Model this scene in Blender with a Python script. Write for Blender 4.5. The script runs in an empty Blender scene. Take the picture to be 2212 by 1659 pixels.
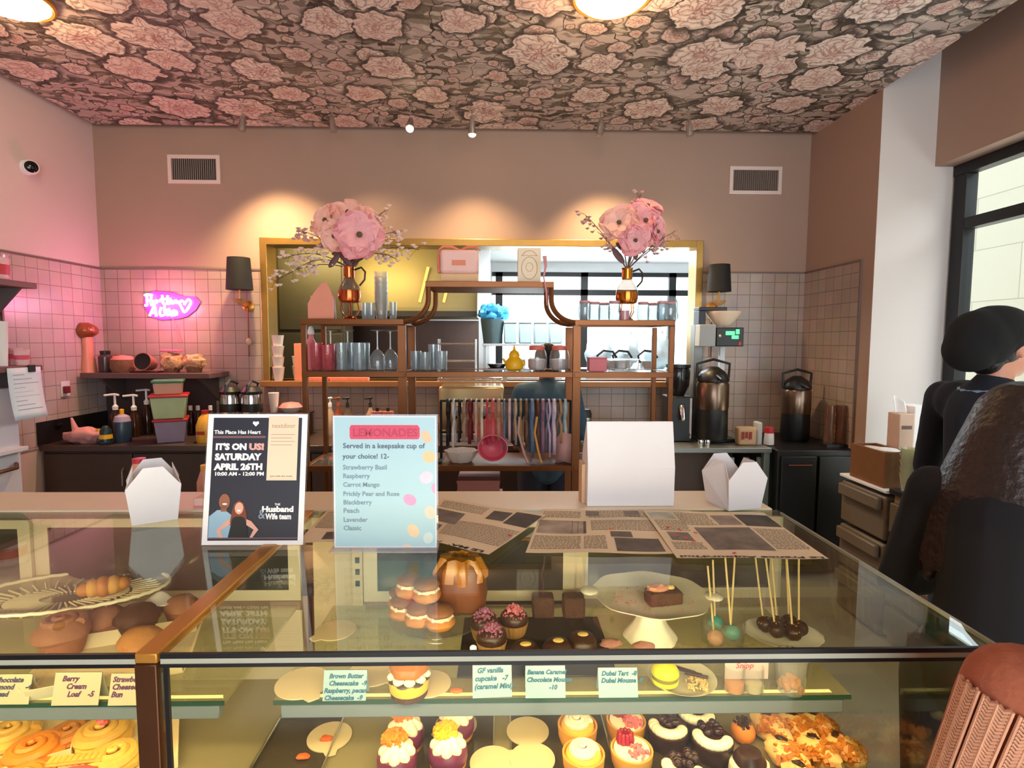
import bpy, bmesh, math, random
from mathutils import Vector, Matrix, noise as mnoise
C = bpy.context.scene.collection
D = bpy.data
sc = bpy.context.scene
R = math.radians
PI = math.pi
# ------------------------------------------------------------------ camera
FPX, PIT, YAW, ROL = 1210.0, 0.0765, 0.0207, 0.0035
CAM = Vector((0, 0, 1.65))
_F = Vector((math.sin(YAW) * math.cos(PIT), math.cos(YAW) * math.cos(PIT), -math.sin(PIT)))
_r = Vector((math.cos(YAW), -math.sin(YAW), 0)); _u = _r.cross(_F)
_R = _r * math.cos(ROL) + _u * math.sin(ROL)
_U = _u * math.cos(ROL) - _r * math.sin(ROL)
cd = D.cameras.new('camera'); cam = D.objects.new('camera', cd); C.objects.link(cam)
cd.sensor_width = 36; cd.lens = 36 * FPX / 2212; cd.clip_start = 0.02; cd.clip_end = 100
cam.matrix_world = Matrix(((_R.x, _U.x, -_F.x, CAM.x), (_R.y, _U.y, -_F.y, CAM.y), (_R.z, _U.z, -_F.z, CAM.z), (0, 0, 0, 1)))
sc.camera = cam
def ray(px, py): return _F + _R * ((px - 1106) / FPX) - _U * ((py - 829.5) / FPX)
def at(px, py, Y):
    d = ray(px, py); return CAM + d * (Y / d.y)
def atz(px, py, z):
    d = ray(px, py); return CAM + d * ((z - CAM.z) / d.z)
def atx(px, py, x):
    d = ray(px, py); return CAM + d * (x / d.x)
# ------------------------------------------------------------------ view, world, daylight
sc.view_settings.view_transform = 'Standard'; sc.view_settings.look = 'None'
sc.view_settings.gamma = 1; sc.view_settings.use_curve_mapping = False
sc.view_settings.exposure = 0.27
sc.cycles.use_denoising = True
sc.cycles.transparent_max_bounces = 40
sc.cycles.max_bounces = 9; sc.cycles.diffuse_bounces = 4; sc.cycles.glossy_bounces = 5
sc.cycles.sample_clamp_indirect = 6
sc.cycles.caustics_reflective = False; sc.cycles.caustics_refractive = False
w = D.worlds.new('daylight'); sc.world = w; w.use_nodes = True
bg = w.node_tree.nodes['Background']; bg.inputs[0].default_value = (0.84, 0.93, 1.0, 1); bg.inputs[1].default_value = 5.5
def lamp(name, kind, loc, energy, col, **k):
    l = D.lights.new(name, kind); l.energy = energy; l.color = col
    for a, b in k.items(): setattr(l, a, b)
    o = D.objects.new(name, l); C.objects.link(o); o.location = loc
    return o
sun = lamp('sun', 'SUN', (4, -8, 12), 8.0, (1.0, .95, .86), angle=R(2))
sun.rotation_euler = Vector((.04, .62, -.78)).to_track_quat('-Z', 'Y').to_euler()
# ------------------------------------------------------------------ helpers
rnd = random.Random(7)
def lin(c):
    return tuple(((x / 255) / 12.92 if x / 255 <= .04045 else ((x / 255 + .055) / 1.055) ** 2.4) for x in c)
MATS = {}
def nn(nt, t, **k):
    n = nt.nodes.new(t)
    for a, b in k.items():
        if a == 'ins':
            for i, v in b.items(): n.inputs[i].default_value = v
        else: setattr(n, a, b)
    return n
def mat(name, col, rough=.5, metal=0, var=.10, scale=14, bump=0, trans=0, emit=0, ecol=None, spec=.5, sheen=0):
    if name in MATS: return MATS[name]
    m = D.materials.new(name); m.use_nodes = True; nt = m.node_tree; b = nt.nodes['Principled BSDF']
    c = lin(col)
    if var or bump:
        tc = nn(nt, 'ShaderNodeTexCoord'); nz = nn(nt, 'ShaderNodeTexNoise', ins={'Scale': scale, 'Detail': 4})
        nt.links.new(tc.outputs['Object'], nz.inputs['Vector'])
        if var:
            mx = nn(nt, 'ShaderNodeMix', data_type='RGBA')
            mx.inputs[6].default_value = tuple(x * (1 - var) for x in c) + (1,)
            mx.inputs[7].default_value = tuple(min(1, x * (1 + var)) for x in c) + (1,)
            nt.links.new(nz.outputs['Fac'], mx.inputs[0]); nt.links.new(mx.outputs[2], b.inputs['Base Color'])
        if bump:
            bp = nn(nt, 'ShaderNodeBump', ins={'Strength': bump, 'Distance': .01})
            nt.links.new(nz.outputs['Fac'], bp.inputs['Height']); nt.links.new(bp.outputs[0], b.inputs['Normal'])
    if not var: b.inputs['Base Color'].default_value = c + (1,)
    b.inputs['Roughness'].default_value = rough; b.inputs['Metallic'].default_value = metal
    b.inputs['Specular IOR Level'].default_value = spec; b.inputs['Transmission Weight'].default_value = trans
    if sheen: b.inputs['Sheen Weight'].default_value = sheen
    if emit:
        b.inputs['Emission Color'].default_value = lin(ecol or col) + (1,); b.inputs['Emission Strength'].default_value = emit
    MATS[name] = m; return m
def glass(name, tint=(255, 255, 255), rough=0.0, refl=1.0, ior=1.5, haze=0, hcol=(230, 230, 225)):
    if name in MATS: return MATS[name]
    m = D.materials.new(name); m.use_nodes = True; nt = m.node_tree; nt.nodes.clear()
    out = nn(nt, 'ShaderNodeOutputMaterial'); tr = nn(nt, 'ShaderNodeBsdfTransparent'); gl = nn(nt, 'ShaderNodeBsdfGlossy')
    tr.inputs[0].default_value = lin(tint) + (1,); gl.inputs['Roughness'].default_value = rough
    fr = nn(nt, 'ShaderNodeLayerWeight', ins={'Blend': .5}); pw = nn(nt, 'ShaderNodeMath', operation='POWER'); pw.inputs[1].default_value = 5
    nt.links.new(fr.outputs['Facing'], pw.inputs[0])
    mul = nn(nt, 'ShaderNodeMath', operation='MULTIPLY_ADD', use_clamp=True)
    mul.inputs[1].default_value = .96 * refl; mul.inputs[2].default_value = .04 * refl; nt.links.new(pw.outputs[0], mul.inputs[0])
    mx = nn(nt, 'ShaderNodeMixShader'); nt.links.new(mul.outputs[0], mx.inputs[0])
    src = tr
    if haze:
        df = nn(nt, 'ShaderNodeBsdfDiffuse'); df.inputs[0].default_value = lin(hcol) + (1,)
        m2 = nn(nt, 'ShaderNodeMixShader'); m2.inputs[0].default_value = haze
        nt.links.new(tr.outputs[0], m2.inputs[1]); nt.links.new(df.outputs[0], m2.inputs[2]); src = m2
    nt.links.new(src.outputs[0], mx.inputs[1]); nt.links.new(gl.outputs[0], mx.inputs[2]); nt.links.new(mx.outputs[0], out.inputs[0])
    MATS[name] = m; return m

class MB:
    def __init__(s): s.v = []; s.f = []
    def add(s, vs, fs):
        n = len(s.v); s.v += [Vector(x) for x in vs]; s.f += [tuple(i + n for i in f) for f in fs]; return s
    def xf(s, M, n=0):
        for i in range(n, len(s.v)): s.v[i] = M @ s.v[i]
        return s
    def box(s, x0, x1, y0, y1, z0, z1):
        return s.add([(x, y, z) for x in (x0, x1) for y in (y0, y1) for z in (z0, z1)],
                     [(0, 1, 3, 2), (4, 6, 7, 5), (0, 4, 5, 1), (2, 3, 7, 6), (0, 2, 6, 4), (1, 5, 7, 3)])
    def cbox(s, c, sz, rz=0, rx=0, ry=0):
        n = len(s.v); a, b, d = (q / 2 for q in sz); s.box(-a, a, -b, b, -d, d)
        return s.xf(Matrix.Translation(c) @ Matrix.Rotation(rz, 4, 'Z') @ Matrix.Rotation(ry, 4, 'Y') @ Matrix.Rotation(rx, 4, 'X'), n)
    def lathe(s, prof, seg=20, c=(0, 0, 0), sx=1, sy=1, rip=(0, 0), twist=0):
        n = len(s.v); m = len(prof); fs = []
        for j, (r, z) in enumerate(prof):
            for i in range(seg):
                a = 2 * PI * i / seg + twist * j; q = r * (1 + rip[1] * math.cos(rip[0] * a)) if rip[0] else r
                s.v.append(Vector((c[0] + q * sx * math.cos(a), c[1] + q * sy * math.sin(a), c[2] + z)))
        for j in range(m - 1):
            for i in range(seg):
                k = (i + 1) % seg; fs.append((n + j * seg + i, n + j * seg + k, n + (j + 1) * seg + k, n + (j + 1) * seg + i))
        if prof[0][0] > 1e-6: fs.append(tuple(n + i for i in range(seg))[::-1])
        if prof[-1][0] > 1e-6: fs.append(tuple(n + (m - 1) * seg + i for i in range(seg)))
        s.f += fs; return s
    def shell(s, prof, t, seg=20, c=(0, 0, 0), **k):      # open vessel of wall thickness t
        inner = [(max(r - t, 0.0005), z) for r, z in prof[::-1]]; inner[-1] = (inner[-1][0], inner[-1][1] + t)
        return s.lathe([(0.0001, prof[0][1])] + prof + inner + [(0.0001, prof[0][1] + t)], seg, c, **k)
    def tube(s, pts, r, seg=8, closed=False):
        pts = [Vector(p) for p in pts]; n = len(s.v); m = len(pts)
        rr = r if isinstance(r, (list, tuple)) else [r] * m
        up = Vector((0, 0, 1)); prev = None
        for j, p in enumerate(pts):
            a = pts[(j + 1) % m] if (closed or j < m - 1) else p; b = pts[j - 1] if (closed or j > 0) else p
            t = (a - b).normalized() if (a - b).length > 1e-9 else Vector((0, 0, 1))
            x = (prev - t * prev.dot(t)) if prev is not None else (t.cross(up) if abs(t.z) < .95 else t.cross(Vector((0, 1, 0))))
            if x.length < 1e-6: x = t.orthogonal()
            x.normalize(); prev = x; y = t.cross(x)
            for i in range(seg):
                q = 2 * PI * i / seg; s.v.append(p + (x * math.cos(q) + y * math.sin(q)) * rr[j])
        for j in range(m if closed else m - 1):
            jn = (j + 1) % m
            for i in range(seg):
                k = (i + 1) % seg; s.f.append((n + j * seg + i, n + j * seg + k, n + jn * seg + k, n + jn * seg + i))
        if not closed:
            s.f.append(tuple(n + i for i in range(seg))[::-1]); s.f.append(tuple(n + (m - 1) * seg + i for i in range(seg)))
        return s
    def ball(s, c, r, seg=14, rings=9, nz=None):
        if not isinstance(r, (tuple, list)): r = (r, r, r)
        n = len(s.v)
        s.lathe([(max(math.sin(PI * j / rings), 1e-7), -math.cos(PI * j / rings)) for j in range(rings + 1)], seg)
        for i in range(n, len(s.v)):
            p = s.v[i]; k = 1
            if nz: k = 1 + nz[0] * mnoise.noise(p * nz[1] + Vector((nz[2], nz[2] * .7, 3)))
            s.v[i] = Vector((c[0] + p.x * r[0] * k, c[1] + p.y * r[1] * k, c[2] + p.z * r[2] * k))
        return s
    def prism(s, poly, t, M=None):        # polygon in xy, extruded 0..t along z
        n = len(s.v); m = len(poly)
        s.v += [Vector((x, y, 0)) for x, y in poly] + [Vector((x, y, t)) for x, y in poly]
        s.f += [tuple(n + i for i in range(m))[::-1], tuple(n + m + i for i in range(m))]
        s.f += [(n + i, n + (i + 1) % m, n + m + (i + 1) % m, n + m + i) for i in range(m)]
        return s.xf(M, n) if M else s
    def cap(s, a, b, ra, rb, seg=12):      # tapered capsule
        a, b = Vector(a), Vector(b); n = len(s.v); L = (b - a).length; pr = []
        for j in range(5): q = PI / 2 * j / 4; pr.append((max(ra * math.sin(q), 1e-6), -ra * math.cos(q)))
        for j in range(5): q = PI / 2 * j / 4; pr.append((max(rb * math.cos(q), 1e-6), L + rb * math.sin(q)))
        s.lathe(pr, seg)
        return s.xf(Matrix.Translation(a) @ (b - a).to_track_quat('Z', 'Y').to_matrix().to_4x4(), n)
    def grid(s, nx, ny, fn, t=0):
        n = len(s.v)
        for j in range(ny + 1):
            for i in range(nx + 1): s.v.append(Vector(fn(i / nx, j / ny)))
        for j in range(ny):
            for i in range(nx):
                a = n + j * (nx + 1) + i; s.f.append((a, a + 1, a + nx + 2, a + nx + 1))
        return s
    def noise(s, amp, fr, seed=0, n=0):
        for i in range(n, len(s.v)):
            p = s.v[i]; s.v[i] = p + mnoise.noise_vector(p * fr + Vector((seed, seed, seed))) * amp
        return s
YZ = Matrix(((0, 0, 1, 0), (1, 0, 0, 0), (0, 1, 0, 0), (0, 0, 0, 1)))   # xy polygon -> yz, thickness along x
XZ = Matrix(((1, 0, 0, 0), (0, 0, 1, 0), (0, 1, 0, 0), (0, 0, 0, 1)))   # xy polygon -> xz, thickness along y

def obj(name, mb, m, parent=None, smooth=True, bevel=0, remesh=0, sub=0, solid=0, label=None, loc=None, rot=None, ang=38):
    me = D.meshes.new(name); me.from_pydata([tuple(v) for v in mb.v], [], mb.f)
    b = bmesh.new(); b.from_mesh(me); bmesh.ops.recalc_face_normals(b, faces=b.faces[:]); b.to_mesh(me); b.free()
    if smooth:
        me.polygons.foreach_set('use_smooth', [True] * len(me.polygons)); me.set_sharp_from_angle(angle=R(ang))
    me.materials.append(m); o = D.objects.new(name, me); C.objects.link(o)
    if parent is not None: o.parent = parent
    if loc is not None: o.location = loc
    if rot is not None: o.rotation_euler = rot
    if solid: q = o.modifiers.new('solid', 'SOLIDIFY'); q.thickness = solid; q.offset = 0
    if remesh:
        q = o.modifiers.new('remesh', 'REMESH'); q.mode = 'VOXEL'; q.voxel_size = remesh; q.use_smooth_shade = True
        q = o.modifiers.new('smooth', 'SMOOTH'); q.factor = .5; q.iterations = 4
    if bevel: q = o.modifiers.new('bevel', 'BEVEL'); q.width = bevel; q.segments = 2; q.limit_method = 'ANGLE'; q.angle_limit = R(50)
    if sub: q = o.modifiers.new('sub', 'SUBSURF'); q.levels = sub; q.render_levels = sub
    if label: o['label'] = label
    return o
def tag(o, label, cat, group=None):
    o['label'] = label; o['category'] = cat
    if group: o['group'] = group
    return o
def thing(name, label, cat, loc=(0, 0, 0), group=None, rz=0):
    o = D.objects.new(name, None); C.objects.link(o); o.location = loc; o.rotation_euler = (0, 0, rz); o.empty_display_size = .05
    return tag(o, label, cat, group)
def single(name, mb, m, label, cat, group=None, **k): return tag(obj(name, mb, m, **k), label, cat, group)
def struct(name, mb, m, parent=None, **k):
    k.setdefault('smooth', False); o = obj(name, mb, m, parent, **k)
    o['kind'] = 'structure'; return o
def dup(root, loc, rz=None, label=None, group=None, sc_=None):
    r = root.copy(); C.objects.link(r); r.location = loc
    if rz is not None: r.rotation_euler = (0, 0, rz)
    if sc_: r.scale = (sc_,) * 3
    if label: r['label'] = label
    if group: r['group'] = group
    for ch in list(root.children):
        c = ch.copy(); C.objects.link(c); c.parent = r
        for g in list(ch.children):
            d = g.copy(); C.objects.link(d); d.parent = c
    return r
def text(body, size, loc, m, parent, name='lettering', rot=(R(90), 0, 0), bold=0, align='LEFT', shear=0, ext=.0002, width=0, height=0):
    cu = D.curves.new(name, 'FONT'); cu.body = body; cu.size = size; cu.extrude = ext; cu.offset = bold; cu.align_x = align
    cu.shear = shear; cu.resolution_u = 2
    o = D.objects.new('t', cu); C.objects.link(o); bpy.context.view_layer.update()
    me = D.meshes.new_from_object(o.evaluated_get(bpy.context.evaluated_depsgraph_get())); D.objects.remove(o); D.curves.remove(cu)
    if (width or height) and len(me.vertices):
        xs = [v.co.x for v in me.vertices]; ys = [v.co.y for v in me.vertices]
        kx = width / (max(xs) - min(xs)) if width else 1; ky = height / (max(ys) - min(ys)) if height else 1
        if width and not height: ky = kx
        for v in me.vertices: v.co.x *= kx; v.co.y *= ky
    me.materials.clear(); me.materials.append(m)
    q = D.objects.new(name, me); C.objects.link(q); q.location = loc; q.rotation_euler = rot; q.parent = parent
    return q
# ------------------------------------------------------------------ the room
XL, XR, YB, HC, TT, GZ = -3.19, 2.49, 4.58, 3.297, 2.205, 1.213
def tile_mat(name, ax, c1, c2, grout, size=.1016):
    m = D.materials.new(name); m.use_nodes = True; nt = m.node_tree; b = nt.nodes['Principled BSDF']
    tc = nn(nt, 'ShaderNodeTexCoord'); sp = nn(nt, 'ShaderNodeSeparateXYZ'); cb = nn(nt, 'ShaderNodeCombineXYZ')
    nt.links.new(tc.outputs['Object'], sp.inputs[0]); nt.links.new(sp.outputs[ax], cb.inputs[0]); nt.links.new(sp.outputs[2], cb.inputs[1])
    br = nn(nt, 'ShaderNodeTexBrick', offset=0.0, squash=1.0)
    for k, v in {'Scale': 1, 'Mortar Size': .0028, 'Mortar Smooth': .3, 'Brick Width': size, 'Row Height': size, 'Bias': 0}.items(): br.inputs[k].default_value = v
    br.inputs['Color1'].default_value = lin(c1) + (1,); br.inputs['Color2'].default_value = lin(c2) + (1,); br.inputs['Mortar'].default_value = lin(grout) + (1,)
    nt.links.new(cb.outputs[0], br.inputs['Vector'])
    nz = nn(nt, 'ShaderNodeTexNoise', ins={'Scale': 9, 'Detail': 3}); nt.links.new(cb.outputs[0], nz.inputs['Vector'])
    mx = nn(nt, 'ShaderNodeMix', data_type='RGBA', blend_type='OVERLAY'); mx.inputs[0].default_value = .18
    nt.links.new(br.outputs[0], mx.inputs[6]); nt.links.new(nz.outputs['Color'], mx.inputs[7])
    hs = nn(nt, 'ShaderNodeHueSaturation', ins={'Saturation': .9}); nt.links.new(mx.outputs[2], hs.inputs['Color'])
    nt.links.new(hs.outputs[0], b.inputs['Base Color'])
    bp = nn(nt, 'ShaderNodeBump', ins={'Strength': .5, 'Distance': .004}); ad = nn(nt, 'ShaderNodeMath', operation='MULTIPLY_ADD')
    ad.inputs[1].default_value = -1.5; nt.links.new(br.outputs['Fac'], ad.inputs[0]); nt.links.new(nz.outputs['Fac'], ad.inputs[2])
    nt.links.new(ad.outputs[0], bp.inputs['Height']); nt.links.new(bp.outputs[0], b.inputs['Normal'])
    b.inputs['Roughness'].default_value = .28
    return m
def floral():
    m = D.materials.new('floral_wallpaper'); m.use_nodes = True; nt = m.node_tree; b = nt.nodes['Principled BSDF']; L = nt.links.new
    def math_(op, a, c=None, clamp=False):
        n = nn(nt, 'ShaderNodeMath', operation=op, use_clamp=clamp)
        for i, q in enumerate((a, c)):
            if q is None: continue
            if isinstance(q, (int, float)): n.inputs[i].default_value = q
            else: L(q, n.inputs[i])
        return n.outputs[0]
    def mix(f, a, c):
        n = nn(nt, 'ShaderNodeMix', data_type='RGBA')
        for i, q in ((0, f), (6, a), (7, c)):
            if isinstance(q, tuple): n.inputs[i].default_value = lin(q) + (1,)
            elif isinstance(q, (int, float)): n.inputs[i].default_value = q
            else: L(q, n.inputs[i])
        return n.outputs[2]
    def step(x, e0, e1):
        n = nn(nt, 'ShaderNodeMapRange', interpolation_type='SMOOTHSTEP', ins={'From Min': e0, 'From Max': e1}); L(x, n.inputs['Value']); return n.outputs[0]
    tc = nn(nt, 'ShaderNodeTexCoord')
    def warp(scale, amp):
        nz = nn(nt, 'ShaderNodeTexNoise', noise_dimensions='2D', ins={'Scale': scale, 'Detail': 3}); L(tc.outputs['Object'], nz.inputs['Vector'])
        a = nn(nt, 'ShaderNodeVectorMath', operation='SUBTRACT'); L(nz.outputs['Color'], a.inputs[0]); a.inputs[1].default_value = (.5, .5, .5)
        s = nn(nt, 'ShaderNodeVectorMath', operation='SCALE'); L(a.outputs[0], s.inputs[0]); s.inputs['Scale'].default_value = amp
        d = nn(nt, 'ShaderNodeVectorMath', operation='ADD'); L(tc.outputs['Object'], d.inputs[0]); L(s.outputs[0], d.inputs[1]); return d.outputs[0]
    def flower(scale, off, amp, petals, rmin, rmax, col, drop=.0):
        wv = warp(7, amp); ad = nn(nt, 'ShaderNodeVectorMath', operation='ADD'); L(wv, ad.inputs[0]); ad.inputs[1].default_value = off
        vo = nn(nt, 'ShaderNodeTexVoronoi', voronoi_dimensions='2D', ins={'Scale': scale, 'Randomness': .8}); L(ad.outputs[0], vo.inputs['Vector'])
        df = nn(nt, 'ShaderNodeVectorMath', operation='SUBTRACT'); L(ad.outputs[0], df.inputs[0]); L(vo.outputs['Position'], df.inputs[1])
        sp = nn(nt, 'ShaderNodeSeparateXYZ'); L(df.outputs[0], sp.inputs[0]); cs = nn(nt, 'ShaderNodeSeparateColor'); L(vo.outputs['Color'], cs.inputs[0])
        an = math_('ARCTAN2', sp.outputs[1], sp.outputs[0]); d = vo.outputs['Distance']
        ang = math_('ADD', math_('MULTIPLY', an, petals / 2), math_('MULTIPLY', cs.outputs[0], 6.0))
        pet = math_('ABSOLUTE', math_('SINE', ang))
        rad = math_('MULTIPLY', math_('ADD', math_('MULTIPLY', cs.outputs[1], rmax - rmin), rmin), math_('ADD', math_('MULTIPLY', pet, .16), .88))
        q = math_('DIVIDE', d, rad)                                # 0 centre .. 1 rim
        pcv = nn(nt, 'ShaderNodeCombineXYZ'); L(math_('ADD', math_('MULTIPLY', an, petals * .22), math_('MULTIPLY', cs.outputs[0], 9.0)), pcv.inputs[0]); L(math_('ADD', math_('MULTIPLY', q, 3.1), math_('MULTIPLY', pet, -.35)), pcv.inputs[1])
        pv = nn(nt, 'ShaderNodeTexVoronoi', voronoi_dimensions='2D', feature='DISTANCE_TO_EDGE', ins={'Scale': 1.25, 'Randomness': .9}); L(pcv.outputs[0], pv.inputs['Vector'])
        pc = nn(nt, 'ShaderNodeTexVoronoi', voronoi_dimensions='2D', ins={'Scale': 1.25, 'Randomness': .9}); L(pcv.outputs[0], pc.inputs['Vector'])
        fz = nn(nt, 'ShaderNodeTexNoise', ins={'Scale': 34, 'Detail': 5, 'Roughness': .7}); L(tc.outputs['Object'], fz.inputs['Vector'])
        body = mix(step(q, .10, .62), col[0], col[1])
        body = mix(math_('MULTIPLY', step(pc.outputs['Distance'], .62, .05), .8), body, col[3])
        body = mix(math_('MULTIPLY', step(fz.outputs['Fac'], .52, .70), .45), body, col[4])
        body = mix(math_('MULTIPLY', step(pv.outputs['Distance'], .13, .0), .75), body, col[2])
        body = mix(math_('MULTIPLY', cs.outputs[2], .40), body, col[4])
        rim = math_('SUBTRACT', step(q, 1.42, 1.02), step(q, 1.0, .94))
        keep = math_('GREATER_THAN', vo.outputs['Color'] and cs.outputs[0], drop)
        return math_('MULTIPLY', step(q, 1.0, .95), keep), body, math_('MULTIPLY', rim, keep)
    base = mix(step(warp(3, 0) and nn(nt, 'ShaderNodeTexNoise', ins={'Scale': 3}).outputs[0], .3, .7), (204, 186, 178), (188, 168, 160))
    # leaves: two stretched cell layers
    def leaves(rot, off, scale, thr, c1, c2, prev):
        mp = nn(nt, 'ShaderNodeMapping'); mp.inputs['Rotation'].default_value = (0, 0, rot); mp.inputs['Location'].default_value = off; mp.inputs['Scale'].default_value = (1, 2.3, 1)
        L(warp(5, .16), mp.inputs['Vector'])
        vo = nn(nt, 'ShaderNodeTexVoronoi', voronoi_dimensions='2D', ins={'Scale': scale, 'Randomness': 1}); L(mp.outputs[0], vo.inputs['Vector'])
        cs = nn(nt, 'ShaderNodeSeparateColor'); L(vo.outputs['Color'], cs.inputs[0])
        msk = math_('MULTIPLY', step(vo.outputs['Distance'], .44, .38), math_('GREATER_THAN', cs.outputs[0], thr))
        vein = math_('ABSOLUTE', math_('SINE', math_('MULTIPLY', vo.outputs['Distance'], 26.0)))
        c = mix(cs.outputs[1], c1, c2); c = mix(math_('MULTIPLY', step(vein, .5, 0), .6), c, (46, 40, 36))
        return mix(msk, prev, c)
    x = leaves(.5, (.3, .2, 0), 4.4, .5, (128, 116, 100), (92, 82, 70), base)
    x = leaves(-.7, (1.3, .7, 0), 7, .5, (66, 60, 50), (168, 154, 136), x)
    x = leaves(1.4, (2.1, 3.7, 0), 11, .5, (56, 48, 42), (232, 220, 206), x)
    def vines(scale, off, wd, col, prev):
        ad = nn(nt, 'ShaderNodeVectorMath', operation='ADD'); L(warp(4, .22), ad.inputs[0]); ad.inputs[1].default_value = off
        vo = nn(nt, 'ShaderNodeTexVoronoi', voronoi_dimensions='2D', feature='DISTANCE_TO_EDGE', ins={'Scale': scale, 'Randomness': 1}); L(ad.outputs[0], vo.inputs['Vector'])
        return mix(step(vo.outputs['Distance'], wd, wd * .5), prev, col)
    x = vines(5.5, (.2, .9, 0), .022, (50, 42, 36), x)
    m0, b0, r0 = flower(9.0, (.13, .71, 0), .04, 4, .22, .34, ((150, 96, 88), (232, 216, 206), (84, 64, 56), (250, 240, 230), (190, 130, 120)), .5)
    x = mix(math_('MULTIPLY', r0, .8), x, (48, 40, 35)); x = mix(m0, x, b0)
    m1, b1, r1 = flower(4.2, (.37, .11, 0), .07, 5, .20, .36, ((176, 112, 104), (226, 206, 194), (96, 70, 62), (248, 236, 226), (206, 150, 140)), .35)
    x = mix(math_('MULTIPLY', r1, .85), x, (52, 45, 41)); x = mix(m1, x, b1)
    m2, b2, r2 = flower(2.3, (.81, .47, 0), .14, 7, .27, .46, ((186, 122, 114), (234, 212, 200), (104, 76, 68), (254, 244, 234), (222, 180, 168)), .16)
    x = mix(math_('MULTIPLY', r2, .9), x, (54, 46, 42)); x = mix(m2, x, b2)
    L(x, b.inputs['Base Color']); b.inputs['Roughness'].default_value = .55
    return m
paint = mat('taupe_paint', (168, 140, 124), .75, var=.03, scale=3)
pale_wall = mat('window_lit_paint', (222, 204, 198), .75, var=.03, scale=3)  # window light on the left wall put into a paler wall colour
dark_paint = mat('brown_paint', (140, 112, 98), .8, var=.03, scale=3)
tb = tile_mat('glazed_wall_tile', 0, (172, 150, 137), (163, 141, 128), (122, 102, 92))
tl = tile_mat('glazed_wall_tile_lit', 1, (200, 184, 176), (192, 175, 167), (150, 132, 124))  # same tile, lightened to carry the window light on the left wall
tk = tile_mat('kitchen_tile', 0, (214, 196, 170), (204, 184, 156), (150, 130, 104), .15)
brass = mat('aged_brass', (206, 142, 58), .32, .55, var=.15)
brass2 = mat('brass_frame', (176, 138, 74), .30, .8, var=.12)
bronze = mat('dark_bronze', (92, 56, 32), .38, .7, var=.12)
black = mat('black_plastic', (22, 21, 21), .4, var=.1)
blackm = mat('black_metal', (20, 21, 23), .45, .2, var=.1)
steel = mat('brushed_steel', (176, 174, 170), .3, .9, var=.08, scale=30)
chrome = mat('chrome', (220, 220, 220), .12, 1, var=0)
white = mat('white_laminate', (236, 228, 220), .35, var=.02)
cream = mat('cream_board', (238, 218, 188), .45, var=.04)
paper = mat('white_card', (244, 240, 238), .7, var=.02)
kraft = mat('kraft_paper', (196, 152, 108), .8, var=.08)
struct('floor', MB().box(-3.4, 4.2, -3.1, 8.2, -.1, 0), mat('brown_concrete_floor', (156, 142, 130), .45, var=.15, scale=2))
struct('ceiling', MB().box(XL + .07, XR, -3.0, 4.50, HC, HC + .05), floral())
struct('ceiling_upper', MB().box(-3.4, 3.2, -3.1, YB + .16, HC + .28, HC + .4), dark_paint)
struct('wall_left', MB().box(XL - .14, XL, -3.1, YB + .14, 0, HC + .28), pale_wall)
WX0, WX1, WZ0, WZ1 = -1.894, 1.614, 1.325, 2.442
wb = MB(); T_ = .15
wb.box(XL, WX0, YB, YB + T_, 0, HC + .28).box(WX1, XR + .4, YB, YB + T_, 0, HC + .28).box(WX0, WX1, YB, YB + T_, 0, WZ0).box(WX0, WX1, YB, YB + T_, WZ1, HC + .28)
struct('wall_back', wb, paint)
tw = MB(); g = .009
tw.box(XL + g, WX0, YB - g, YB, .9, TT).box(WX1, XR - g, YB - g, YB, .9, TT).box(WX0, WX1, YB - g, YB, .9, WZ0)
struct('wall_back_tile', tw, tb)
YT = 3.675
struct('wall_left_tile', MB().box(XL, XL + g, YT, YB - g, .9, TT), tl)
ZC = 3.735
struct('wall_right', MB().box(XR, XR + .14, ZC, YB, 0, HC + .28), paint)
struct('wall_right_tile', MB().box(XR - g, XR, ZC + .13, YB - g, .9, TT), tile_mat('glazed_wall_tile_right', 1, (172, 150, 137), (163, 141, 128), (122, 102, 92)))
tt = mat('tile_edge_trim', (118, 100, 92), .5, var=.05)
struct('trim_1', MB().box(XL + g, WX0, YB - .014, YB, TT, TT + .014).box(WX1, XR - g, YB - .014, YB, TT, TT + .014), tt)
struct('trim_2', MB().box(XL, XL + .014, YT, YB - .014, TT, TT + .014).box(XL, XL + .014, YT - .014, YT, .9, TT + .014), tt)
struct('trim_3', MB().box(XR - .014, XR, ZC + .13, YB - .014, TT, TT + .014).box(XR - .014, XR, ZC + .116, ZC + .13, .9, TT + .014), tt)
HZ = at(2000, 360, ZC).z; XH = 2.86; XW = 2.98
struct('wall_right_return', MB().box(XR, XW + .02, ZC - .003, ZC, 0, HC + .28), mat('window_lit_return', (214, 204, 198), .7, var=.03, scale=3))  # return looks white from the window; that light sits in its colour
struct('wall_right_header', MB().box(XH, XH + .3, -3.1, ZC - .003, HZ, HC + .28), paint)
struct('wall_right_sill', MB().box(XH + .04, XH + .3, -3.1, ZC - .003, 0, .42), paint)
struct('wall_right_front', MB().box(XH + .02, XH + .3, -3.1, -.2, .42, HZ), paint)
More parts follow.
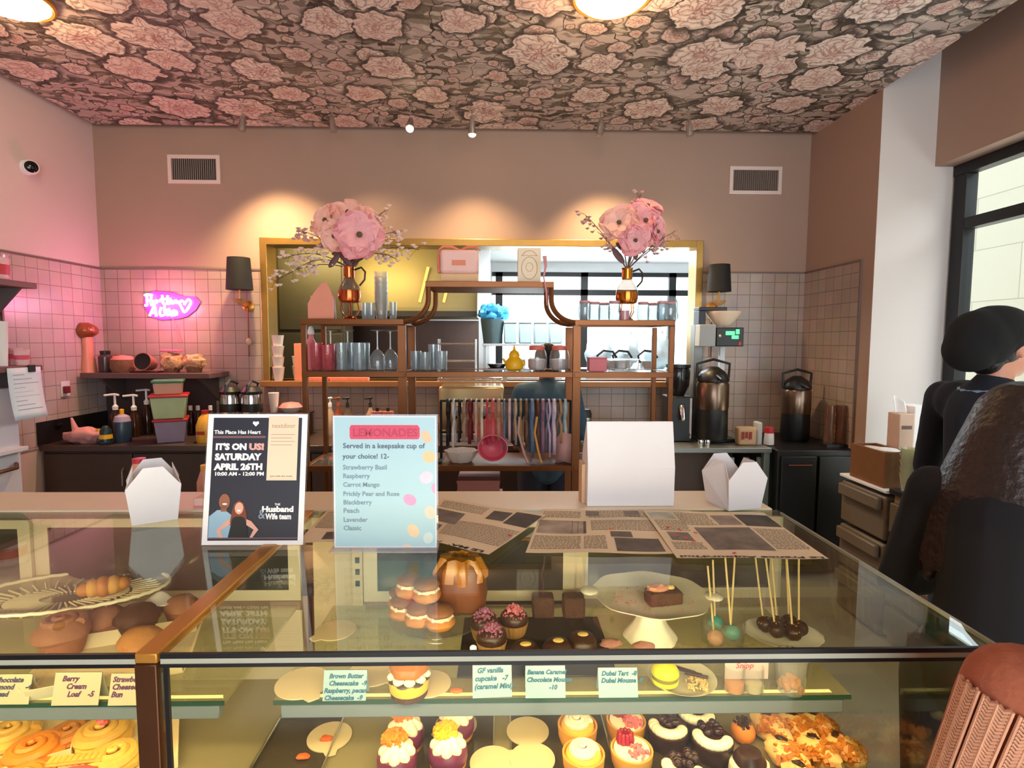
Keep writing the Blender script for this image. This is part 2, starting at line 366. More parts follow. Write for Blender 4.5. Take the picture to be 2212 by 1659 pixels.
# right-hand window
fr = MB(); y0, y1, z0, z1 = -.2, ZC - .01, .42, HZ
fr.box(XW, XW + .08, y0, y1, z1 - .07, z1).box(XW, XW + .08, y0, y1, z0, z0 + .07)
for yy in (y1 - .11, 1.72, y0): fr.box(XW, XW + .08, yy, yy + .10, z0 + .07, z1 - .07)
zm = atx(2100, 478, XW).z
fr.box(XW, XW + .08, y0 + .1, 1.72, zm - .035, zm + .035).box(XW, XW + .08, 1.82, y1 - .11, zm - .035, zm + .035)
w1 = struct('window_1', fr, blackm, bevel=.004)
pn = obj('pane', MB().box(XW + .035, XW + .043, y0 + .05, y1 - .05, z0 + .05, z1 - .05), glass('window_glass', (250, 253, 252)), w1, smooth=False)
# shopfront behind the camera: two wide openings between piers
sf = MB()
sf.box(XL, -1.4, -3.1, -2.98, 0, HC + .28).box(2.8, XH + .3, -3.1, -2.98, 0, HC + .28).box(-1.4, 2.8, -3.1, -2.98, 2.9, HC + .28).box(-1.4, 2.8, -3.1, -2.98, 0, .2)
struct('wall_front', sf, paint)
ff = MB()
for xx in (-1.4, 0, 1.4, 2.73): ff.box(xx, xx + .07, -3.06, -3.0, .2, 2.9)
struct('window_2', ff, blackm)
# stone facade across the passage, and the pavement
def stone():
    m = D.materials.new('pale_stone_blocks'); m.use_nodes = True; nt = m.node_tree; b = nt.nodes['Principled BSDF']
    tc = nn(nt, 'ShaderNodeTexCoord'); sp = nn(nt, 'ShaderNodeSeparateXYZ'); cb = nn(nt, 'ShaderNodeCombineXYZ')
    nt.links.new(tc.outputs['Object'], sp.inputs[0]); nt.links.new(sp.outputs[1], cb.inputs[0]); nt.links.new(sp.outputs[2], cb.inputs[1])
    br = nn(nt, 'ShaderNodeTexBrick', offset=.5)
    for k, v in {'Scale': 1, 'Mortar Size': .008, 'Mortar Smooth': .4, 'Brick Width': 1.5, 'Row Height': .75}.items(): br.inputs[k].default_value = v
    br.inputs['Color1'].default_value = lin((126, 119, 103)) + (1,); br.inputs['Color2'].default_value = lin((118, 112, 97)) + (1,); br.inputs['Mortar'].default_value = lin((96, 90, 76)) + (1,)
    nt.links.new(cb.outputs[0], br.inputs['Vector']); nt.links.new(br.outputs[0], b.inputs['Base Color']); b.inputs['Roughness'].default_value = .9
    return m
struct('wall_facade_outside', MB().box(7.0, 7.3, -6, 12, -.1, 4.6), stone())
struct('pavement_outside', MB().box(4.2, 7.0, -6, 12, -.12, -.02), mat('pale_paving', (214, 210, 202), .9, var=.06))
# pass-through frame and sill
pf = MB(); d0, d1 = YB - .03, YB + T_ + .01
pf.box(WX0 - .02, WX0 + .035, d0, d1, WZ0, WZ1 + .02).box(WX1 - .035, WX1 + .02, d0, d1, WZ0, WZ1 + .02).box(WX0 + .035, WX1 - .035, d0, d1, WZ1 - .035, WZ1 + .02)
struct('window_3', pf, brass2, bevel=.003)
struct('window_3_sill', MB().box(WX0 - .02, WX1 + .02, YB - .10, YB + T_ + .05, WZ0 - .045, WZ0), mat('walnut_sill', (150, 104, 60), .4, var=.15), bevel=.004)
# ------------------------------------------------------------------ the kitchen behind
KY = 8.0; kw = mat('kitchen_white', (240, 244, 246), .6, var=.03)
struct('wall_kitchen_left', MB().box(-3.3, -3.2, YB + .15, KY + .1, 0, 2.75), mat('kitchen_dark_wall', (120, 108, 84), .6, var=.06))
struct('wall_kitchen_right', MB().box(3.3, 3.4, YB + .15, KY + .1, 0, 2.75), kw)
kx0, kx1, kz0, kz1 = -.12, 3.0, 1.0, 2.62
kb = MB().box(-3.2, kx0, KY, KY + .12, 0, 2.75).box(kx1, 3.3, KY, KY + .12, 0, 2.75).box(kx0, kx1, KY, KY + .12, 0, kz0).box(kx0, kx1, KY, KY + .12, kz1, 2.75)
struct('wall_kitchen_back', kb, kw)
struct('ceiling_kitchen', MB().box(-3.3, 3.4, YB + .15, KY + .12, 2.75, 2.85), kw)
km = MB()
def K(px): return at(px, 632, KY).x
zk = at(1250, 632, KY).z
for px in (1078, 1262, 1452, 1600): km.box(K(px) - .05, K(px) + .05, KY - .02, KY + .06, kz0, kz1)
km.box(kx0, kx1, KY - .02, KY + .06, zk - .04, zk + .04).box(kx0, kx1, KY - .02, KY + .06, kz0, kz0 + .06).box(kx0, kx1, KY - .02, KY + .06, kz1 - .06, kz1)
w4 = struct('window_4', km, blackm)
obj('pane', MB().box(kx0, kx1, KY + .02, KY + .028, kz0, kz1), glass('window_glass'), w4, smooth=False)
# ------------------------------------------------------------------ the display cases
CX0, CX1, CF, CB = -.474, .723, .760, 1.398
SZ, DZ = .984, .780
cg = glass('case_glass', (240, 244, 236)); gedge = mat('glass_edge_green', (40, 76, 60), .2, var=.05)
clear = glass('clear_glass', (250, 250, 248), haze=.05); cut = glass('cut_glass', (246, 244, 232), rough=.08, refl=3, haze=.62, hcol=(250, 242, 214))
clearp = glass('clear_plastic', (248, 248, 248), rough=.1, refl=1.6, haze=.12)
acryl = glass('clear_acrylic', (250, 250, 252), refl=1.2, haze=.04)
seal = mat('black_glass_seal', (12, 13, 15), .35, var=.05)
led = mat('led_strip', (255, 240, 205), .5, var=0, emit=2.5, ecol=(255, 226, 160))
rail = mat('grey_shelf_rail', (132, 142, 150), .45, .2, var=.04)
beige = mat('beige_case_metal', (206, 188, 156), .4, .1, var=.05)
def case_unit(x0, x1, label, name='display_case'):
    t = thing(name, label, 'display case', ((x0 + x1) / 2, (CF + CB) / 2, 0), 'glass pastry cases')
    ox, oy = -t.location.x, -t.location.y
    def Pm(nm, mb, m, par=None, **k):
        mb.xf(Matrix.Translation((ox, oy, 0))); return obj(nm, mb, m, par or t, **k)
    Pm('base_cabinet', MB().box(x0, x1, CF + .02, CB, 0, .70), bronze, bevel=.004)
    Pm('deck', MB().box(x0 + .004, x1 - .004, CF + .02, CB, .70, DZ), mat('cream_deck', (150, 138, 104), .3, .1, var=.05), bevel=.003)
    Pm('top_glass', MB().box(x0, x1, CF, CB + .02, GZ - .007, GZ), cg, smooth=False)
    Pm('front_glass', MB().box(x0, x1, CF, CF + .006, .70, GZ - .0145), cg, smooth=False)
    Pm('edge_seal', MB().box(x0, x1, CF - .001, CF + .004, GZ - .0065, GZ + .0003).box(x0, x1, CF - .001, CF + .004, GZ - .0195, GZ - .0145).box(x0 + .004, x0 + .010, CF - .001, CF + .004, .7, GZ - .0195), seal, smooth=False)
    Pm('seal_strip', MB().box(x0, x1, CF, CF + .006, GZ - .0145, GZ - .007), mat('pale_seal', (176, 172, 150), .3, var=.05), smooth=False)
    Pm('rear_panel', MB().box(x0, x1, CB - .006, CB + .0, DZ, SZ - .02).box(x0, x0 + .13, CB - .006, CB, SZ - .02, GZ - .008), beige, smooth=False)
    ledp = Pm('light_strip', MB().box(x0 + .03, x1 - .03, CF + .012, CF + .024, GZ - .0245, GZ - .0215), led, smooth=False)
    dx = (x1 - x0 - .13) / 2
    for k in range(2):
        a = x0 + .13 + k * dx; b = a + dx
        y = CB - .022 + .010 * k
        f = Pm('sliding_door', MB().box(a, a + .035, y, y + .009, SZ + .008, GZ - .008).box(b - .03, b, y, y + .009, SZ + .008, GZ - .008).box(a + .035, b - .03, y, y + .009, SZ + .008, SZ + .035).box(a + .035, b - .03, y, y + .009, GZ - .03, GZ - .008), mat('case_door_frame', (214, 202, 178), .4, var=.04), smooth=False)
        Pm('door_pane', MB().box(a + .035, b - .03, y + .003, y + .006, SZ + .035, GZ - .03), mat('dark_door_pane', (58, 56, 50), .12, var=.2, scale=5), f, smooth=False)
    return t, Pm
def shelf(Pm, x0, x1, y0=1.0, rail_=True):
    s = Pm('shelf_glass', MB().box(x0, x1, y0, CB - .025, SZ - .008, SZ), glass('shelf_glass', (236, 240, 226), refl=1.2, haze=.22, hcol=(222, 206, 160)), smooth=False)
    Pm('shelf_edge', MB().box(x0, x1, y0 - .002, y0, SZ - .008, SZ), gedge, s, smooth=False)
    Pm('shelf_rail', MB().box(x0 + .012, x1 - .012, y0 + .002, y0 + .022, SZ - .037, SZ - .0085), rail, s, bevel=.002)
    Pm('light_strip', MB().box(x0 + .02, x1 - .02, y0 + .024, y0 + .036, SZ - .022, SZ - .012), led, s, smooth=False)
    st = Pm('shelf_standard', MB().box(x0 + .05, x0 + .075, CB - .026, CB - .012, SZ, GZ - .01), beige, s, smooth=False)
    Pm('slot', MB().box(x0 + .057, x0 + .068, CB - .0265, CB - .025, SZ + .05, SZ + .065).box(x0 + .057, x0 + .068, CB - .0265, CB - .025, SZ + .08, SZ + .095).box(x0 + .057, x0 + .068, CB - .0265, CB - .025, SZ + .11, SZ + .125), black, st, smooth=False)
caseR, PR = case_unit(CX0, CX1, 'right-hand glass pastry case, its top covered with newspapers and its lower deck full of tarts')
shelf(PR, -.42, .665)
PR('side_glass', MB().box(CX1 - .007, CX1, CF + .006, CB, .70, GZ - .007), cg, smooth=False)
PR('side_edge', MB().box(CX1 - .003, CX1 + .001, CF, CB, GZ - .006, GZ + .0005), mat('pale_glass_edge', (160, 158, 146), .2, var=.05), smooth=False)
caseL, PL = case_unit(-1.95, -.505, 'left-hand glass pastry case holding the oval glass platter and the muffins')
shelf(PL, -1.93, -.51)
PL('divider_bar', MB().box(-.507, -.476, CF - .004, CB + .02, GZ - .012, GZ + .003), brass, bevel=.002)
PL('divider_post', MB().box(-.507, -.476, CF - .006, CF + .02, 0, GZ - .012), bronze, bevel=.002)
for x0, x1 in ((CX0, CX1), (-1.95, -.505)):
    for (yy, zz, e, sz) in ((CF + .03, GZ - .030, 4.4, .03), (1.045, SZ - .03, 1.7, .03)):
        l = lamp('case_light', 'AREA', ((x0 + x1) / 2, yy, zz), e, lin((255, 222, 164)), shape='RECTANGLE', size=(x1 - x0) * .92, size_y=sz)
        l.rotation_euler = (R(52) if yy < 1 else R(25), 0, 0)
# service ledge behind the glass tops
board = single('service_ledge', MB().box(-1.95, .712, CB + .022, CB + .20, GZ - .05, GZ + .003), cream, 'long cream service ledge running behind the glass case tops', 'ledge', bevel=.003)
# ------------------------------------------------------------------ pastry
gold_cake = mat('golden_sponge', (222, 164, 78), .6, var=.25, scale=60, bump=.3)
crust = mat('baked_crust', (202, 132, 62), .6, var=.3, scale=50, bump=.4)
choc = mat('dark_chocolate', (58, 32, 22), .35, var=.3, scale=30, bump=.2)
brownie_m = mat('chocolate_cake', (88, 54, 38), .8, var=.3, scale=60, bump=.6)
cream_m = mat('whipped_cream', (250, 238, 214), .5, var=.04)
purple = mat('ube_glaze', (120, 48, 82), .3, var=.15)
lilac = mat('lilac_crumble', (168, 98, 136), .7, var=.35, scale=80)
pinkc = mat('pink_crumble', (220, 122, 138), .7, var=.3, scale=80)
orange = mat('orange_crumble', (250, 124, 36), .6, var=.25, scale=80)
yellow_c = mat('yellow_crumble', (252, 180, 50), .6, var=.2, scale=80)
berry = mat('raspberry', (150, 22, 48), .4, var=.3, scale=60)
lemon = mat('lemon_macaron', (226, 214, 28), .5, var=.08, scale=60)
def P3(px, py, z): p = atz(px, py, z); return (p.x, p.y, z)
def crumbs(n, r, c, h, s, seed):
    q = random.Random(seed); b = MB()
    for i in range(n):
        a = q.random() * 6.28; d = r * math.sqrt(q.random()); zz = h * (1 - (d / r) ** 2) * (.6 + .4 * q.random())
        b.cbox((c[0] + d * math.cos(a), c[1] + d * math.sin(a), c[2] + zz), (s * (.8 + q.random()), s * .8, s * .8), q.random() * 3, q.random() * 3, q.random() * 3)
    return b
def swirl(c, r, h, turns=3, th=.3):
    pts = []; n = int(turns * 14)
    for i in range(n + 1):
        u = i / n; a = u * turns * 2 * PI; q = r * (1 - u) ** .8
        pts.append((c[0] + q * math.cos(a), c[1] + q * math.sin(a), c[2] + h * u))
    return MB().tube(pts, [r * th * (1 - .75 * i / n) + .0008 for i in range(n + 1)], 8)
def board_round(px, py, d, z, label, ang=0, grp='empty round cake boards'):
    b = MB(); n = 40; r = d / 2; pl = []
    for i in range(n):
        a = 2 * PI * i / n; q = r
        if abs((a - PI) * r) < .012: q = r + .014
        pl.append((q * math.cos(a), q * math.sin(a)))
    b.prism(pl, .0022)
    return single('cake_board', b, mat('cake_board_card', (228, 206, 166), .7, var=.04), label, 'cake board', grp, loc=P3(px, py, z + .0005), rot=(0, 0, ang), smooth=False)
board_round(655, 1476, .104, SZ, 'empty tan cake board beside the blue-lettered card with two shortcakes', 2.2)
board_round(806, 1452, .10, SZ, 'empty tan cake board half behind the blue-lettered card, left of the layered cheesecake', 2.6)
board_round(725, 1362, .092, SZ, 'empty tan cake board lying far back below the blue menu sign', .8)
board_round(712, 1592, .095, DZ + .0018, 'empty cake board on the lower deck at far left under the shelf rail', 1.9)
board_round(1140, 1580, .094, DZ + .0018, 'empty cake board on the lower deck touching the shelf rail shadow, left of lemon tarts', 1.6)
board_round(1064, 1648, .094, DZ + .0018, 'empty cake board on the lower deck right of the white cream-topped purple cakes', 3.6)
board_round(1150, 1640, .094, DZ + .0044, 'empty cake board overlapping another just left of the front lemon tart', .7)
board_round(985, 1566, .094, DZ + .0018, 'cake board under the rear yellow-topped purple cake', .7)
def crd(px0, py0, px1, py1, lines, ink, label, z=SZ, lean=.28, rz=0, col=None, size=.0115, x_off=.006):
    """A folded tent card: front leaf, back leaf; lettering is a child."""
    p = atz((px0 + px1) / 2, py1, z); Y = p.y; wd = (px1 - px0) / FPX * Y; h = (py1 - py0) / FPX * Y * .97
    t = thing('price_card', label, 'price card', (p.x, p.y, z + .0004), 'handwritten price cards in the cases', rz)
    m = col or mat('pale_blue_card', (158, 184, 198), .7, var=.03); d = h * math.sin(lean); k = .0006
    obj('front_leaf', MB().add([(-wd / 2, -k, 0), (wd / 2, -k, 0), (wd / 2, d - k, h), (-wd / 2, d - k, h), (-wd / 2, k, 0), (wd / 2, k, 0), (wd / 2, d + k, h), (-wd / 2, d + k, h)],
        [(0, 1, 2, 3), (7, 6, 5, 4), (0, 4, 5, 1), (1, 5, 6, 2), (2, 6, 7, 3), (3, 7, 4, 0)]), m, t, smooth=False)
    obj('back_leaf', MB().add([(-wd / 2, d - k, h), (wd / 2, d - k, h), (wd / 2, 2 * d - k, 0), (-wd / 2, 2 * d - k, 0), (-wd / 2, d + k, h), (wd / 2, d + k, h), (wd / 2, 2 * d + k, 0), (-wd / 2, 2 * d + k, 0)],
        [(0, 1, 2, 3), (7, 6, 5, 4), (0, 4, 5, 1), (1, 5, 6, 2), (2, 6, 7, 3), (3, 7, 4, 0)]), m, t, smooth=False)
    for i, (s, dx) in enumerate(lines):
        zz = h * (.74 - i * .235); text(s, size, (-wd / 2 + x_off + dx, d * zz / h - .0012, zz), ink, t, rot=(R(90) - lean, 0, 0), shear=.25, bold=.00045)
    return t
blue_ink = mat('blue_marker', (22, 96, 128), .6, var=0); violet_ink = mat('violet_marker', (92, 48, 92), .6, var=0); navy_ink = mat('navy_marker', (66, 66, 96), .6, var=0); red_ink = mat('red_marker', (198, 52, 84), .6, var=0)
crd(695, 1450, 792, 1514, [('Brown Butter', .004), ('Cheesecake  -9', .004), ('Raspberry, pecan', -.004), ('Cheesecake  -9', -.003)], blue_ink, 'pale blue-lettered card with four lines, left of the layered cheesecake', size=.0112)
crd(1019, 1436, 1108, 1507, [('GF vanilla', .002), ('cupcake   -7', -.002), ('(caramel Mini)', -.003)], blue_ink, 'blue-lettered tilted card reading GF vanilla cupcake', rz=.05, size=.0125)
crd(1133, 1440, 1224, 1508, [('Banana Caramel', -.003), ('Chocolate Mousse', -.004), ('-10', .038)], blue_ink, 'blue-lettered card reading Banana Caramel, between the cupcake and tart cards', size=.0112)
crd(1291, 1444, 1381, 1507, [('Dubai Tart  -8', 0), ('Dubai Mousse -9', -.001)], blue_ink, 'blue-lettered card reading Dubai Tart beside the lemon macarons', size=.0114)
tan = mat('tan_card', (200, 184, 152), .7, var=.03)
crd(-30, 1460, 62, 1522, [('Chocolate      v', .002), ('almond      -4', .002), ('bread', .002)], navy_ink, 'navy-lettered tent card at the far left of the left case', col=tan, size=.0125)
crd(110, 1456, 213, 1524, [('Berry', .008), ('   Cream', .006), ('    Loaf    -5', .006)], violet_ink, 'violet-lettered tent card reading Berry Cream Loaf in the left case', col=tan, size=.013)
crd(232, 1458, 330, 1524, [('Strawberry', -.002), ('Cheesecake', -.002), ('Bun           -5', -.002)], violet_ink, 'violet-lettered tent card beside the brass divider post', col=tan, size=.013)
# layered cheesecake
t = thing('layered_cheesecake', 'tall layered cheesecake with chocolate drips and white cream on the upper shelf', 'cake', P3(884, 1500, SZ))
obj('base_layer', MB().lathe([(.030, 0), (.034, .002), (.036, .014)], 28), brownie_m, t)
obj('custard_layer', MB().lathe([(.036, .014), (.0375, .026), (.0365, .034)], 28), mat('custard', (236, 194, 70), .35, var=.1), t)
cr = MB()
for i in range(9):
    a = i * .7; cr.ball((.030 * math.cos(a), .030 * math.sin(a), .041), (.011, .008, .008), 10, 7)
obj('cream_band', cr, cream_m, t)
obj('chocolate_band', MB().lathe([(.0372, .033), (.034, .038), (.026, .041), (.026, .05)], 28, rip=(7, .05)), choc, t)
obj('caramel_top', MB().lathe([(.034, .048), (.035, .054), (.031, .063), (.02, .068), (.0001, .069)], 28, rip=(6, .06)), mat('caramel', (188, 110, 42), .25, var=.2), t)
obj('cream_dollop', swirl((0, 0, .068), .014, .012, 2), cream_m, t)
board_round(925, 1478, .088, SZ, 'grey-tan cake board directly behind the layered cheesecake', 5.0)
# macaron plate
t = thing('glass_plate', 'shallow cut-glass plate under the lemon macarons and chocolate sticks', 'plate', P3(1472, 1474, SZ))
obj('rim', MB().shell([(.028, 0), (.050, .004), (.066, .014)], .003, 36), cut, t)
def macaron(p, lab, rx=0):
    t = thing('lemon_macaron', lab, 'macaron', p, 'lemon macarons')
    obj('bottom_shell', MB().lathe([(.020, 0), (.025, .004), (.026, .010), (.025, .012)], 28), lemon, t)
    obj('filling', MB().lathe([(.0245, .012), (.025, .016), (.0245, .019)], 28), mat('macaron_filling', (130, 118, 30), .6, var=.1), t)
    obj('top_shell', MB().lathe([(.025, .019), (.0265, .021), (.0262, .026), (.022, .034), (.012, .039), (.0001, .040)], 28), lemon, t)
    return t
p = P3(1436, 1476, SZ + .0085); m1_ = macaron(p, 'bright lemon macaron sitting on the left half of the cut-glass plate')
for i, (px, py, a) in enumerate(((1492, 1452, .5), (1504, 1458, .9), (1478, 1446, .3))):
    single('chocolate_stick', MB().tube([(-.022, 0, 0), (.022, 0, 0)], .0032, 10), choc, ('uppermost', 'middle', 'lowest')[[2, 0, 1].index(i)] + ' of the dark chocolate sticks beside the lemon macaron', 'chocolate stick', 'dark chocolate sticks', loc=P3(px, py, SZ + .018 + .001 * i), rot=(0, .1, 2.3 + a * .3))
single('chopped_nuts', crumbs(90, .022, (0, 0, 0), .008, .0035, 4), mat('nut_pieces', (214, 182, 120), .7, var=.3), 'scatter of chopped nuts on the right half of the glass plate', 'nuts', loc=P3(1506, 1478, SZ + .010))
D.objects['chopped_nuts']['kind'] = 'stuff'
# paper label and clear cup at the right of the shelf
t = thing('paper_label', 'pink-lettered paper label hung above the small glass jars', 'label', P3(1611, 1490, SZ))
obj('sheet', MB().box(-.042, .042, -.0006, .0006, .022, .062), mat('pale_pink_paper', (206, 186, 184), .7, var=.04), t, smooth=False)
obj('stand', MB().box(-.004, .004, .0008, .0024, 0, .055), clear, t, smooth=False)
text('Snipp', .016, (-.022, -.0010, .044), red_ink, t, shear=.25)
for px, c_ in ((1585, (222, 150, 86)), (1625, (206, 190, 150))):
    t = thing('small_jar', 'small glass jar with ' + ('amber' if px < 1600 else 'pale cream') + ' dessert below the paper label', 'jar', P3(px, 1492, SZ), 'small dessert jars')
    obj('jar_wall', MB().shell([(.018, 0), (.020, .004), (.020, .05)], .0015, 20), clear, t)
    obj('dessert', MB().lathe([(.0175, .003), (.018, .018), (.0001, .020)], 20), mat('dessert_%d' % px, c_, .4, var=.15), t)
t = thing('clear_cup', 'clear plastic cup of orange jelly sweets at the right end of the shelf', 'cup', P3(1706, 1490, SZ))
obj('cup_wall', MB().shell([(.024, 0), (.028, .03), (.031, .066)], .001, 24), clearp, t)
obj('lid', MB().lathe([(.032, .066), (.033, .069), (.026, .074), (.0001, .076)], 24), clearp, t)
obj('sweets', crumbs(26, .021, (0, 0, .004), .020, .011, 9), mat('orange_sweets', (246, 158, 62), .4, var=.2), t)
single('orange_slice', MB().ball((0, 0, .004), (.013, .007, .004), 12, 8), mat('candied_orange', (238, 104, 40), .4, var=.2), 'small candied orange piece at the front of the shelf right of the cheesecake', 'candied fruit', loc=P3(986, 1496, SZ))
# cupcakes
single('slate_board', MB().box(-.085, .235, 1.062, 1.30, SZ + .0003, SZ + .0045), mat('black_slate', (34, 30, 27), .5, var=.2), 'flat black slate under the cupcakes and chocolate domes', 'slate board', bevel=.001)
SB = SZ + .005
def cupcake(p, lab, topping, grp='crumble-topped cupcakes'):
    t = thing('cupcake', lab, 'cupcake', p, grp)
    obj('liner', MB().lathe([(.023, 0), (.026, .006), (.032, .030)], 40, rip=(20, .035)), mat('gold_liner', (206, 152, 84), .4, .3, var=.15), t)
    obj('frosting', MB().lathe([(.031, .029), (.033, .036), (.030, .046), (.021, .056), (.0001, .060)], 24), choc, t)
    obj('crumble', crumbs(120, .026, (0, 0, .046), .022, .0052, int(p[0] * 999)), topping, t)
    return t
cupcake(P3(1047, 1378, SB), 'chocolate cupcake with lilac crumble, behind the front lilac one', lilac)
cupcake(P3(1062, 1412, SB), 'chocolate cupcake with lilac crumble nearest the front glass', lilac)
cupcake(P3(1110, 1370, SB), 'chocolate cupcake with pink crumble in a gold liner', pinkc)
def dome(p, lab):
    t = thing('chocolate_dome', lab, 'chocolate cake', p, 'chocolate dome cakes')
    obj('glaze', MB().lathe([(.030, 0), (.033, .003), (.032, .014), (.025, .026), (.012, .032), (.0001, .033)], 28), choc, t)
    obj('banana_slice', MB().ball((.001, -.006, .033), (.012, .009, .003), 14, 8), mat('banana_chip', (232, 196, 110), .5, var=.15), t)
dome(P3(1134, 1420, SB), 'glossy chocolate dome with banana slice beside the front lilac cupcake')
dome(P3(1204, 1412, SB), 'middle glossy chocolate dome with banana slice')
dome(P3(1257, 1398, SB), 'rightmost and tallest-looking glossy chocolate dome with banana slice')
for px, py in ((1320, 1396), (1392, 1402)):
    single('meringue_shard', MB().ball((0, 0, .007), (.024, .016, .008), 14, 9, (.35, 2.2, px)), mat('pink_meringue', (196, 138, 130), .6, var=.25, scale=40), 'broken pink meringue piece ' + ('right beside the chocolate domes' if px < 1350 else 'under the white pedestal dish'), 'meringue', 'broken meringue pieces', loc=P3(px, py, SZ))
for px in (1172, 1238):
    single('chocolate_loaf', MB().box(-.026, .026, -.022, .022, 0, .052).noise(.002, 40, 2), brownie_m, ('left' if px < 1200 else 'right') + ' one of two dark chocolate loaves at the rear of the shelf', 'chocolate loaf', 'chocolate loaves at the rear', loc=P3(px, 1330, SZ), bevel=.006)
# cake stand of choux and a fluted brioche
p = P3(945, 1372, SZ); ST = p
t = thing('glass_cake_stand', 'low clear-glass cake stand carrying cream puffs and a fluted bundt', 'cake stand', p)
obj('foot', MB().shell([(.038, 0), (.036, .004), (.030, .012), (.028, .040)], .004, 32), clear, t)
obj('plate', MB().lathe([(.0001, .040), (.10, .041), (.108, .046), (.108, .050), (.10, .046), (.0001, .045)], 40), clear, t)
pz = p[2] + .047
t = thing('bundt_cake', 'tall golden fluted bundt cake on the right half of the glass stand', 'bundt cake', (p[0] + .050, p[1] + .03, pz)); t.scale = (1.22, .95, 1.5)
obj('crumb', MB().lathe([(.036, 0), (.048, .006), (.052, .03), (.046, .062), (.034, .080), (.018, .082), (.010, .07), (.0001, .066)], 48, rip=(7, .03)).noise(.006, 34, 3), mat('golden_bundt', (118, 64, 24), .35, var=.35, scale=25, bump=.3), t)
obj('caramel_drips', MB().lathe([(.050, .05), (.047, .064), (.036, .083), (.018, .086), (.012, .08)], 48, rip=(9, .10)).noise(.004, 60, 3), mat('caramel_drip', (184, 116, 36), .2, var=.2), t)
for i, (dx, dy, dz) in enumerate(((-.055, -.012, 0), (-.020, -.045, 0), (-.066, .04, 0), (.022, -.062, 0), (-.045, .005, .036), (-.008, -.022, .036))):
    q = thing('cream_puff', ('cream puff at the left rim of the glass cake stand', 'cream puff at the front rim of the glass cake stand', 'cream puff at the back left of the glass cake stand', 'cream puff in front of the fluted bundt', 'upper cream puff at the left of the pile', 'upper cream puff beside the fluted bundt')[i], 'cream puff', (p[0] - .012 + dx * 1.12, p[1] + dy * .95, pz + dz * 1.2), 'cream puffs on the glass stand'); q.scale = (1.22,) * 3
    obj('lower_choux', MB().ball((0, 0, .012), (.027, .027, .014), 16, 10, (.14, 3, i)), crust, q)
    obj('cream', MB().lathe([(.019, .018), (.023, .022), (.020, .027)], 24, rip=(9, .08)), cream_m, q)
    obj('choux_cap', MB().ball((0, 0, .031), (.024, .024, .011), 16, 10, (.15, 3, i + 9)), mat('choux_cap', (150, 96, 62), .5, var=.25, scale=40), q)
# white oval pedestal dish
p = P3(1400, 1366, SZ); p = (p[0], p[1] - .016, p[2])
t = thing('pedestal_dish', 'white oval scalloped pedestal dish speckled with pink crumbs', 'pedestal dish', p, rz=-.12)
wg = mat('cream_glaze', (255, 248, 234), .25, var=.03)
obj('foot', MB().shell([(.060, 0), (.057, .006), (.038, .030), (.022, .062), (.026, .082)], .004, 36, rip=(8, .03)), wg, t)
dz_ = .078
obj('dish', MB().lathe([(.0001, dz_ + .004), (.045, dz_ + .005), (.066, dz_ + .009), (.082, dz_ + .020), (.083, dz_ + .023), (.066, dz_ + .014), (.045, dz_ + .010), (.0001, dz_ + .009)], 48, sx=1.6, sy=1.42, rip=(8, .025)), wg, t)
obj('handle', MB().ball((-.138, 0, dz_ + .022), (.020, .024, .006), 14, 8), wg, t); obj('handle', MB().ball((.138, 0, dz_ + .022), (.020, .024, .006), 14, 8), wg, t)
spk = MB(); q = random.Random(3)
for i in range(46):
    a = q.random() * 6.28; d = .3 + .55 * q.random(); spk.cbox((d * .115 * math.cos(a), d * .078 * math.sin(a), dz_ + .010 + .012 * max(0, d - .55)), (.003, .002, .0016), q.random() * 3)
sk = obj('crumbs', spk, mat('rose_crumbs', (214, 120, 108), .7, var=.2), t); sk['kind'] = 'stuff'
b = thing('brownie', 'chocolate brownie with pink cream lying on the white pedestal dish', 'brownie', (p[0] + .022, p[1] - .022, p[2] + dz_ + .0102), rz=.15)
obj('cake', MB().box(-.038, .038, -.020, .020, 0, .030).noise(.0018, 60, 5), brownie_m, b, bevel=.004)
obj('pink_cream', MB().ball((-.012, .004, .033), (.024, .015, .009), 16, 10, (.4, 2.5, 2)), mat('pink_cream', (226, 150, 118), .6, var=.2), b)
obj('yellow_cream', MB().ball((.016, .006, .033), (.012, .009, .005), 12, 8, (.3, 3, 1)), mat('yellow_cream', (244, 214, 140), .6, var=.1), b)
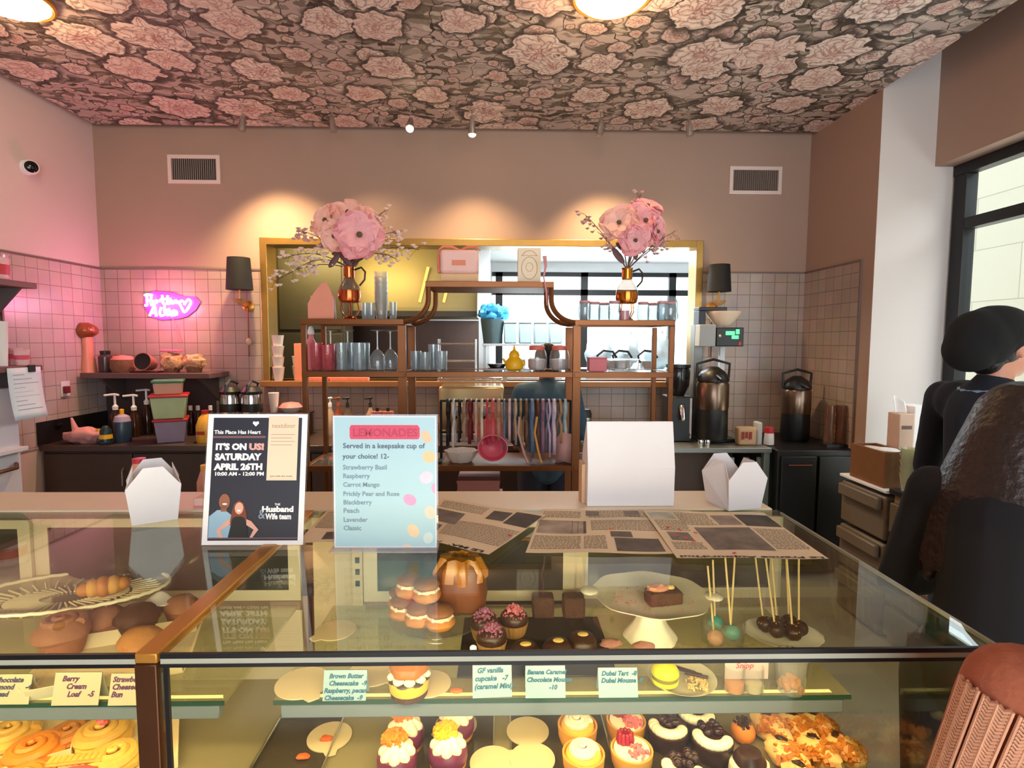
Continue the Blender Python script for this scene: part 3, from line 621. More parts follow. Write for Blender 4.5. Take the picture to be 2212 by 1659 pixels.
# cake pops
stick_m = mat('pop_stick', (236, 212, 158), .6, var=.05)
p = P3(1560, 1392, SZ)
t = thing('glass_tumbler', 'wide clear-glass tumbler holding the striped cake pops', 'tumbler', p)
obj('tumbler_wall', MB().shell([(.036, 0), (.044, .010), (.047, .050), (.047, .066)], .002, 28), clear, t)
def pop(base, top, r, m, lab, grp, sm=None, wrap=None):
    base, top = Vector(base), Vector(top)
    t = thing('cake_pop', lab, 'cake pop', base, grp); d = top - base
    obj('stick', MB().tube([d * .1, d], .0022, 8), stick_m, t)
    obj('cake_ball', MB().ball((0, 0, r), (r, r, r * .95), 16, 11, (.12, 3, base.x * 50)), m, t)
    if sm: obj('sprinkles', crumbs(24, r * .9, (0, 0, r * 1.25), r * .7, .003, int(base.x * 999)), sm, t)
    return t
for i, (dx, dy, tx, ty, hh) in enumerate(((-.02, -.01, -.03, .02, .17), (.012, -.022, .0, .0, .2), (.022, .012, .03, .02, .19), (-.008, .02, -.015, .03, .18))):
    pop((p[0] + dx, p[1] + dy, p[2] + .004 + .018 * (i % 2)), (p[0] + tx, p[1] + ty, p[2] + hh), .017, mat('teal_candy_stripe' if i % 2 else 'pink_candy', (70, 160, 160) if i % 2 else (232, 168, 140), .4, var=.4, scale=70),
        ('peach', 'teal', 'second peach', 'second teal')[i] + ' candy-coated cake pop standing in the glass tumbler', 'candy-coated cake pops in the tumbler')
p = P3(1690, 1378, SZ)
t = thing('white_plate', 'oval cream plate of chocolate cake pops on the upper shelf', 'plate', p, rz=-.2)
obj('plate_rim', MB().shell([(.036, 0), (.055, .004), (.068, .013)], .003, 40, sx=1.25, sy=1, rip=(16, .015)), wg, t)
for i, (dx, dy, tx, ty) in enumerate(((-.02, -.012, -.035, .03), (.012, -.024, .01, .02), (.034, -.006, .045, .03), (-.004, .014, -.01, .05), (.026, .020, .03, .06), (-.034, .014, -.05, .05))):
    pop((p[0] + dx, p[1] + dy, p[2] + .0075), (p[0] + tx, p[1] + ty, p[2] + .20), .0185, choc, ('leftmost front', 'front middle', 'rightmost', 'centre rear', 'right rear', 'left rear')[i] + ' chocolate cake pop on the oval cream plate', 'chocolate cake pops', mat('gold_sprinkle', (214, 158, 54), .4, var=.2))
# ------------------------------------------------------------------ lower deck
def tray(px, py, wx, wy, lab, rh=.009):
    t = thing('glass_tray', lab, 'tray', P3(px, py, DZ), 'dark glass trays on the lower deck')
    obj('tray_base', MB().box(-wx, wx, -wy, wy, .0002, .0016), glass('smoke_glass', (150, 140, 120), rough=.1, haze=.6, hcol=(92, 80, 58)), t, smooth=False)
    obj('tray_rim', MB().box(-wx, wx, -wy - .004, -wy, .0002, rh).box(-wx, wx, wy, wy + .004, .0002, rh).box(-wx - .004, -wx, -wy, wy, .0002, rh).box(wx, wx + .004, -wy, wy, .0002, rh), chrome, t, bevel=.001)
tray(640, 1625, .07, .10, 'dark glass tray with orange leftovers at the far left of the deck')
for i, px in enumerate((958, 1212, 1462)): tray(px, 1626, .104, .125, ('dark glass tray under the purple cakes', 'dark glass tray under the lemon and raspberry tarts', 'dark glass tray under the blackberry cups')[i], .0035)
for i, (px, py) in enumerate(((655, 1640), (705, 1600))):
    single('orange_leftover', MB().ball((0, 0, .006), (.014, .008, .005), 10, 7, (.3, 3, i)), mat('candied_orange', (238, 104, 40), .4), ('larger' if i == 0 else 'smaller') + ' orange cake scrap left on the dark glass tray', 'cake scrap', 'cake scraps', loc=P3(px, py, DZ + .002))
def ube(px, py, lab, top, z=DZ + .002, s=1):
    t = thing('ube_cake', lab, 'cake', P3(px, py, z), 'purple cakes with cream and crumble'); t.scale = (s, s, s)
    obj('crust', MB().lathe([(.034, 0), (.037, .002), (.038, .010)], 28), crust, t)
    obj('glazed_side', MB().lathe([(.037, .010), (.040, .018), (.040, .034), (.036, .042), (.0001, .044)], 28), purple, t)
    cr = MB()
    for i in range(8):
        a = i * .785; cr.cap((.026 * math.cos(a), .026 * math.sin(a), .044), (.004 * math.cos(a + .8), .004 * math.sin(a + .8), .066), .0115, .007, 10)
    obj('cream_ruffle', cr, cream_m, t)
    obj('crumble', crumbs(130, .023, (-.006, .010, .066), .012, .0078, int(px)), top, t)
ube(876, 1612, 'purple cake with orange crumble, rear left under the shelf rail', orange)
ube(858, 1668, 'purple cake with orange crumble, front left of the lower deck', orange)
ube(985, 1588, 'purple cake with yellow crumble at the rear, on a round board', yellow_c, DZ + .0046)
ube(968, 1652, 'purple cake with a white cream ruffle right of the front orange one', yellow_c)
def tart(px, py, lab, kind):
    t = thing('tart', lab, 'tart', P3(px, py, DZ + .0020), {'l': 'lemon cream tarts', 'r': 'raspberry tarts', 'c': 'chocolate cup tarts'}[kind])
    sm = choc if kind == 'c' else mat('tart_shell', (232, 164, 78), .55, var=.15, scale=40)
    obj('shell', MB().shell([(.036, 0), (.041, .014), (.043, .038)], .004, 32), sm, t)
    if kind == 'l':
        obj('filling', MB().lathe([(.038, .030), (.034, .040), (.0001, .042)], 28), mat('lemon_curd', (252, 200, 92), .3, var=.08), t)
        obj('cream_swirl', swirl((0, 0, .042), .026, .014, 3), cream_m, t)
    elif kind == 'r':
        obj('filling', MB().lathe([(.038, .030), (.036, .040), (.0001, .044)], 28), cream_m, t)
        b = MB(); q = random.Random(px)
        for i in range(9): b.cap((.012 * math.cos(i * .7) - .010, .016 + .010 * math.sin(i * .7), .045), (.012 * math.cos(i * .7) - .010, .018 + .010 * math.sin(i * .7), .058), .0075, .005, 10)
        obj('raspberries', b, berry, t)
        obj('pink_crumbs', crumbs(40, .020, (.010, -.014, .042), .006, .006, px), mat('freeze_dried_berry', (236, 120, 130), .7, var=.4, scale=60), t)
    else:
        obj('chocolate_fill', MB().lathe([(.038, .030), (.036, .041), (.0001, .044)], 28), choc, t)
        cb = MB()
        for i in range(11): a = -3.3 + 2.7 * i / 10; cb.ball((.030 * math.cos(a), .030 * math.sin(a), .044), (.012, .012, .010), 10, 7)
        obj('cream_crescent', cb, cream_m, t)
        b = MB(); q = random.Random(px)
        for i in range(14): b.ball((q.uniform(-.016, .026), q.uniform(-.008, .028), .047 + q.random() * .008), .0085, 10, 7)
        obj('blackberries', b, mat('blackberry', (48, 18, 26), .25, var=.4, scale=70), t)
tart(1247, 1600, 'lemon cream tart at the rear, touching the shelf rail', 'l'); tart(1260, 1664, 'lemon cream tart at the front of the lower deck', 'l')
tart(1352, 1590, 'raspberry tart at the rear, half hidden by the shelf rail', 'r'); tart(1364, 1655, 'raspberry tart at the front with berries heaped at its back', 'r')
tart(1442, 1608, 'chocolate cup with cream crescent and blackberries, rear of the deck', 'c'); tart(1538, 1632, 'chocolate cup with cream crescent and blackberries, middle of the deck', 'c')
tart(1474, 1700, 'chocolate cup with cream crescent, cut off by the front edge', 'c'); tart(1502, 1578, 'chocolate cup tucked furthest back under the shelf rail', 'c')
t = thing('striped_dome', 'dark chocolate dome on a white cream base right of the blackberry cups', 'chocolate cake', P3(1618, 1672, DZ + .0005))
obj('cream_base', MB().lathe([(.036, 0), (.040, .010), (.038, .024), (.03, .03)], 28, rip=(6, .06)), cream_m, t)
obj('chocolate_cap', MB().lathe([(.032, .024), (.032, .032), (.022, .048), (.0001, .054)], 28), choc, t)
t = thing('orange_macaron', 'orange macaron with chocolate top under the right end of the rail', 'macaron', P3(1604, 1602, DZ + .0005))
obj('shell', MB().ball((0, 0, .024), (.026, .026, .024), 20, 12), mat('apricot', (240, 146, 62), .4, var=.12), t)
obj('chocolate_topping', crumbs(30, .016, (0, 0, .042), .008, .007, 5), choc, t)
k = 0
for px, py, L_ in ((1665, 1600, .05), (1722, 1600, .05), (1770, 1600, .045), (1700, 1660, .05), (1768, 1655, .05), (1822, 1650, .045), (1740, 1720, .05)):
    t = thing('nut_roll', ('rear left', 'rear middle', 'rear right, under the rail end', 'middle row left', 'middle row centre', 'middle row right, nearest the case side', 'front row, cut off by the lower edge')[k] + ' cream roll with caramelised nuts', 'cream roll', P3(px, py, DZ + .0005), 'cream rolls with caramelised nuts', .5); k += 1
    obj('roll', MB().ball((0, 0, .026), (.028, L_, .026), 18, 12, (.16, 3, k)), mat('toasted_cream', (238, 196, 128), .5, var=.1, scale=30, bump=.4), t)
    obj('caramel_nuts', crumbs(80, .034, (0, -.006, .032), .020, .010, k * 7), mat('caramel_nuts', (196, 120, 48), .4, var=.45, scale=40), t)
    obj('chocolate_curl', MB().ball((.006, .018, .048), (.011, .014, .006), 10, 7, (.4, 3, k)), choc, t)
# ------------------------------------------------------------------ left case
p = P3(150, 1345, SZ)
t = thing('oval_glass_platter', 'large oval cut-glass footed platter in the left case', 'platter', p, rz=.22)
obj('foot', MB().shell([(.055, 0), (.045, .008), (.022, .03), (.022, .05), (.05, .058)], .005, 32, rip=(12, .04)), cut, t)
obj('platter_bowl', MB().shell([(.05, .056), (.11, .060), (.128, .072), (.132, .076)], .004, 60, sx=1.62, sy=.86, rip=(30, .012)), glass('platter_glass', (240, 236, 220), rough=.08, refl=3, haze=.25, hcol=(240, 230, 200)), t)
fr_ = mat('frosted_cut_glass', (250, 240, 208), .12, var=.06, spec=.9)
obj('beaded_rim', MB().tube([(.131 * 1.62 * math.cos(i * PI / 40), .131 * .86 * math.sin(i * PI / 40), .0765 + .0015 * (i % 2)) for i in range(80)], .0042, 8, True), fr_, t)
pt_ = MB()
for k in range(44):
    a = 2 * PI * k / 44
    for r0, r1, da in ((.035, .078, .10), (.082, .118, -.09)): pt_.tube([(r0 * 1.62 * math.cos(a), r0 * .86 * math.sin(a), .0625), (r1 * 1.62 * math.cos(a + da), r1 * .86 * math.sin(a + da), .0625 + (.004 if r1 > .1 else 0))], .0022, 5)
ck = obj('cut_pattern', pt_, fr_, t); ck['kind'] = 'stuff'
q = thing('croissant_roll', 'small golden rolled croissant on the oval glass platter', 'croissant', (p[0] + .090, p[1] - .004, p[2] + .068), rz=.5)
for i, (x, r) in enumerate(((-.038, .017), (-.022, .023), (-.003, .027), (.017, .024), (.033, .017))):
    obj('rolled_layer', MB().ball((x, 0, .022), (.017, r, r * .9), 18, 11), gold_cake if i % 2 else crust, q)
t = thing('paper_tray', 'white folded paper tray of brown muffins in the left case', 'paper tray', P3(262, 1432, SZ), rz=.35)
tm = mat('tray_paper', (240, 222, 184), .6, var=.03)
obj('tray_floor', MB().box(-.125, .125, -.085, .085, .0004, .002), tm, t, smooth=False)
for a, b_, nm in (((-.125, -.085), (.125, -.085), 0), ((.125, -.085), (.125, .085), 0), ((.125, .085), (-.125, .085), 0), ((-.125, .085), (-.125, -.085), 0)):
    dx, dy = (b_[1] - a[1]), -(b_[0] - a[0]); l = math.hypot(dx, dy); dx, dy = dx / l * .014, dy / l * .014
    obj('tray_wall', MB().add([(a[0], a[1], .001), (b_[0], b_[1], .001), (b_[0] + dx, b_[1] + dy, .028), (a[0] + dx, a[1] + dy, .028)], [(0, 1, 2, 3)]), tm, t, smooth=False, solid=.0012)
p0 = t.location
mw = mat('muffin_brown', (158, 104, 72), .7, var=.25, scale=30, bump=.4); mw2 = mat('muffin_dark', (78, 44, 30), .6, var=.25, scale=30, bump=.3); mw3 = mat('muffin_tan', (190, 128, 72), .7, var=.25, scale=30, bump=.4)
for i, (px, py, m, s, lab) in enumerate(((138, 1412, mw, 1.25, 'big swirled cinnamon muffin at the left of the paper tray'), (232, 1372, mw, 1.0, 'brown muffin behind the swirled one, beside the glass platter'), (300, 1372, mw2, 1.12, 'dark chocolate muffin at the centre of the paper tray'), (306, 1424, mw3, 1.05, 'tan rough-topped muffin at the front of the paper tray'), (392, 1340, mw, .95, 'muffin at the back of the tray against the brass divider'))):
    q = thing('muffin', lab, 'muffin', P3(px, py, SZ + .0022), 'muffins in the paper tray'); q.scale = (s, s, s)
    obj('muffin_cup', MB().lathe([(.026, 0), (.030, .01), (.036, .034)], 36, rip=(18, .02)), m, q)
    obj('muffin_top', MB().lathe([(.036, .030), (.041, .036), (.040, .044), (.030, .056), (.015, .062), (.0001, .064)], 36, rip=(5, .03), twist=.1).noise(.003, 30, i), m, q)
    if i == 0: obj('swirl', swirl((0, 0, .056), .030, .010, 2.2, .22), m, q)
single('white_napkin', MB().grid(8, 8, lambda u, v: ((u - .5) * .06, (v - .5) * .05, .058 + .014 * math.sin(u * 4) * v)), paper, 'white paper napkin sticking up behind the dark muffin', 'napkin', loc=P3(344, 1350, SZ), solid=.001)
# pastries on the deck of the left case
pt = mat('danish', (226, 136, 44), .4, var=.35, scale=26, bump=.3); pt2 = mat('danish_pale', (240, 184, 88), .45, var=.3, scale=26, bump=.3)
for px, py, wx in ((230, 1640, .13), (20, 1620, .12)):
    t = thing('pastry_tray', 'white card tray ' + ('under the berry pastries beside the divider post' if px > 100 else 'at the far left of the lower deck'), 'tray', P3(px, py, DZ), 'white card pastry trays', .5)
    obj('tray_floor', MB().box(-wx, wx, -.10, .10, .0004, .002), tm, t, smooth=False)
    obj('tray_rim', MB().box(-wx, -wx + .002, -.10, .10, .002, .024).box(wx - .002, wx, -.10, .10, .002, .024).box(-wx + .002, wx - .002, .098, .10, .002, .024).box(-wx + .002, wx - .002, -.10, -.098, .002, .024), tm, t, smooth=False)
def danish(px, py, lab, s=1, m=pt, kind=0, dz=.003):
    t = thing('danish_pastry', lab, 'pastry', P3(px, py, DZ + dz), 'danish pastries on the lower deck', px * .01); t.scale = (s, s, s)
    obj('coil', swirl((0, 0, .014), .040, .022, 2.6, .36), m, t)
    obj('dough_base', MB().lathe([(.036, 0), (.050, .006), (.050, .014), (.038, .020)], 30, rip=(9, .05)).noise(.003, 30, px), m, t)
    if kind: obj('berry_jam', MB().ball((.004, 0, .042), (.016, .012, .007), 12, 8, (.3, 3, px)), mat('pink_jam', (240, 96, 92), .3, var=.2), t)
danish(75, 1640, 'glossy orange coiled danish at the left, below the Berry card', 1.1)
danish(25, 1600, 'coiled danish half cut off by the left edge of the photo', 1.0, pt2)
danish(50, 1705, 'coiled danish at the very bottom left', 1.0)
danish(225, 1600, 'berry-topped danish near the divider post', 1.1, pt2, 1)
danish(250, 1650, 'pale coiled danish beside the divider post', 1.0, pt2)
danish(150, 1600, 'dark baked danish behind the waffle biscuit', .9, crust)
t = thing('waffle_biscuit', 'ridged waffle biscuit lying across the pastries', 'biscuit', P3(165, 1640, DZ + .035), rz=.15)
wf = MB()
for i in range(9): wf.tube([(-.045 + i * .011, -.010, 0), (-.045 + i * .011, .010, 0)], .006, 8)
obj('ridges', wf, pt2, t); obj('biscuit_edge', MB().box(-.05, .05, -.012, .012, -.004, .001), gold_cake, t, bevel=.003)
single('pink_jam_slice', MB().ball((0, 0, 0), (.036, .014, .009), 16, 10, (.25, 3, 8)), mat('pink_jam', (240, 96, 92), .3), 'long pink jam slice in front of the waffle biscuit', 'jam slice', loc=P3(165, 1668, DZ + .03), rot=(0, 0, .15))
# ------------------------------------------------------------------ signs on the case tops
ZT = GZ + .0004
def sheet_sign(name, label, px, py, w_, h_, lean, rz):
    p = atz(px, py, ZT); t = thing(name, label, 'sign', (p.x, p.y, ZT + .001)); t.rotation_euler = (-lean, 0, rz); return t
wp = mat('sign_paper', (246, 240, 240), .55, var=.02)
W_, H_ = .2145, .279
t = sheet_sign('event_sign', 'leaning white-bordered dark navy event poster in an acrylic holder', 545, 1178, W_, H_, .18, 0)
obj('acrylic_holder', MB().box(-W_ / 2 - .003, W_ / 2 + .003, .0008, .0028, -.001, H_ + .003), acryl, t, smooth=False)
ft = MB().box(-W_ / 2 - .003, W_ / 2 + .003, .0008, .07, -.002, .0004); obj('holder_foot', ft.xf(Matrix.Rotation(.18, 4, 'X')), acryl, t, smooth=False)
obj('paper', MB().box(-W_ / 2, W_ / 2, 0, .0007, 0, H_), wp, t, smooth=False)
def fl(name, x0, x1, z0, z1, m, d=1): return obj(name, MB().box(x0, x1, -.0003 * d, -.0003 * d + .00025, z0, z1), m, t, smooth=False)
def flp(name, poly, m, d=1, sm=False): return obj(name, MB().prism(poly, .00025, Matrix.Translation((0, -.0003 * d, 0)) @ XZ), m, t, smooth=sm)
def ell(cx, cz, rx, rz_, a0=0, a1=2 * PI, n=28): return [(cx + rx * math.cos(a0 + (a1 - a0) * i / n), cz + rz_ * math.sin(a0 + (a1 - a0) * i / n)) for i in range(n + (a1 - a0 < 6.2))]
navy = mat('poster_navy', (34, 34, 48), .45, var=.05); wink = mat('white_ink', (248, 244, 244), .6, var=0); pink_ink = mat('pink_ink', (236, 168, 160), .6, var=0)
fl('navy_panel', -.0955, .0955, .009, .271, navy, 1); fl('rose_rule', -.0955, .018, .227, .2315, mat('rose_rule', (126, 88, 94), .6, var=0), 2)
fl('rose_rule', -.0955, .0955, .0128, .0152, mat('rose_rule', (126, 88, 94), .6, var=0), 2)
def wt(s, x, z, wd, ht, m=wink, bold=.0006, d=3): return text(s, .02, (x, -.0003 * d, z), m, t, bold=bold, width=wd, height=ht)
wt('This Place Has Heart', -.0925, .236, .100, .0085); flp('heart', [(-.004, .252), (.003, .259), (.0015, .263), (-.002, .263), (-.004, .261), (-.006, .263), (-.0095, .263), (-.011, .259)], wink, 3)
wt("IT'S ON", -.088, .202, .066, .0155, bold=.0012); wt('US!', -.016, .202, .032, .0155, pink_ink, bold=.0012)
wt('SATURDAY', -.088, .180, .100, .0155, bold=.0012); wt('APRIL 26TH', -.088, .159, .104, .0155, bold=.0012); wt('10:00 AM - 12:00 PM', -.088, .1465, .104, .0085, bold=.0008)
cardm = mat('poster_card', (240, 214, 184), .55, var=.02)
fl('glued_card', .024, .0885, .136, .274, cardm, 4); fl('card_border', .026, .0865, .1385, .1392, pink_ink, 5)
wt('nextdoor', .031, .249, .05, .010, mat('tan_ink', (190, 150, 116), .6, var=0), 0, 5)
for i in range(4): fl('fine_print', .030, .082 - .006 * (i % 2), .234 - .0075 * i, .2352 - .0075 * i, mat('tan_ink', (190, 150, 116), .6, var=0), 5)
wt('Join with this invite', .032, .1435, .048, .0042, mat('brown_ink', (120, 84, 84), .6, var=0), .0001, 5)
wt('THE', .044, .083, .012, .0045); wt('Husband', .017, .0695, .067, .013, bold=.001); wt('&', .010, .055, .014, .019, mat('grey_ink', (150, 160, 180), .6, var=0), 0); wt('Wife team', .026, .054, .055, .013, bold=.0008)
sk1 = mat('printed_brown_skin', (150, 92, 66), .6, var=.05); sk2 = mat('printed_pale_skin', (226, 170, 150), .6, var=.05); hr = mat('printed_auburn', (128, 60, 36), .6, var=.2); bs = mat('printed_blue_shirt', (150, 184, 206), .6, var=.15); bt = mat('printed_black_top', (28, 26, 26), .6, var=.1)
flp('printed_shirt', [(-.094, .0155), (-.094, .060), (-.078, .073), (-.062, .074), (-.046, .062), (-.044, .0155)], bs, 3)
flp('printed_man_face', ell(-.063, .091, .0115, .0165), sk1, 4, True); flp('printed_neck', [(-.070, .070), (-.057, .070), (-.058, .082), (-.069, .082)], sk1, 4)
flp('printed_hair', ell(-.063, .093, .0122, .0165, .25, PI - .25), mat('printed_dark_hair', (40, 26, 22), .6, var=.1), 3, True)
flp('printed_auburn_hair', [(-.050, .040), (-.046, .070), (-.042, .086), (-.032, .094), (-.022, .088), (-.016, .070), (-.012, .044), (-.020, .050), (-.040, .048)], hr, 5)
flp('printed_woman_face', ell(-.031, .077, .009, .0125), sk2, 6, True); flp('printed_smile', ell(-.031, .072, .0042, .0018), wink, 7, True); flp('printed_smile', ell(-.062, .086, .005, .0018), wink, 5, True)
flp('printed_top', [(-.052, .0155), (-.047, .040), (-.044, .056), (-.036, .060), (-.026, .060), (-.018, .056), (-.012, .036), (-.010, .0155)], bt, 6)
flp('printed_arm', [(-.050, .056), (-.058, .050), (-.078, .030), (-.070, .0155), (-.062, .0155), (-.068, .030), (-.048, .044)], sk2, 6); flp('printed_arm', [(-.014, .054), (-.004, .050), (.012, .032), (.000, .0155), (-.006, .0155), (.002, .032), (-.014, .042)], sk2, 6)
# pale blue menu sign
W_, H_ = .2145, .280
t = sheet_sign('drinks_menu_sign', 'upright pale blue drinks menu sign with printed pastel eggs', 833, 1186, W_, H_, .03, -.01)
obj('acrylic_holder', MB().box(-W_ / 2 - .003, W_ / 2 + .003, .0008, .0028, 0, H_ + .003), acryl, t, smooth=False)
obj('holder_foot', MB().box(-W_ / 2 - .006, W_ / 2 + .004, -.022, .07, -.001, .0016).xf(Matrix.Rotation(.03, 4, 'X')), glass('acrylic_foot', (246, 246, 250), haze=.25, hcol=(236, 226, 232)), t, smooth=False)
obj('paper', MB().box(-W_ / 2, W_ / 2, 0, .0007, .002, H_), mat('menu_edge', (224, 226, 232), .55, var=.02), t, smooth=False)
fl('blue_field', -.104, .1045, .005, .277, mat('menu_blue', (174, 206, 216), .55, var=.05, scale=6), 1)
def mu(cx, cy): return (-.10725 + (cx - 1240) / 900 * .2145, .002 + (1310 - cy) / 1150 * .278)
u0, z0 = mu(1385, 362); u1, z1 = mu(1995, 240)
flp('pink_banner', [(u0 + .002, z0), (u1 - .003, z0), (u1, z0 + .006), (u1, z1 - .006), (u1 - .004, z1), (u0 + .003, z1), (u0, z1 - .006), (u0, z0 + .005)], mat('pink_banner', (214, 74, 102), .6, var=.2, scale=300), 2)
dk = mat('rose_ink', (182, 62, 92), .6, var=0); mi = mat('menu_ink', (84, 96, 112), .6, var=0); mi2 = mat('menu_ink_pale', (122, 142, 158), .6, var=0)
text('LEMONADES', .02, (u0 + .006, -.0012, z0 + .006), dk, t, bold=.0004, width=u1 - u0 - .012, height=.017)
for s, cx0, cx1, cy in (('Served in a keepsake cup of', 1325, 2040, 440), ('your choice! 12-', 1322, 1728, 530), ('Strawberry Basil', 1322, 1705, 625), ('Raspberry', 1322, 1555, 700), ('Carrot Mango', 1322, 1640, 775), ('Prickly Pear and Rose', 1322, 1812, 855), ('Blackberry', 1322, 1570, 930), ('Peach', 1322, 1458, 1003), ('Lavender', 1322, 1532, 1082), ('Classic', 1322, 1478, 1155)):
    a, z = mu(cx0, cy); b_, _ = mu(cx1, cy); text(s, .02, (a, -.0010, z), mi if cy < 540 else mi2, t, width=b_ - a, bold=.0003)
for i, (cx, cy, rx, ry, a, c_) in enumerate(((2050, 340, 42, 58, .5, (226, 190, 158)), (2075, 515, 56, 52, -.4, (236, 196, 150)), (2050, 695, 62, 54, .4, (212, 206, 222)), (1905, 890, 60, 48, -.5, (226, 160, 196)), (2085, 1000, 48, 60, .4, (232, 206, 186)), (1935, 1160, 48, 62, .5, (232, 204, 166)), (2065, 1225, 42, 50, -.3, (206, 222, 220)), (2130, 790, 34, 50, .2, (222, 170, 202)), (1875, 1295, 40, 16, 0, (234, 206, 176)))):
    u, z = mu(cx, cy); k = .2145 / 900; pl = []
    for x, y in ell(0, 0, rx * k, ry * k): pl.append((min(.1044, u + x * math.cos(a) - y * math.sin(a)), max(.0052, z + x * math.sin(a) + y * math.cos(a))))
    flp('printed_egg', pl, mat('egg_print_%d' % i, c_, .6, var=.08, scale=60), 2, True)
# ------------------------------------------------------------------ newspapers
def newspaper(quad, photos, cols, head, label, dz):
    P = [atz(px, py, ZT) for px, py in quad]            # far-left, far-right, near-right, near-left
    c = (P[0] + P[1] + P[2] + P[3]) / 4; t = thing('newspaper', label, 'newspaper', (c.x, c.y, ZT + .0006 + dz), 'newspapers spread on the right case top')
    def q(u, v, h=0):
        a = P[0].lerp(P[1], u); b = P[3].lerp(P[2], u); r = a.lerp(b, v) - c
        return (r.x, r.y, h + .0011 * (1 + math.sin(u * 9 + v * 4)))
    obj('sheet', MB().grid(24, 10, lambda u, v: q(u, v)), mat('newsprint', (232, 208, 172), .8, var=.05), t)
    for (u0, u1, v0, v1, g) in photos:
        obj('photo', MB().grid(8, 6, lambda u, v: q(u0 + (u1 - u0) * u, v0 + (v1 - v0) * v, .0005)), mat('news_photo_%d' % g, (g + 34, g * .88 + 30, g * .78 + 26), .8, var=.85, scale=20), t)
    for (u0, u1, v0, v1, n) in cols:
        tx = MB()
        for i in range(n):
            v = v0 + (v1 - v0) * i / n; e = (v1 - v0) / n * .38; a = u0
            while a < u1 - .008:
                b_ = min(u1, a + rnd.uniform(.012, .04)); tx.add([q(a, v, .0005), q(b_, v, .0005), q(b_, v + e, .0005), q(a, v + e, .0005)], [(0, 1, 2, 3)]); a = b_ + .006
        obj('printed_text', tx, mat('news_ink', (120, 102, 86), .8, var=.1), t, smooth=False)
    if head:
        s, u0, u1, v = head; a = Vector(q(u1, v, .0012)); b_ = Vector(q(u0, v, .0012)); d = b_ - a
        text(s, .02, a, mat('headline_ink', (46, 38, 36), .8, var=0), t, name='headline', rot=(0, 0, math.atan2(d.y, d.x)), width=d.length, height=.011, bold=.0006)
    return t
newspaper([(1388, 1107), (1650, 1113), (1790, 1214), (1462, 1211)], [(.30, .72, .40, .86, 92), (.52, .70, .10, .34, 120), (.72, .99, .08, .36, 48), (.02, .22, .06, .22, 180), (.06, .22, .52, .68, 100)],
          [(.24, .50, .06, .36, 9), (.03, .26, .26, .50, 7), (.74, .98, .42, .84, 14), (.04, .26, .72, .86, 5)], ("La France Aujourd'hui", .03, .98, .975), 'rightmost newspaper, upside-down headline along its near edge', .0045)
newspaper([(1172, 1104), (1405, 1106), (1468, 1200), (1135, 1197)], [(.02, .38, .30, .60, 130), (.26, .40, .30, .60, 62), (.60, .92, .70, .96, 66), (.58, .74, .56, .68, 70), (.40, .52, .02, .16, 110), (.74, .88, .02, .18, 110)],
          [(.02, .36, .66, .94, 10), (.42, .98, .02, .22, 5), (.44, .96, .28, .54, 8), (.02, .36, .06, .24, 5), (.38, .54, .66, .94, 9)], None, 'middle newspaper with two photos, lying under its right-hand neighbour', .0020)
newspaper([(955, 1084), (1180, 1120), (1056, 1208), (890, 1168)], [(.02, .34, .30, .58, 84), (.56, .74, .10, .34, 60), (.76, .99, .06, .38, 44), (.02, .22, .64, .88, 96)],
          [(.26, .98, .48, .84, 13), (.04, .50, .06, .26, 6)], ('LE MATIN', .30, .92, .96), 'tilted newspaper whose near corner hangs over the pile of cream puffs', .0075)
newspaper([(706, 1106), (812, 1106), (800, 1176), (642, 1174)], [(.30, .60, .70, .92, 70)], [(.06, .94, .06, .60, 14), (.64, .94, .66, .92, 5)], None, 'newspaper half hidden between the dark poster and the blue menu sign', .0012)
pm = mat('petal_pink', (214, 70, 96), .6, var=.2)
for i, (px, py, c_) in enumerate(((1320, 1143, 1), (1443, 1141, 0), (1468, 1146, 0), (1462, 1157, 0), (1482, 1163, 0), (1502, 1152, 0), (1498, 1170, 0), (1586, 1196, 0), (1101, 1157, 0))):
    p = atz(px, py, GZ + .010)
    single('paper_petal', MB().ball((0, 0, 0), (.006, .004, .001), 10, 6), orange if c_ else pm, ('orange paper petal on the middle newspaper', 'leftmost pink petal on the right newspaper', 'pink petal above the grey photo, second from left', 'pink petal lowest left of the grey photo', 'pink petal at the left corner of the grey photo', 'pink petal on the far edge of the grey photo', 'pink petal nearest the grey photo centre', 'pink petal on the upside-down headline', 'lone pink petal on the tilted left newspaper')[i], 'petal', 'paper petals on the newspapers', loc=(p.x, p.y, GZ + .0115), rot=(0, 0, i))
# ------------------------------------------------------------------ takeaway boxes
boxw = mat('white_box_card', (240, 234, 234), .6, var=.02)
def takeout(px, py, z, b_, B_, h, rz, label):
    p = atz(px, py, z); t = thing('takeaway_box', label, 'takeaway box', (p.x, p.y, z + .0006), 'folded white takeaway boxes', rz)
    obj('box_floor', MB().box(-b_, b_, -b_, b_, 0, .0012), boxw, t, smooth=False)
    for i in range(4):
        M = Matrix.Rotation(i * PI / 2, 4, 'Z'); s = (B_ - b_) / h; top = h * 1.55
        pl = [(-b_, 0), (b_, 0), (B_, h), (B_ * .35, top * (.95 if i % 2 else 1)), (-B_ * .35, top * (.95 if i % 2 else 1)), (-B_, h)]
        vs = [(x, -b_ - s * min(z_, h) + (.35 * (z_ - h) if z_ > h else 0) * (1 if i % 2 else -.15), z_) for x, z_ in pl]
        obj('side_flap', MB().add(vs, [tuple(range(6))]).xf(M), boxw, t, smooth=False, solid=.0012)
    return t
takeout(335, 1118, GZ, .046, .056, .088, R(32), 'open white takeaway box left of the dark event poster')
takeout(1583, 1090, GZ + .003, .048, .058, .082, R(14), 'open white takeaway box at the right end of the cream ledge')
p = atz(1362, 1094, GZ + .003)
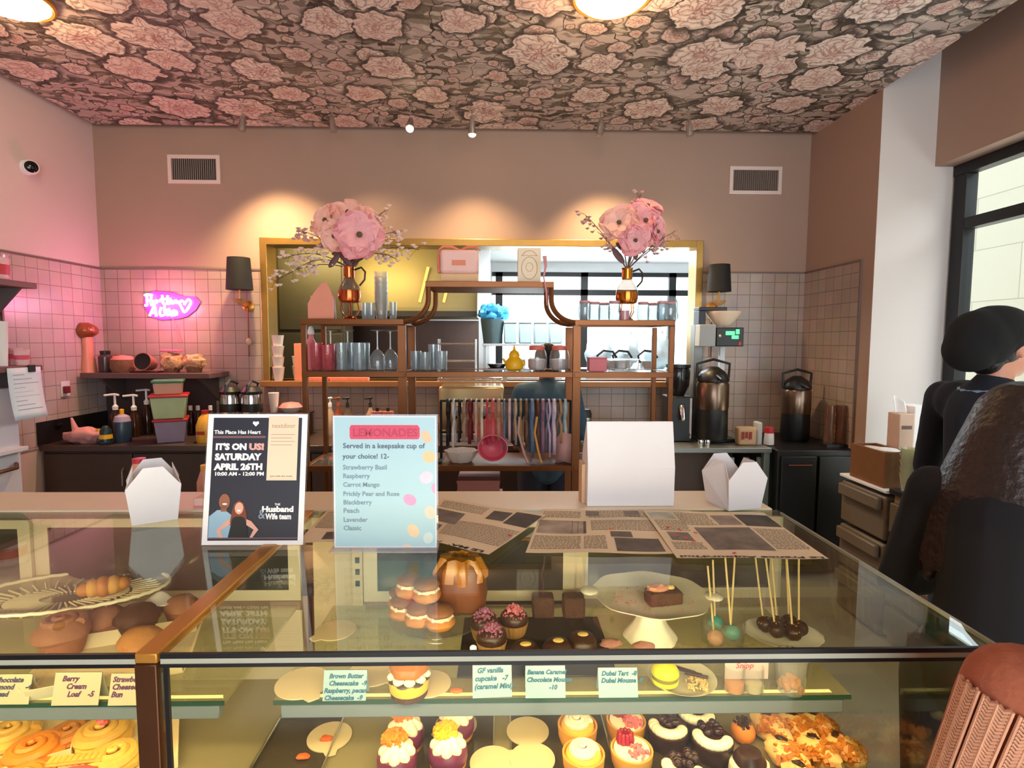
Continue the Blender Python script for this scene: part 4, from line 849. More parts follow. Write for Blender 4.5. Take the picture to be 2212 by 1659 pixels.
t = thing('tall_cake_box', 'tall blank white cake box with a sloping front on the cream ledge', 'cake box', (p.x, p.y, GZ + .0035))
pl = [(0, 0), (-.004, .104), (.024, .222), (.030, .222), (.098, .125), (.098, 0)]
obj('carton', MB().prism([(y, z) for y, z in pl], .230, Matrix.Translation((-.115, 0, 0)) @ YZ), boxw, t, smooth=False, bevel=.0015)
obj('left_side', MB().box(-.125, -.1155, .03, .09, 0, .105), mat('tan_side', (222, 184, 146), .7, var=.04), t, smooth=False)  # left side of the white box, toned tan
t = thing('pink_carton', 'pale pink flat carton on the ledge between takeaway box and poster', 'carton', atz(432, 1102, GZ + .0032))
obj('carton_body', MB().box(-.016, .016, 0, .05, 0, .03), mat('pale_pink', (238, 190, 176), .6, var=.04), t, bevel=.002); obj('pink_stripe', MB().box(-.016, .016, -.0006, -.0001, .004, .012), mat('rose_band', (226, 140, 140), .6, var=.03), t, smooth=False)
# ------------------------------------------------------------------ brass shelving unit behind the cases
EF, EK = 2.80, 3.11
def ex(px, Y=EF): return at(px, 735, Y).x
def ez(py, Y=EF, px=1060): return at(px, py, Y).z
xs = [ex(657), ex(868), ex(1246), ex(1450)]
zT, zM, zC, zL = ez(690), ez(803), ez(608), ez(1005)
brown = mat('bronze_bar', (124, 74, 38), .35, .65, var=.12)
t = thing('shelving_unit', 'tall bronze open shelving unit with arched centre behind the pastry cases', 'shelving unit', ((xs[1] + xs[2]) / 2, EF, 0))
ox = -t.location.x
def E_(nm, mb, m, **k): return obj(nm, mb.xf(Matrix.Translation((ox, -EF, 0))), m, t, **k)
for i, x in enumerate(xs):
    w_ = .012 if i in (0, 3) else .020
    for y in (EF, EK): E_('post', MB().box(x - w_, x + w_, y - .012, y + .012, 0, zT - .03), brown, bevel=.002)
for i, (a, b_) in enumerate(((xs[0], xs[1]), (xs[2], xs[3]))):
    for z_ in (zT, zM, zL):
        E_('shelf_frame', MB().box(a - .012, b_ + .012, EF - .014, EF + .012, z_ - .028, z_).box(a - .012, b_ + .012, EK - .012, EK + .014, z_ - .028, z_).box(a - .012, a + .012, EF + .012, EK - .012, z_ - .028, z_).box(b_ - .012, b_ + .012, EF + .012, EK - .012, z_ - .028, z_), brown, bevel=.002)
        E_('shelf_pane', MB().box(a + .012, b_ - .012, EF + .012, EK - .012, z_ - .010, z_ - .002), glass('shelf_pane', (244, 248, 244), haze=.10), smooth=False)
for z_ in (zM, zL):
    E_('shelf_frame', MB().box(xs[1] + .02, xs[2] - .02, EF - .014, EF + .012, z_ - .028, z_).box(xs[1] + .02, xs[2] - .02, EK - .012, EK + .014, z_ - .028, z_), brown, bevel=.002)
    E_('shelf_pane', MB().box(xs[1] + .02, xs[2] - .02, EF + .012, EK - .012, z_ - .010, z_ - .002), glass('shelf_pane') if z_ == zM else mat('brown_shelf', (96, 62, 44), .4, var=.1), smooth=False)
c0, c1 = ex(926), ex(1190)
E_('top_shelf', MB().box(c0 - .012, c1 + .012, EF - .014, EK + .014, zC - .03, zC), brown, bevel=.002)
for sx_, cx_, px_ in ((-1, c0, xs[1]), (1, c1, xs[2])):
    for y in (EF, EK):
        pts = [(cx_, y, zC - .03), (cx_, y, zC - .085)]
        W2, H2 = abs(px_ - cx_), (zC - .085) - (zT - .014)
        for i in range(1, 13):
            q = PI / 2 * i / 12; pts.append((cx_ + sx_ * W2 * (1 - math.cos(q)), y, zC - .085 - H2 * math.sin(q)))
        E_('curved_arm', MB().tube(pts, .013, 8), brown)
# ------------------------------------------------------------------ glasses and jars on it
def vessel(name, lab, cat, loc, prof, th, m, grp=None, **k):
    t = thing(name, lab, cat, loc, grp); obj('glass_wall', MB().shell(prof, th, 20), m, t); return t
def pos(px, Y, z): p = at(px, 735, Y); return (p.x, Y, z)
tg = glass('tumbler_glass', (236, 242, 244), refl=2.2, haze=.16, hcol=(220, 232, 236)); pg = glass('pink_glass', (246, 170, 176), refl=2, haze=.3, hcol=(240, 130, 140))
for i, (px, y) in enumerate(((737, 2.90), (760, 2.98), (776, 2.90), (786, 3.02))):
    vessel('tumbler', ('leftmost', 'second', 'third', 'rearmost right')[i] + ' straight clear tumbler between the pink and the stemmed glasses', 'tumbler', pos(px, y, zM), [(.026, 0), (.029, .006), (.030, .142)], .003, tg, 'clear tumblers, left bay')
for i, (px, y, h) in enumerate(((683, 2.92, .14), (708, 2.9, .13), (722, 3.0, .135))):
    vessel('pink_tumbler', ('leftmost', 'middle', 'rightmost')[i] + ' pink-filled tumbler at the left end of the middle shelf', 'tumbler', pos(px, y, zM), [(.027, 0), (.031, .01), (.033, h)], .003, pg, 'pink tumblers, left bay')
t = thing('pink_bottle', 'slim pink bottle with white collar behind the left post', 'bottle', pos(672, 2.98, zM))
obj('bottle_body', MB().lathe([(.030, 0), (.032, .01), (.031, .13), (.012, .165), (.012, .185)], 22), mat('pink_liquid', (240, 132, 142), .25, var=.1), t)
obj('cap', MB().lathe([(.016, .185), (.017, .20), (.010, .225), (.0001, .228)], 18), mat('white_plastic', (240, 240, 240), .4, var=0), t)
def wine(px, y, lab):
    t = thing('wine_glass', lab, 'wine glass', pos(px, y, zM), 'upturned stemmed glasses')
    obj('bowl', MB().lathe([(.036, 0), (.040, .03), (.038, .07), (.020, .098), (.006, .108)], 24), tg, t)
    obj('stem', MB().lathe([(.006, .108), (.0035, .125), (.0035, .190), (.006, .2)], 12), mat('bright_glass_stem', (226, 226, 226), .1, var=0, spec=1), t)
    obj('base_disc', MB().lathe([(.006, .200), (.034, .205), (.035, .208), (.0001, .210)], 28), tg, t)
wine(714, 3.04, 'leftmost upturned stemmed glass, behind the tumblers'); wine(751, 3.05, 'second upturned stemmed glass from the left post'); wine(815, 2.94, 'third upturned stemmed glass, front right of the left bay'); wine(843, 3.02, 'upturned stemmed glass nearest the double post')
for i, (px, y, h) in enumerate(((898, 2.95, .10), (918, 2.9, .095), (936, 2.98, .135), (954, 2.92, .10))):
    vessel('tumbler', ('leftmost short', 'second short', 'tall pale', 'rightmost short')[i] + ' glass in the centre bay left of the steel stand', 'tumbler', pos(px, y, zM), [(.024, 0), (.027, .006), (.028, h)], .003, tg, 'clear tumblers, centre bay')
t = thing('yellow_honey_pot', 'bright yellow lidded honey pot with pointed knob on the middle shelf', 'pot', pos(1111, 2.88, zM))
yel = mat('yellow_ceramic', (250, 186, 14), .35, var=.06)
obj('pot_body', MB().lathe([(.030, 0), (.044, .012), (.048, .035), (.040, .056), (.026, .072)], 28), yel, t)
obj('lid', MB().lathe([(.027, .072), (.028, .084), (.020, .100), (.008, .108), (.004, .128), (.0001, .138)], 24), yel, t)
obj('spout', MB().cap((-.040, 0, .04), (-.056, 0, .060), .010, .006), yel, t); obj('handle', MB().ball((.048, 0, .04), (.010, .006, .014)), yel, t)
def jar(px, y, lab, z_=zM, s=1, grp='red-lidded glass jars', lid=(226, 112, 96)):
    t = thing('glass_jar', lab, 'jar', pos(px, y, z_), grp); t.scale = (s, s, s)
    obj('jar_body', MB().shell([(.034, 0), (.043, .012), (.045, .06), (.038, .088), (.032, .094)], .003, 24), clear, t)
    obj('contents', MB().lathe([(.030, .004), (.038, .014), (.039, .05), (.0001, .055)], 20), mat('jar_filling', (214, 196, 200), .5, var=.25, scale=60), t)
    obj('lid', MB().lathe([(.034, .090), (.035, .094), (.035, .106), (.030, .110), (.0001, .111)], 24), mat('jar_lid_%d' % lid[0], lid, .45, var=.15, scale=60), t)
jar(1160, 2.93, 'left of two red-lidded glass jars on the middle shelf', s=1.18); jar(1209, 2.93, 'right of two red-lidded glass jars on the middle shelf', s=1.18)
t = thing('pink_box', 'small pink box at the left of the right bay, middle shelf', 'box', pos(1290, 2.88, zM)); obj('box_body', MB().box(-.045, .045, -.04, .04, 0, .065), mat('rose_card', (226, 116, 122), .5, var=.05), t, bevel=.002); obj('box_lid', MB().box(-.047, .047, -.042, .042, .065, .072), mat('rose_card', (226, 116, 122)), t, bevel=.002)
t = thing('plastic_tub', 'clear plastic tub beside the small pink box', 'tub', pos(1345, 2.94, zM)); obj('tub_wall', MB().shell([(.07, 0), (.085, .01), (.092, .055)], .002, 28, sy=.75), clearp, t); obj('tub_rim', MB().lathe([(.092, .055), (.096, .058), (.092, .061)], 28, sy=.75), clearp, t)
for i, px in enumerate((1262, 1283, 1304, 1326, 1388, 1410, 1430, 1446)):
    t = thing('stem_glass', ('leftmost', 'second', 'third', 'fourth', 'fifth', 'sixth', 'seventh', 'rightmost')[i] + ' pink-rimmed glass from the left on top of the right bay', 'glass', pos(px, 2.88 + .07 * (i % 3), zT), 'pink-rimmed glasses on the right bay')
    obj('glass_wall', MB().shell([(.024, 0), (.030, .01), (.032, .06), (.027, .098)], .002, 20), tg, t)
    obj('pink_rim', MB().lathe([(.0275, .088), (.0285, .094), (.0275, .100)], 20), mat('pink_sugar', (226, 150, 150), .6, var=.3, scale=80), t)
t = thing('pink_candle', 'pink candle in a glass at the middle of the right bay top', 'candle', pos(1348, 2.86, zT)); obj('wax', MB().lathe([(.024, .003), (.024, .05), (.0001, .052)], 20), mat('pink_wax', (240, 150, 160), .4, var=.1), t); obj('holder', MB().shell([(.026, 0), (.028, .07)], .002, 20), clear, t)
t = thing('ribbed_glass_pitcher', 'large clear ribbed pitcher at the far right above the bay', 'pitcher', pos(1441, 3.0, zT)); obj('pitcher_wall', MB().shell([(.045, 0), (.055, .02), (.050, .10), (.04, .13)], .003, 28, rip=(12, .03)), tg, t); obj('handle', MB().tube([(.045, 0, .11), (.085, 0, .10), (.09, 0, .05), (.055, 0, .03)], .006), tg, t)
# stack of plastic cups on the left bay
for k in range(7):
    tag(obj('plastic_cup', MB().shell([(.026, 0), (.034, .085), (.036, .090)], .0015, 22), clearp, loc=(pos(825, 2.93, zT)[0], 2.93, zT + .026 * k)), ('bottom', 'second from bottom', 'third from bottom', 'middle', 'third from top', 'second from top', 'topmost')[k] + ' cup of the tall clear plastic stack beside the left vase', 'cup', 'stacked clear plastic cups')
for i, px in enumerate((790, 803, 850)): vessel('small_glass', ('leftmost', 'middle', 'rightmost, beyond the cup stack,')[i] + ' small clear glass on the left bay top', 'glass', pos(px, 2.9, zT), [(.014, 0), (.017, .01), (.018, .09 if i == 2 else .085)], .002, tg, 'small glasses on the left bay')
# gift boxes
t = thing('pink_gable_box', 'salmon pink gable gift box at the left end of the shelving top', 'gift box', pos(700, 2.88, zT), rz=.35)
pk = mat('salmon_card', (226, 140, 112), .6, var=.05); pk2 = mat('blush_card', (246, 196, 184), .6, var=.04)
obj('box_front', MB().prism([(-.075, 0), (.045, 0), (.045, .105), (.030, .155), (.012, .185), (-.010, .175), (-.045, .13), (-.075, .075)], .012, Matrix.Translation((0, -.045, 0)) @ XZ), pk, t)
obj('box_side', MB().add([(.046, -.045, 0), (.066, .045, 0), (.060, .045, .12), (.044, -.045, .12)], [(0, 1, 2, 3)]), pk2, t, solid=.002); obj('box_back', MB().box(-.06, .064, .043, .046, 0, .12), pk, t)
t = thing('ribboned_box', 'blush pink rounded gift box with a salmon ribbon on the centre top', 'gift box', pos(994, 2.92, zC))
obj('box_body', MB().box(-.094, .094, -.06, .06, 0, .045), mat('peach_base', (236, 190, 140), .6, var=.05), t, bevel=.004); obj('box_lid', MB().box(-.096, .096, -.062, .062, .045, .165), pk2, t, bevel=.016)
obj('label_patch', MB().box(-.036, .034, -.0640, -.0625, .085, .112), mat('salmon_label', (232, 140, 104), .6, var=.08), t)
rb = MB()
for s in (-1, 1): rb.tube([(s * .0, 0, .168), (s * .04, -.01, .185), (s * .085, -.02, .185), (s * .105, -.03, .165)], [.006, .008, .007, .004], 8)
rb.tube([(-.098, -.02, .165), (-.108, -.02, .12), (-.102, -.03, .05)], .008, 8)
obj('ribbon', rb, mat('salmon_ribbon', (226, 130, 100), .5, var=.1), t)
t = thing('ornate_cream_box', 'tall cream box with an engraved oval motif on the centre top', 'gift box', pos(1142, 2.90, zC))
obj('box_body', MB().box(-.058, .058, -.035, .035, 0, .175), mat('ivory_card', (246, 226, 194), .6, var=.03), t, bevel=.002)
ol = MB(); ol.tube([(.040 * math.cos(a * .2618), -.036, .075 + .055 * math.sin(a * .2618)) for a in range(24)], .0016, 6, True).tube([(.018 * math.cos(a * .5236), -.036, .080 + .022 * math.sin(a * .5236)) for a in range(12)], .0012, 6, True)
ol.tube([(-.040, -.036, .135), (-.02, -.036, .158), (0, -.036, .162), (.02, -.036, .158), (.040, -.036, .135)], .0016, 6).tube([(-.04, -.036, .137), (.04, -.036, .137)], .0012, 6)
obj('engraving', ol, mat('engraved_line', (206, 160, 120), .6, var=0), t)
single('pink_streamer', MB().tube([(0, 0, .12), (.006, .0, .07), (-.004, 0, .02), (.008, -.02, -.05), (.012, -.022, -.12)], [.010, .006, .004, .005, .003], 8), mat('pink_streamer', (226, 150, 150), .5, var=.15), 'thin pink ribbon streamer hanging beside the ornate cream box', 'streamer', loc=pos(1175, 2.775, zC + .001))
# ------------------------------------------------------------------ bouquets in copper and glass carafes
copper = mat('polished_copper', (196, 96, 52), .18, .95, var=.06); pet = mat('peach_petal', (250, 186, 168), .55, var=.12, scale=30); pet2 = mat('rose_petal', (244, 170, 172), .55, var=.12, scale=30); blossom = mat('cream_blossom', (246, 214, 196), .6, var=.12, scale=40); twig = mat('brown_twig', (96, 64, 52), .7, var=.1); dleaf = mat('plum_leaf', (98, 62, 62), .6, var=.25, scale=20)
def carafe(px, base_py, lab, Y, cop, hs):
    p = pos(px, Y, zT); t = thing('copper_carafe', lab, 'vase', p, 'copper and glass carafes'); s = hs
    obj('stand_foot', MB().lathe([(.034, 0), (.036, .008), (.020, .020), (.0001, .022)], 24), cop, t)
    for a in (.4, 2.0, 3.5, 5.1): obj('stand_leg', MB().tube([(.024 * math.cos(a), .024 * math.sin(a), .012), (.046 * math.cos(a), .046 * math.sin(a), .05), (.040 * math.cos(a), .040 * math.sin(a), .092)], .0035, 8), cop, t)
    obj('copper_band', MB().lathe([(.040, .088), (.052, .094), (.058, .118), (.056, .150), (.050, .152)], 28), cop, t)
    obj('glass_shoulder', MB().lathe([(.056, .150), (.050, .170), (.030, .200), (.024, .215)], 28), glass('smoke_carafe', (214, 204, 196), refl=1.6, haze=.3, hcol=(150, 130, 118)), t)
    obj('neck', MB().lathe([(.026, .214), (.028, .222), (.026, .26), (.030, .272)], 24), cop, t)
    obj('handle', MB().tube([(.028, 0, .255), (.062, 0, .268), (.082, 0, .245), (.078, 0, .205), (.052, 0, .175)], .005, 8), mat('dark_handle', (56, 40, 34), .3, .4, var=.05), t)
    return p
def poppy(p, c, d, R_, m, lab, seed, grp):
    """flower head at c facing direction d; stem runs down to p"""
    c = Vector(c); t = thing('poppy_flower', lab, 'flower', c, grp); M = Vector(d).to_track_quat('Z', 'Y').to_matrix().to_4x4(); q = random.Random(seed)
    for layer, (n, r0, tilt, off) in enumerate(((6, 1.0, .35, 0), (5, .72, .75, .5))):
        for i in range(n):
            a = 2 * PI * (i + off) / n + q.uniform(-.15, .15); L = R_ * r0 * q.uniform(.9, 1.1); w_ = L * .62
            mb = MB()
            def fn(u, v, L=L, w_=w_, tilt=tilt, s=seed + i):
                x = v * L; y = (u - .5) * 2 * w_ * math.sin(PI * min(1, .16 + v * .80)) ** .7
                z = L * (tilt * math.sin(v * 1.5) * .62 - .30 * v * v) + .10 * L * math.sin(u * 11 + s) * v + .14 * L * (2 * u - 1) ** 2
                return (x, y, z)
            mb.grid(9, 8, fn).xf(M @ Matrix.Rotation(a, 4, 'Z'))
            obj('petal', mb, m, t)
    obj('flower_centre', MB().ball((0, 0, R_ * .14), (R_ * .12, R_ * .12, R_ * .10), 10, 7).xf(M), mat('poppy_heart', (92, 74, 46), .7, var=.3), t)
    b = Vector(p) - c; obj('stem', MB().tube([-Vector(d).normalized() * .004, b * .5 - Vector(d) * .02, b], .003, 6), twig, t)
def sprig(base, tip, n, lab, seed, grp, m=blossom, sag=.03, r=.012):
    base, tip = Vector(base), Vector(tip); t = thing('blossom_sprig', lab, 'sprig', base, grp); q = random.Random(seed); d = tip - base
    def pt(u): return d * u + Vector((0, 0, sag * 4 * u * (1 - u)))
    mb = MB().tube([pt(u / 8) for u in range(9)], [.003 - .0002 * u for u in range(9)], 6)
    fb = MB()
    for i in range(n):
        u = q.uniform(.42, 1); c = pt(u); off = Vector((q.uniform(-1, 1), q.uniform(-.6, .6), q.uniform(-1.2, .7))) * .042
        mb.tube([c, c + off * .6 + Vector((0, 0, .004)), c + off], .0009, 5)
        fb.lathe([(.0001, -r * .6), (r * .7, -r * .1), (r * 1.0, r * .5), (r * .3, r * .6)], 8, c=c + off, rip=(4, .22))
    obj('twigs', mb, twig, t); k = obj('blossoms', fb, m, t); k['kind'] = 'stuff'
p = carafe(757, 680, 'copper and smoked-glass carafe holding the wide left bouquet', 2.93, copper, 1)
nk = Vector((p[0], p[1], zT + .262))
def bp(px, py, Y): return at(px, py, Y)
for i, (px, py, Y, d, r, m, lab) in enumerate(((706, 478, 2.93, (-.55, -.8, .35), .105, pet, 'peach poppy at the upper left of the left bouquet'), (752, 462, 2.97, (.1, -.75, .7), .105, pet, 'peach poppy at the top of the left bouquet'), (776, 508, 2.86, (.30, -1, .05), .125, pet2, 'largest open rose poppy facing forward in the left bouquet'), (724, 510, 2.88, (-.35, -.9, -.15), .09, pet, 'peach poppy at the lower left of the left bouquet'), (800, 478, 2.96, (.75, -.6, .4), .085, pet, 'peach poppy at the right edge of the left bouquet'))):
    poppy(nk, bp(px, py, Y), d, r, m, lab, i * 5 + 1, 'poppies of the left bouquet')
for i, (px, py, Y, n, lab) in enumerate(((592, 610, 2.90, 30, 'long drooping cream sprig reaching lowest left over the brass frame'), (612, 560, 2.96, 34, 'cream sprig spreading left across the brass frame corner'), (640, 500, 3.0, 26, 'pinkish sprig rising at the upper left of the left bouquet'), (636, 585, 2.86, 22, 'short cream sprig below the left poppies'), (838, 452, 3.0, 28, 'cream sprig rising highest right of the left poppies'), (866, 500, 2.97, 28, 'cream sprig fanning right of the largest poppy'), (905, 540, 2.92, 20, 'cream sprig reaching furthest right toward the ribboned box'), (856, 560, 2.88, 24, 'cream sprig drooping right under the largest poppy'))):
    sprig(nk, bp(px, py, Y), n, lab, i + 40, 'cream sprigs of the left bouquet', blossom if i not in (2,) else mat('dusty_blossom', (214, 170, 162), .6, var=.12), .05)
for i, (px, py) in enumerate(((722, 575), (735, 560), (748, 572), (770, 570))):
    single('plum_leaf', MB().ball((0, 0, 0), (.045, .004, .016), 12, 7), dleaf, ('left', 'upper left', 'centre', 'right')[i] + ' dark plum leaf just above the left carafe neck', 'leaf', 'plum leaves at the left carafe', loc=bp(px, py - 12, 2.91 + .02 * (i % 2)), rot=(0, -.9 + i * .9, 0))
p = carafe(1352, 683, 'copper and clear-glass carafe holding the compact right bouquet', 2.93, mat('amber_copper', (190, 112, 42), .18, .95, var=.08), 1)
nk = Vector((p[0], p[1], zT + .262))
for i, (px, py, Y, d, r, m, lab) in enumerate(((1338, 482, 2.88, (-.35, -1, .2), .10, pet, 'peach poppy facing forward at the left of the right bouquet'), (1392, 478, 2.92, (.35, -.9, .3), .105, pet2, 'rose poppy at the centre of the right bouquet'), (1398, 448, 2.99, (.2, -.6, .9), .09, pet2, 'rose poppy at the top of the right bouquet'), (1418, 500, 2.92, (.8, -.7, -.1), .08, pet2, 'rose poppy at the right edge of the right bouquet'), (1372, 518, 2.86, (.05, -1, -.35), .085, pet2, 'rose poppy lowest in the right bouquet'))):
    poppy(nk, bp(px, py, Y), d, r, m, lab, i * 7 + 3, 'poppies of the right bouquet')
dus = mat('dusty_blossom', (214, 170, 162), .6, var=.12)
for i, (px, py, Y, n, lab) in enumerate(((1262, 462, 2.95, 22, 'dusty sprig reaching furthest left from the right bouquet'), (1290, 500, 2.9, 18, 'short dusty sprig left under the peach poppy'), (1384, 420, 3.0, 20, 'dusty sprig standing up at the top of the right bouquet'), (1458, 500, 2.92, 20, 'dusty sprig reaching right over the brass frame'), (1446, 520, 2.96, 14, 'short dusty sprig low at the right of the right bouquet'))):
    sprig(nk, bp(px, py, Y), n, lab, i + 70, 'dusty sprigs of the right bouquet', dus, .02, .010)
for i, (px, py) in enumerate(((1335, 560), (1348, 545), (1372, 548), (1384, 535))):
    single('plum_leaf', MB().ball((0, 0, 0), (.052, .004, .018), 12, 7), dleaf, ('left', 'second', 'third', 'right')[i] + ' dark plum leaf just above the right carafe neck', 'leaf', 'plum leaves at the right carafe', loc=bp(px, py - 8, 2.91 + .02 * (i % 2)), rot=(0, .9 - i * .3 + (1.2 if i > 1 else 0), 0))
# ------------------------------------------------------------------ headbands on a rail over the lower shelf
HY = 2.93; zr = ez(866, HY)
t = thing('headband_rail', 'black metal rail on two feet carrying the row of headbands', 'rail', ((ex(950, HY) + ex(1236, HY)) / 2, HY, zL))
hx = (ex(1236, HY) - ex(950, HY)) / 2; hr_ = zr - zL
obj('rod', MB().tube([(-hx, 0, hr_), (hx, 0, hr_)], .006, 10), blackm, t)
for s in (-1, 1): obj('upright', MB().tube([(s * (hx - .004), 0, 0), (s * (hx - .004), 0, hr_)], .007, 8), blackm, t); obj('foot', MB().box(s * (hx - .004) - .012, s * (hx - .004) + .012, -.09, .09, 0, .010), blackm, t)
hb = [('black velvet', (22, 20, 20)), ('white', (226, 214, 206)), ('jet black twisted', (28, 26, 26)), ('tan', (176, 140, 118)), ('dark red', (120, 26, 38)), ('pale rose', (214, 176, 168)), ('cream', (232, 216, 190)), ('bright pink', (224, 60, 92)), ('coral pink', (230, 92, 106)), ('rose gold', (196, 140, 120)), ('blue gingham', (120, 128, 156)), ('blush', (236, 190, 184)), ('beige', (206, 178, 150)), ('gold beaded', (176, 140, 84)), ('brown tweed', (120, 86, 66)), ('sky blue knot', (112, 134, 164)), ('chestnut', (110, 62, 40)), ('mauve', (150, 110, 130)), ('lilac', (206, 180, 206)), ('pale lilac', (220, 200, 216)), ('amber', (190, 140, 96)), ('ice blue', (196, 220, 226))]
for i, (nm, c_) in enumerate(hb):
    u = (i + .5) / len(hb); px = 962 + (1228 - 962) * u; x = ex(px, HY); q = random.Random(i + 5); h = q.uniform(.20, .26) + (.04 if 14 < i < 20 else 0); wd = q.uniform(.062, .074); yaw = q.uniform(-.05, .05)
    pts = [(0, -wd * math.sin(a), 0 + wd * .9 * (math.cos(a) - 1) if abs(a) <= PI / 2 else 0) for a in [PI / 2 * (k / 8 - 1) for k in range(17)]]
    pts = [(0, -wd * .95, -h)] + [(0, -wd * 1.02, -h * .6)] + pts + [(0, wd * 1.02, -h * .6)] + [(0, wd * .95, -h)]
    bw = q.uniform(.005, .009); n = MB()
    for k, (a, y, z_) in enumerate(pts): n.v += [Vector((-bw, y, z_)), Vector((bw, y, z_))]
    for k in range(len(pts) - 1): n.f.append((2 * k, 2 * k + 1, 2 * k + 3, 2 * k + 2))
    o = single('headband', n, mat('headband_%d' % i, c_, .5, var=.2, scale=90), nm + ' headband hanging on the black rail, number %d from its left end' % (i + 1), 'headband', 'headbands on the rail', solid=.005, loc=(x, HY, zr + .0095), rot=(0, 0, yaw))
    o['label'] = nm + ' headband on the rail, ' + ('at its left end' if i == 0 else 'at its right end' if i == len(hb) - 1 else 'between the %s and the %s ones' % (hb[i - 1][0], hb[i + 1][0]))
for i, (px0, px1, c_, lab) in enumerate(((1122, 1140, (206, 168, 156), 'blush'), (1160, 1170, (222, 164, 84), 'amber'))):
    a = at(px0, 900, 2.83); b_ = at(px1, 1000, 2.80); m_ = (a + b_) / 2
    single('hanging_ribbon', MB().tube([a - m_, (a - m_) * .3 + Vector((-.02, 0, 0)), (b_ - m_) * .6 + Vector((-.01, 0, 0)), b_ - m_], .006, 8), mat('ribbon_%d' % i, c_, .45, var=.15), lab + ' satin ribbon trailing down in front of the headbands', 'ribbon', 'trailing ribbons', loc=m_)
# lower shelf contents
t = thing('white_dish', 'white ruffled dish at the left of the lower shelf', 'dish', pos(995, 2.90, zL)); obj('dish_wall', MB().shell([(.055, 0), (.075, .03), (.085, .058)], .004, 32, rip=(8, .06)), mat('white_ceramic', (236, 226, 216), .25, var=.05), t)
t = thing('pink_bowl', 'deep pink bowl lying on its side facing the front of the lower shelf', 'bowl', (ex(1065, 2.9), 2.9, zL + .072))
obj('bowl_wall', MB().shell([(.03, 0), (.062, .02), (.078, .06)], .005, 36).xf(Matrix.Rotation(R(82), 4, 'X') @ Matrix.Translation((0, 0, 0)) @ Matrix.Diagonal((1, .88, 1, 1))), mat('pink_bowl', (226, 92, 116), .35, var=.06), t)
obj('pink_paper', MB().ball((-.01, .05, .07), (.07, .03, .07), 16, 10, (.3, 2.5, 4)), mat('peach_tissue', (240, 130, 110), .6, var=.15), t)
t = thing('pink_paper_cone', 'pale pink folded paper bag at the right end of the lower shelf', 'paper bag', pos(1222, 2.86, zL)); obj('bag_front', MB().add([(-.045, 0, .02), (.035, -.03, .0), (.045, -.02, .15), (-.02, .01, .16), (-.06, .03, .09)], [(0, 1, 2, 3, 4)]), mat('dusty_pink_paper', (226, 176, 168), .6, var=.05), t, solid=.003); obj('bag_back', MB().add([(-.045, .03, .0), (.04, .03, .0), (.05, .02, .14), (-.05, .03, .10)], [(0, 1, 2, 3)]), mat('dusty_pink_paper', (226, 176, 168)), t, solid=.003)
for i in range(3):
    t = thing('pink_carton', ('lowest', 'middle', 'topmost')[i] + ' of the dusty pink cartons stacked under the lower shelf', 'carton', (ex(1035, 3.0), 3.0, .60 + .108 * i), 'stacked dusty pink cartons'); wd = (.14, .125, .11)[i]
    obj('carton_body', MB().box(-wd, wd, -.12, .12, .001, .09), mat('dusty_pink_carton', (196, 130, 122), .6, var=.05), t, bevel=.002); obj('carton_lid', MB().box(-wd - .003, wd + .003, -.123, .123, .09, .107), mat('dusty_pink_carton', (196, 130, 122)), t, bevel=.002)
single('storage_bench', MB().box(-.40, .40, 0, .30, 0, .598), mat('dark_bench', (34, 28, 26), .5, var=.1), 'low dark storage bench under the shelving unit carrying the pink cartons', 'bench', loc=((xs[1] + xs[2]) / 2, 2.83, 0), bevel=.004)
# ------------------------------------------------------------------ ceiling and wall fittings
warm = lin((255, 206, 150))
def ceiling_lamp(x, y, lab, e=10):
    t = thing('ceiling_light', lab, 'ceiling light', (x, y, HC), 'round ceiling lights')
    obj('rim', MB().lathe([(.175, -.004), (.190, -.012), (.192, -.028), (.182, -.034), (.176, -.030)], 40), brass, t)
    obj('diffuser', MB().lathe([(.176, -.026), (.150, -.048), (.08, -.062), (.0001, -.066)], 40), mat('lamp_diffuser', (255, 244, 224), .5, var=0, emit=9, ecol=(255, 226, 178)), t)
    l = lamp('ceiling_light_bulb', 'POINT', (x, y, HC - .16), e, warm, shadow_soft_size=.12)
p = atz(1322, -20, HC); ceiling_lamp(p.x, p.y, 'round glowing ceiling light cut by the top edge, right of centre')
p = atz(12, -14, HC); ceiling_lamp(p.x, p.y, 'round glowing ceiling light at the top left corner')
nickel = mat('brushed_nickel', (196, 190, 184), .25, .9, var=.06)
lit = mat('lit_bulb', (255, 240, 210), .4, var=0, emit=28, ecol=(255, 226, 170))
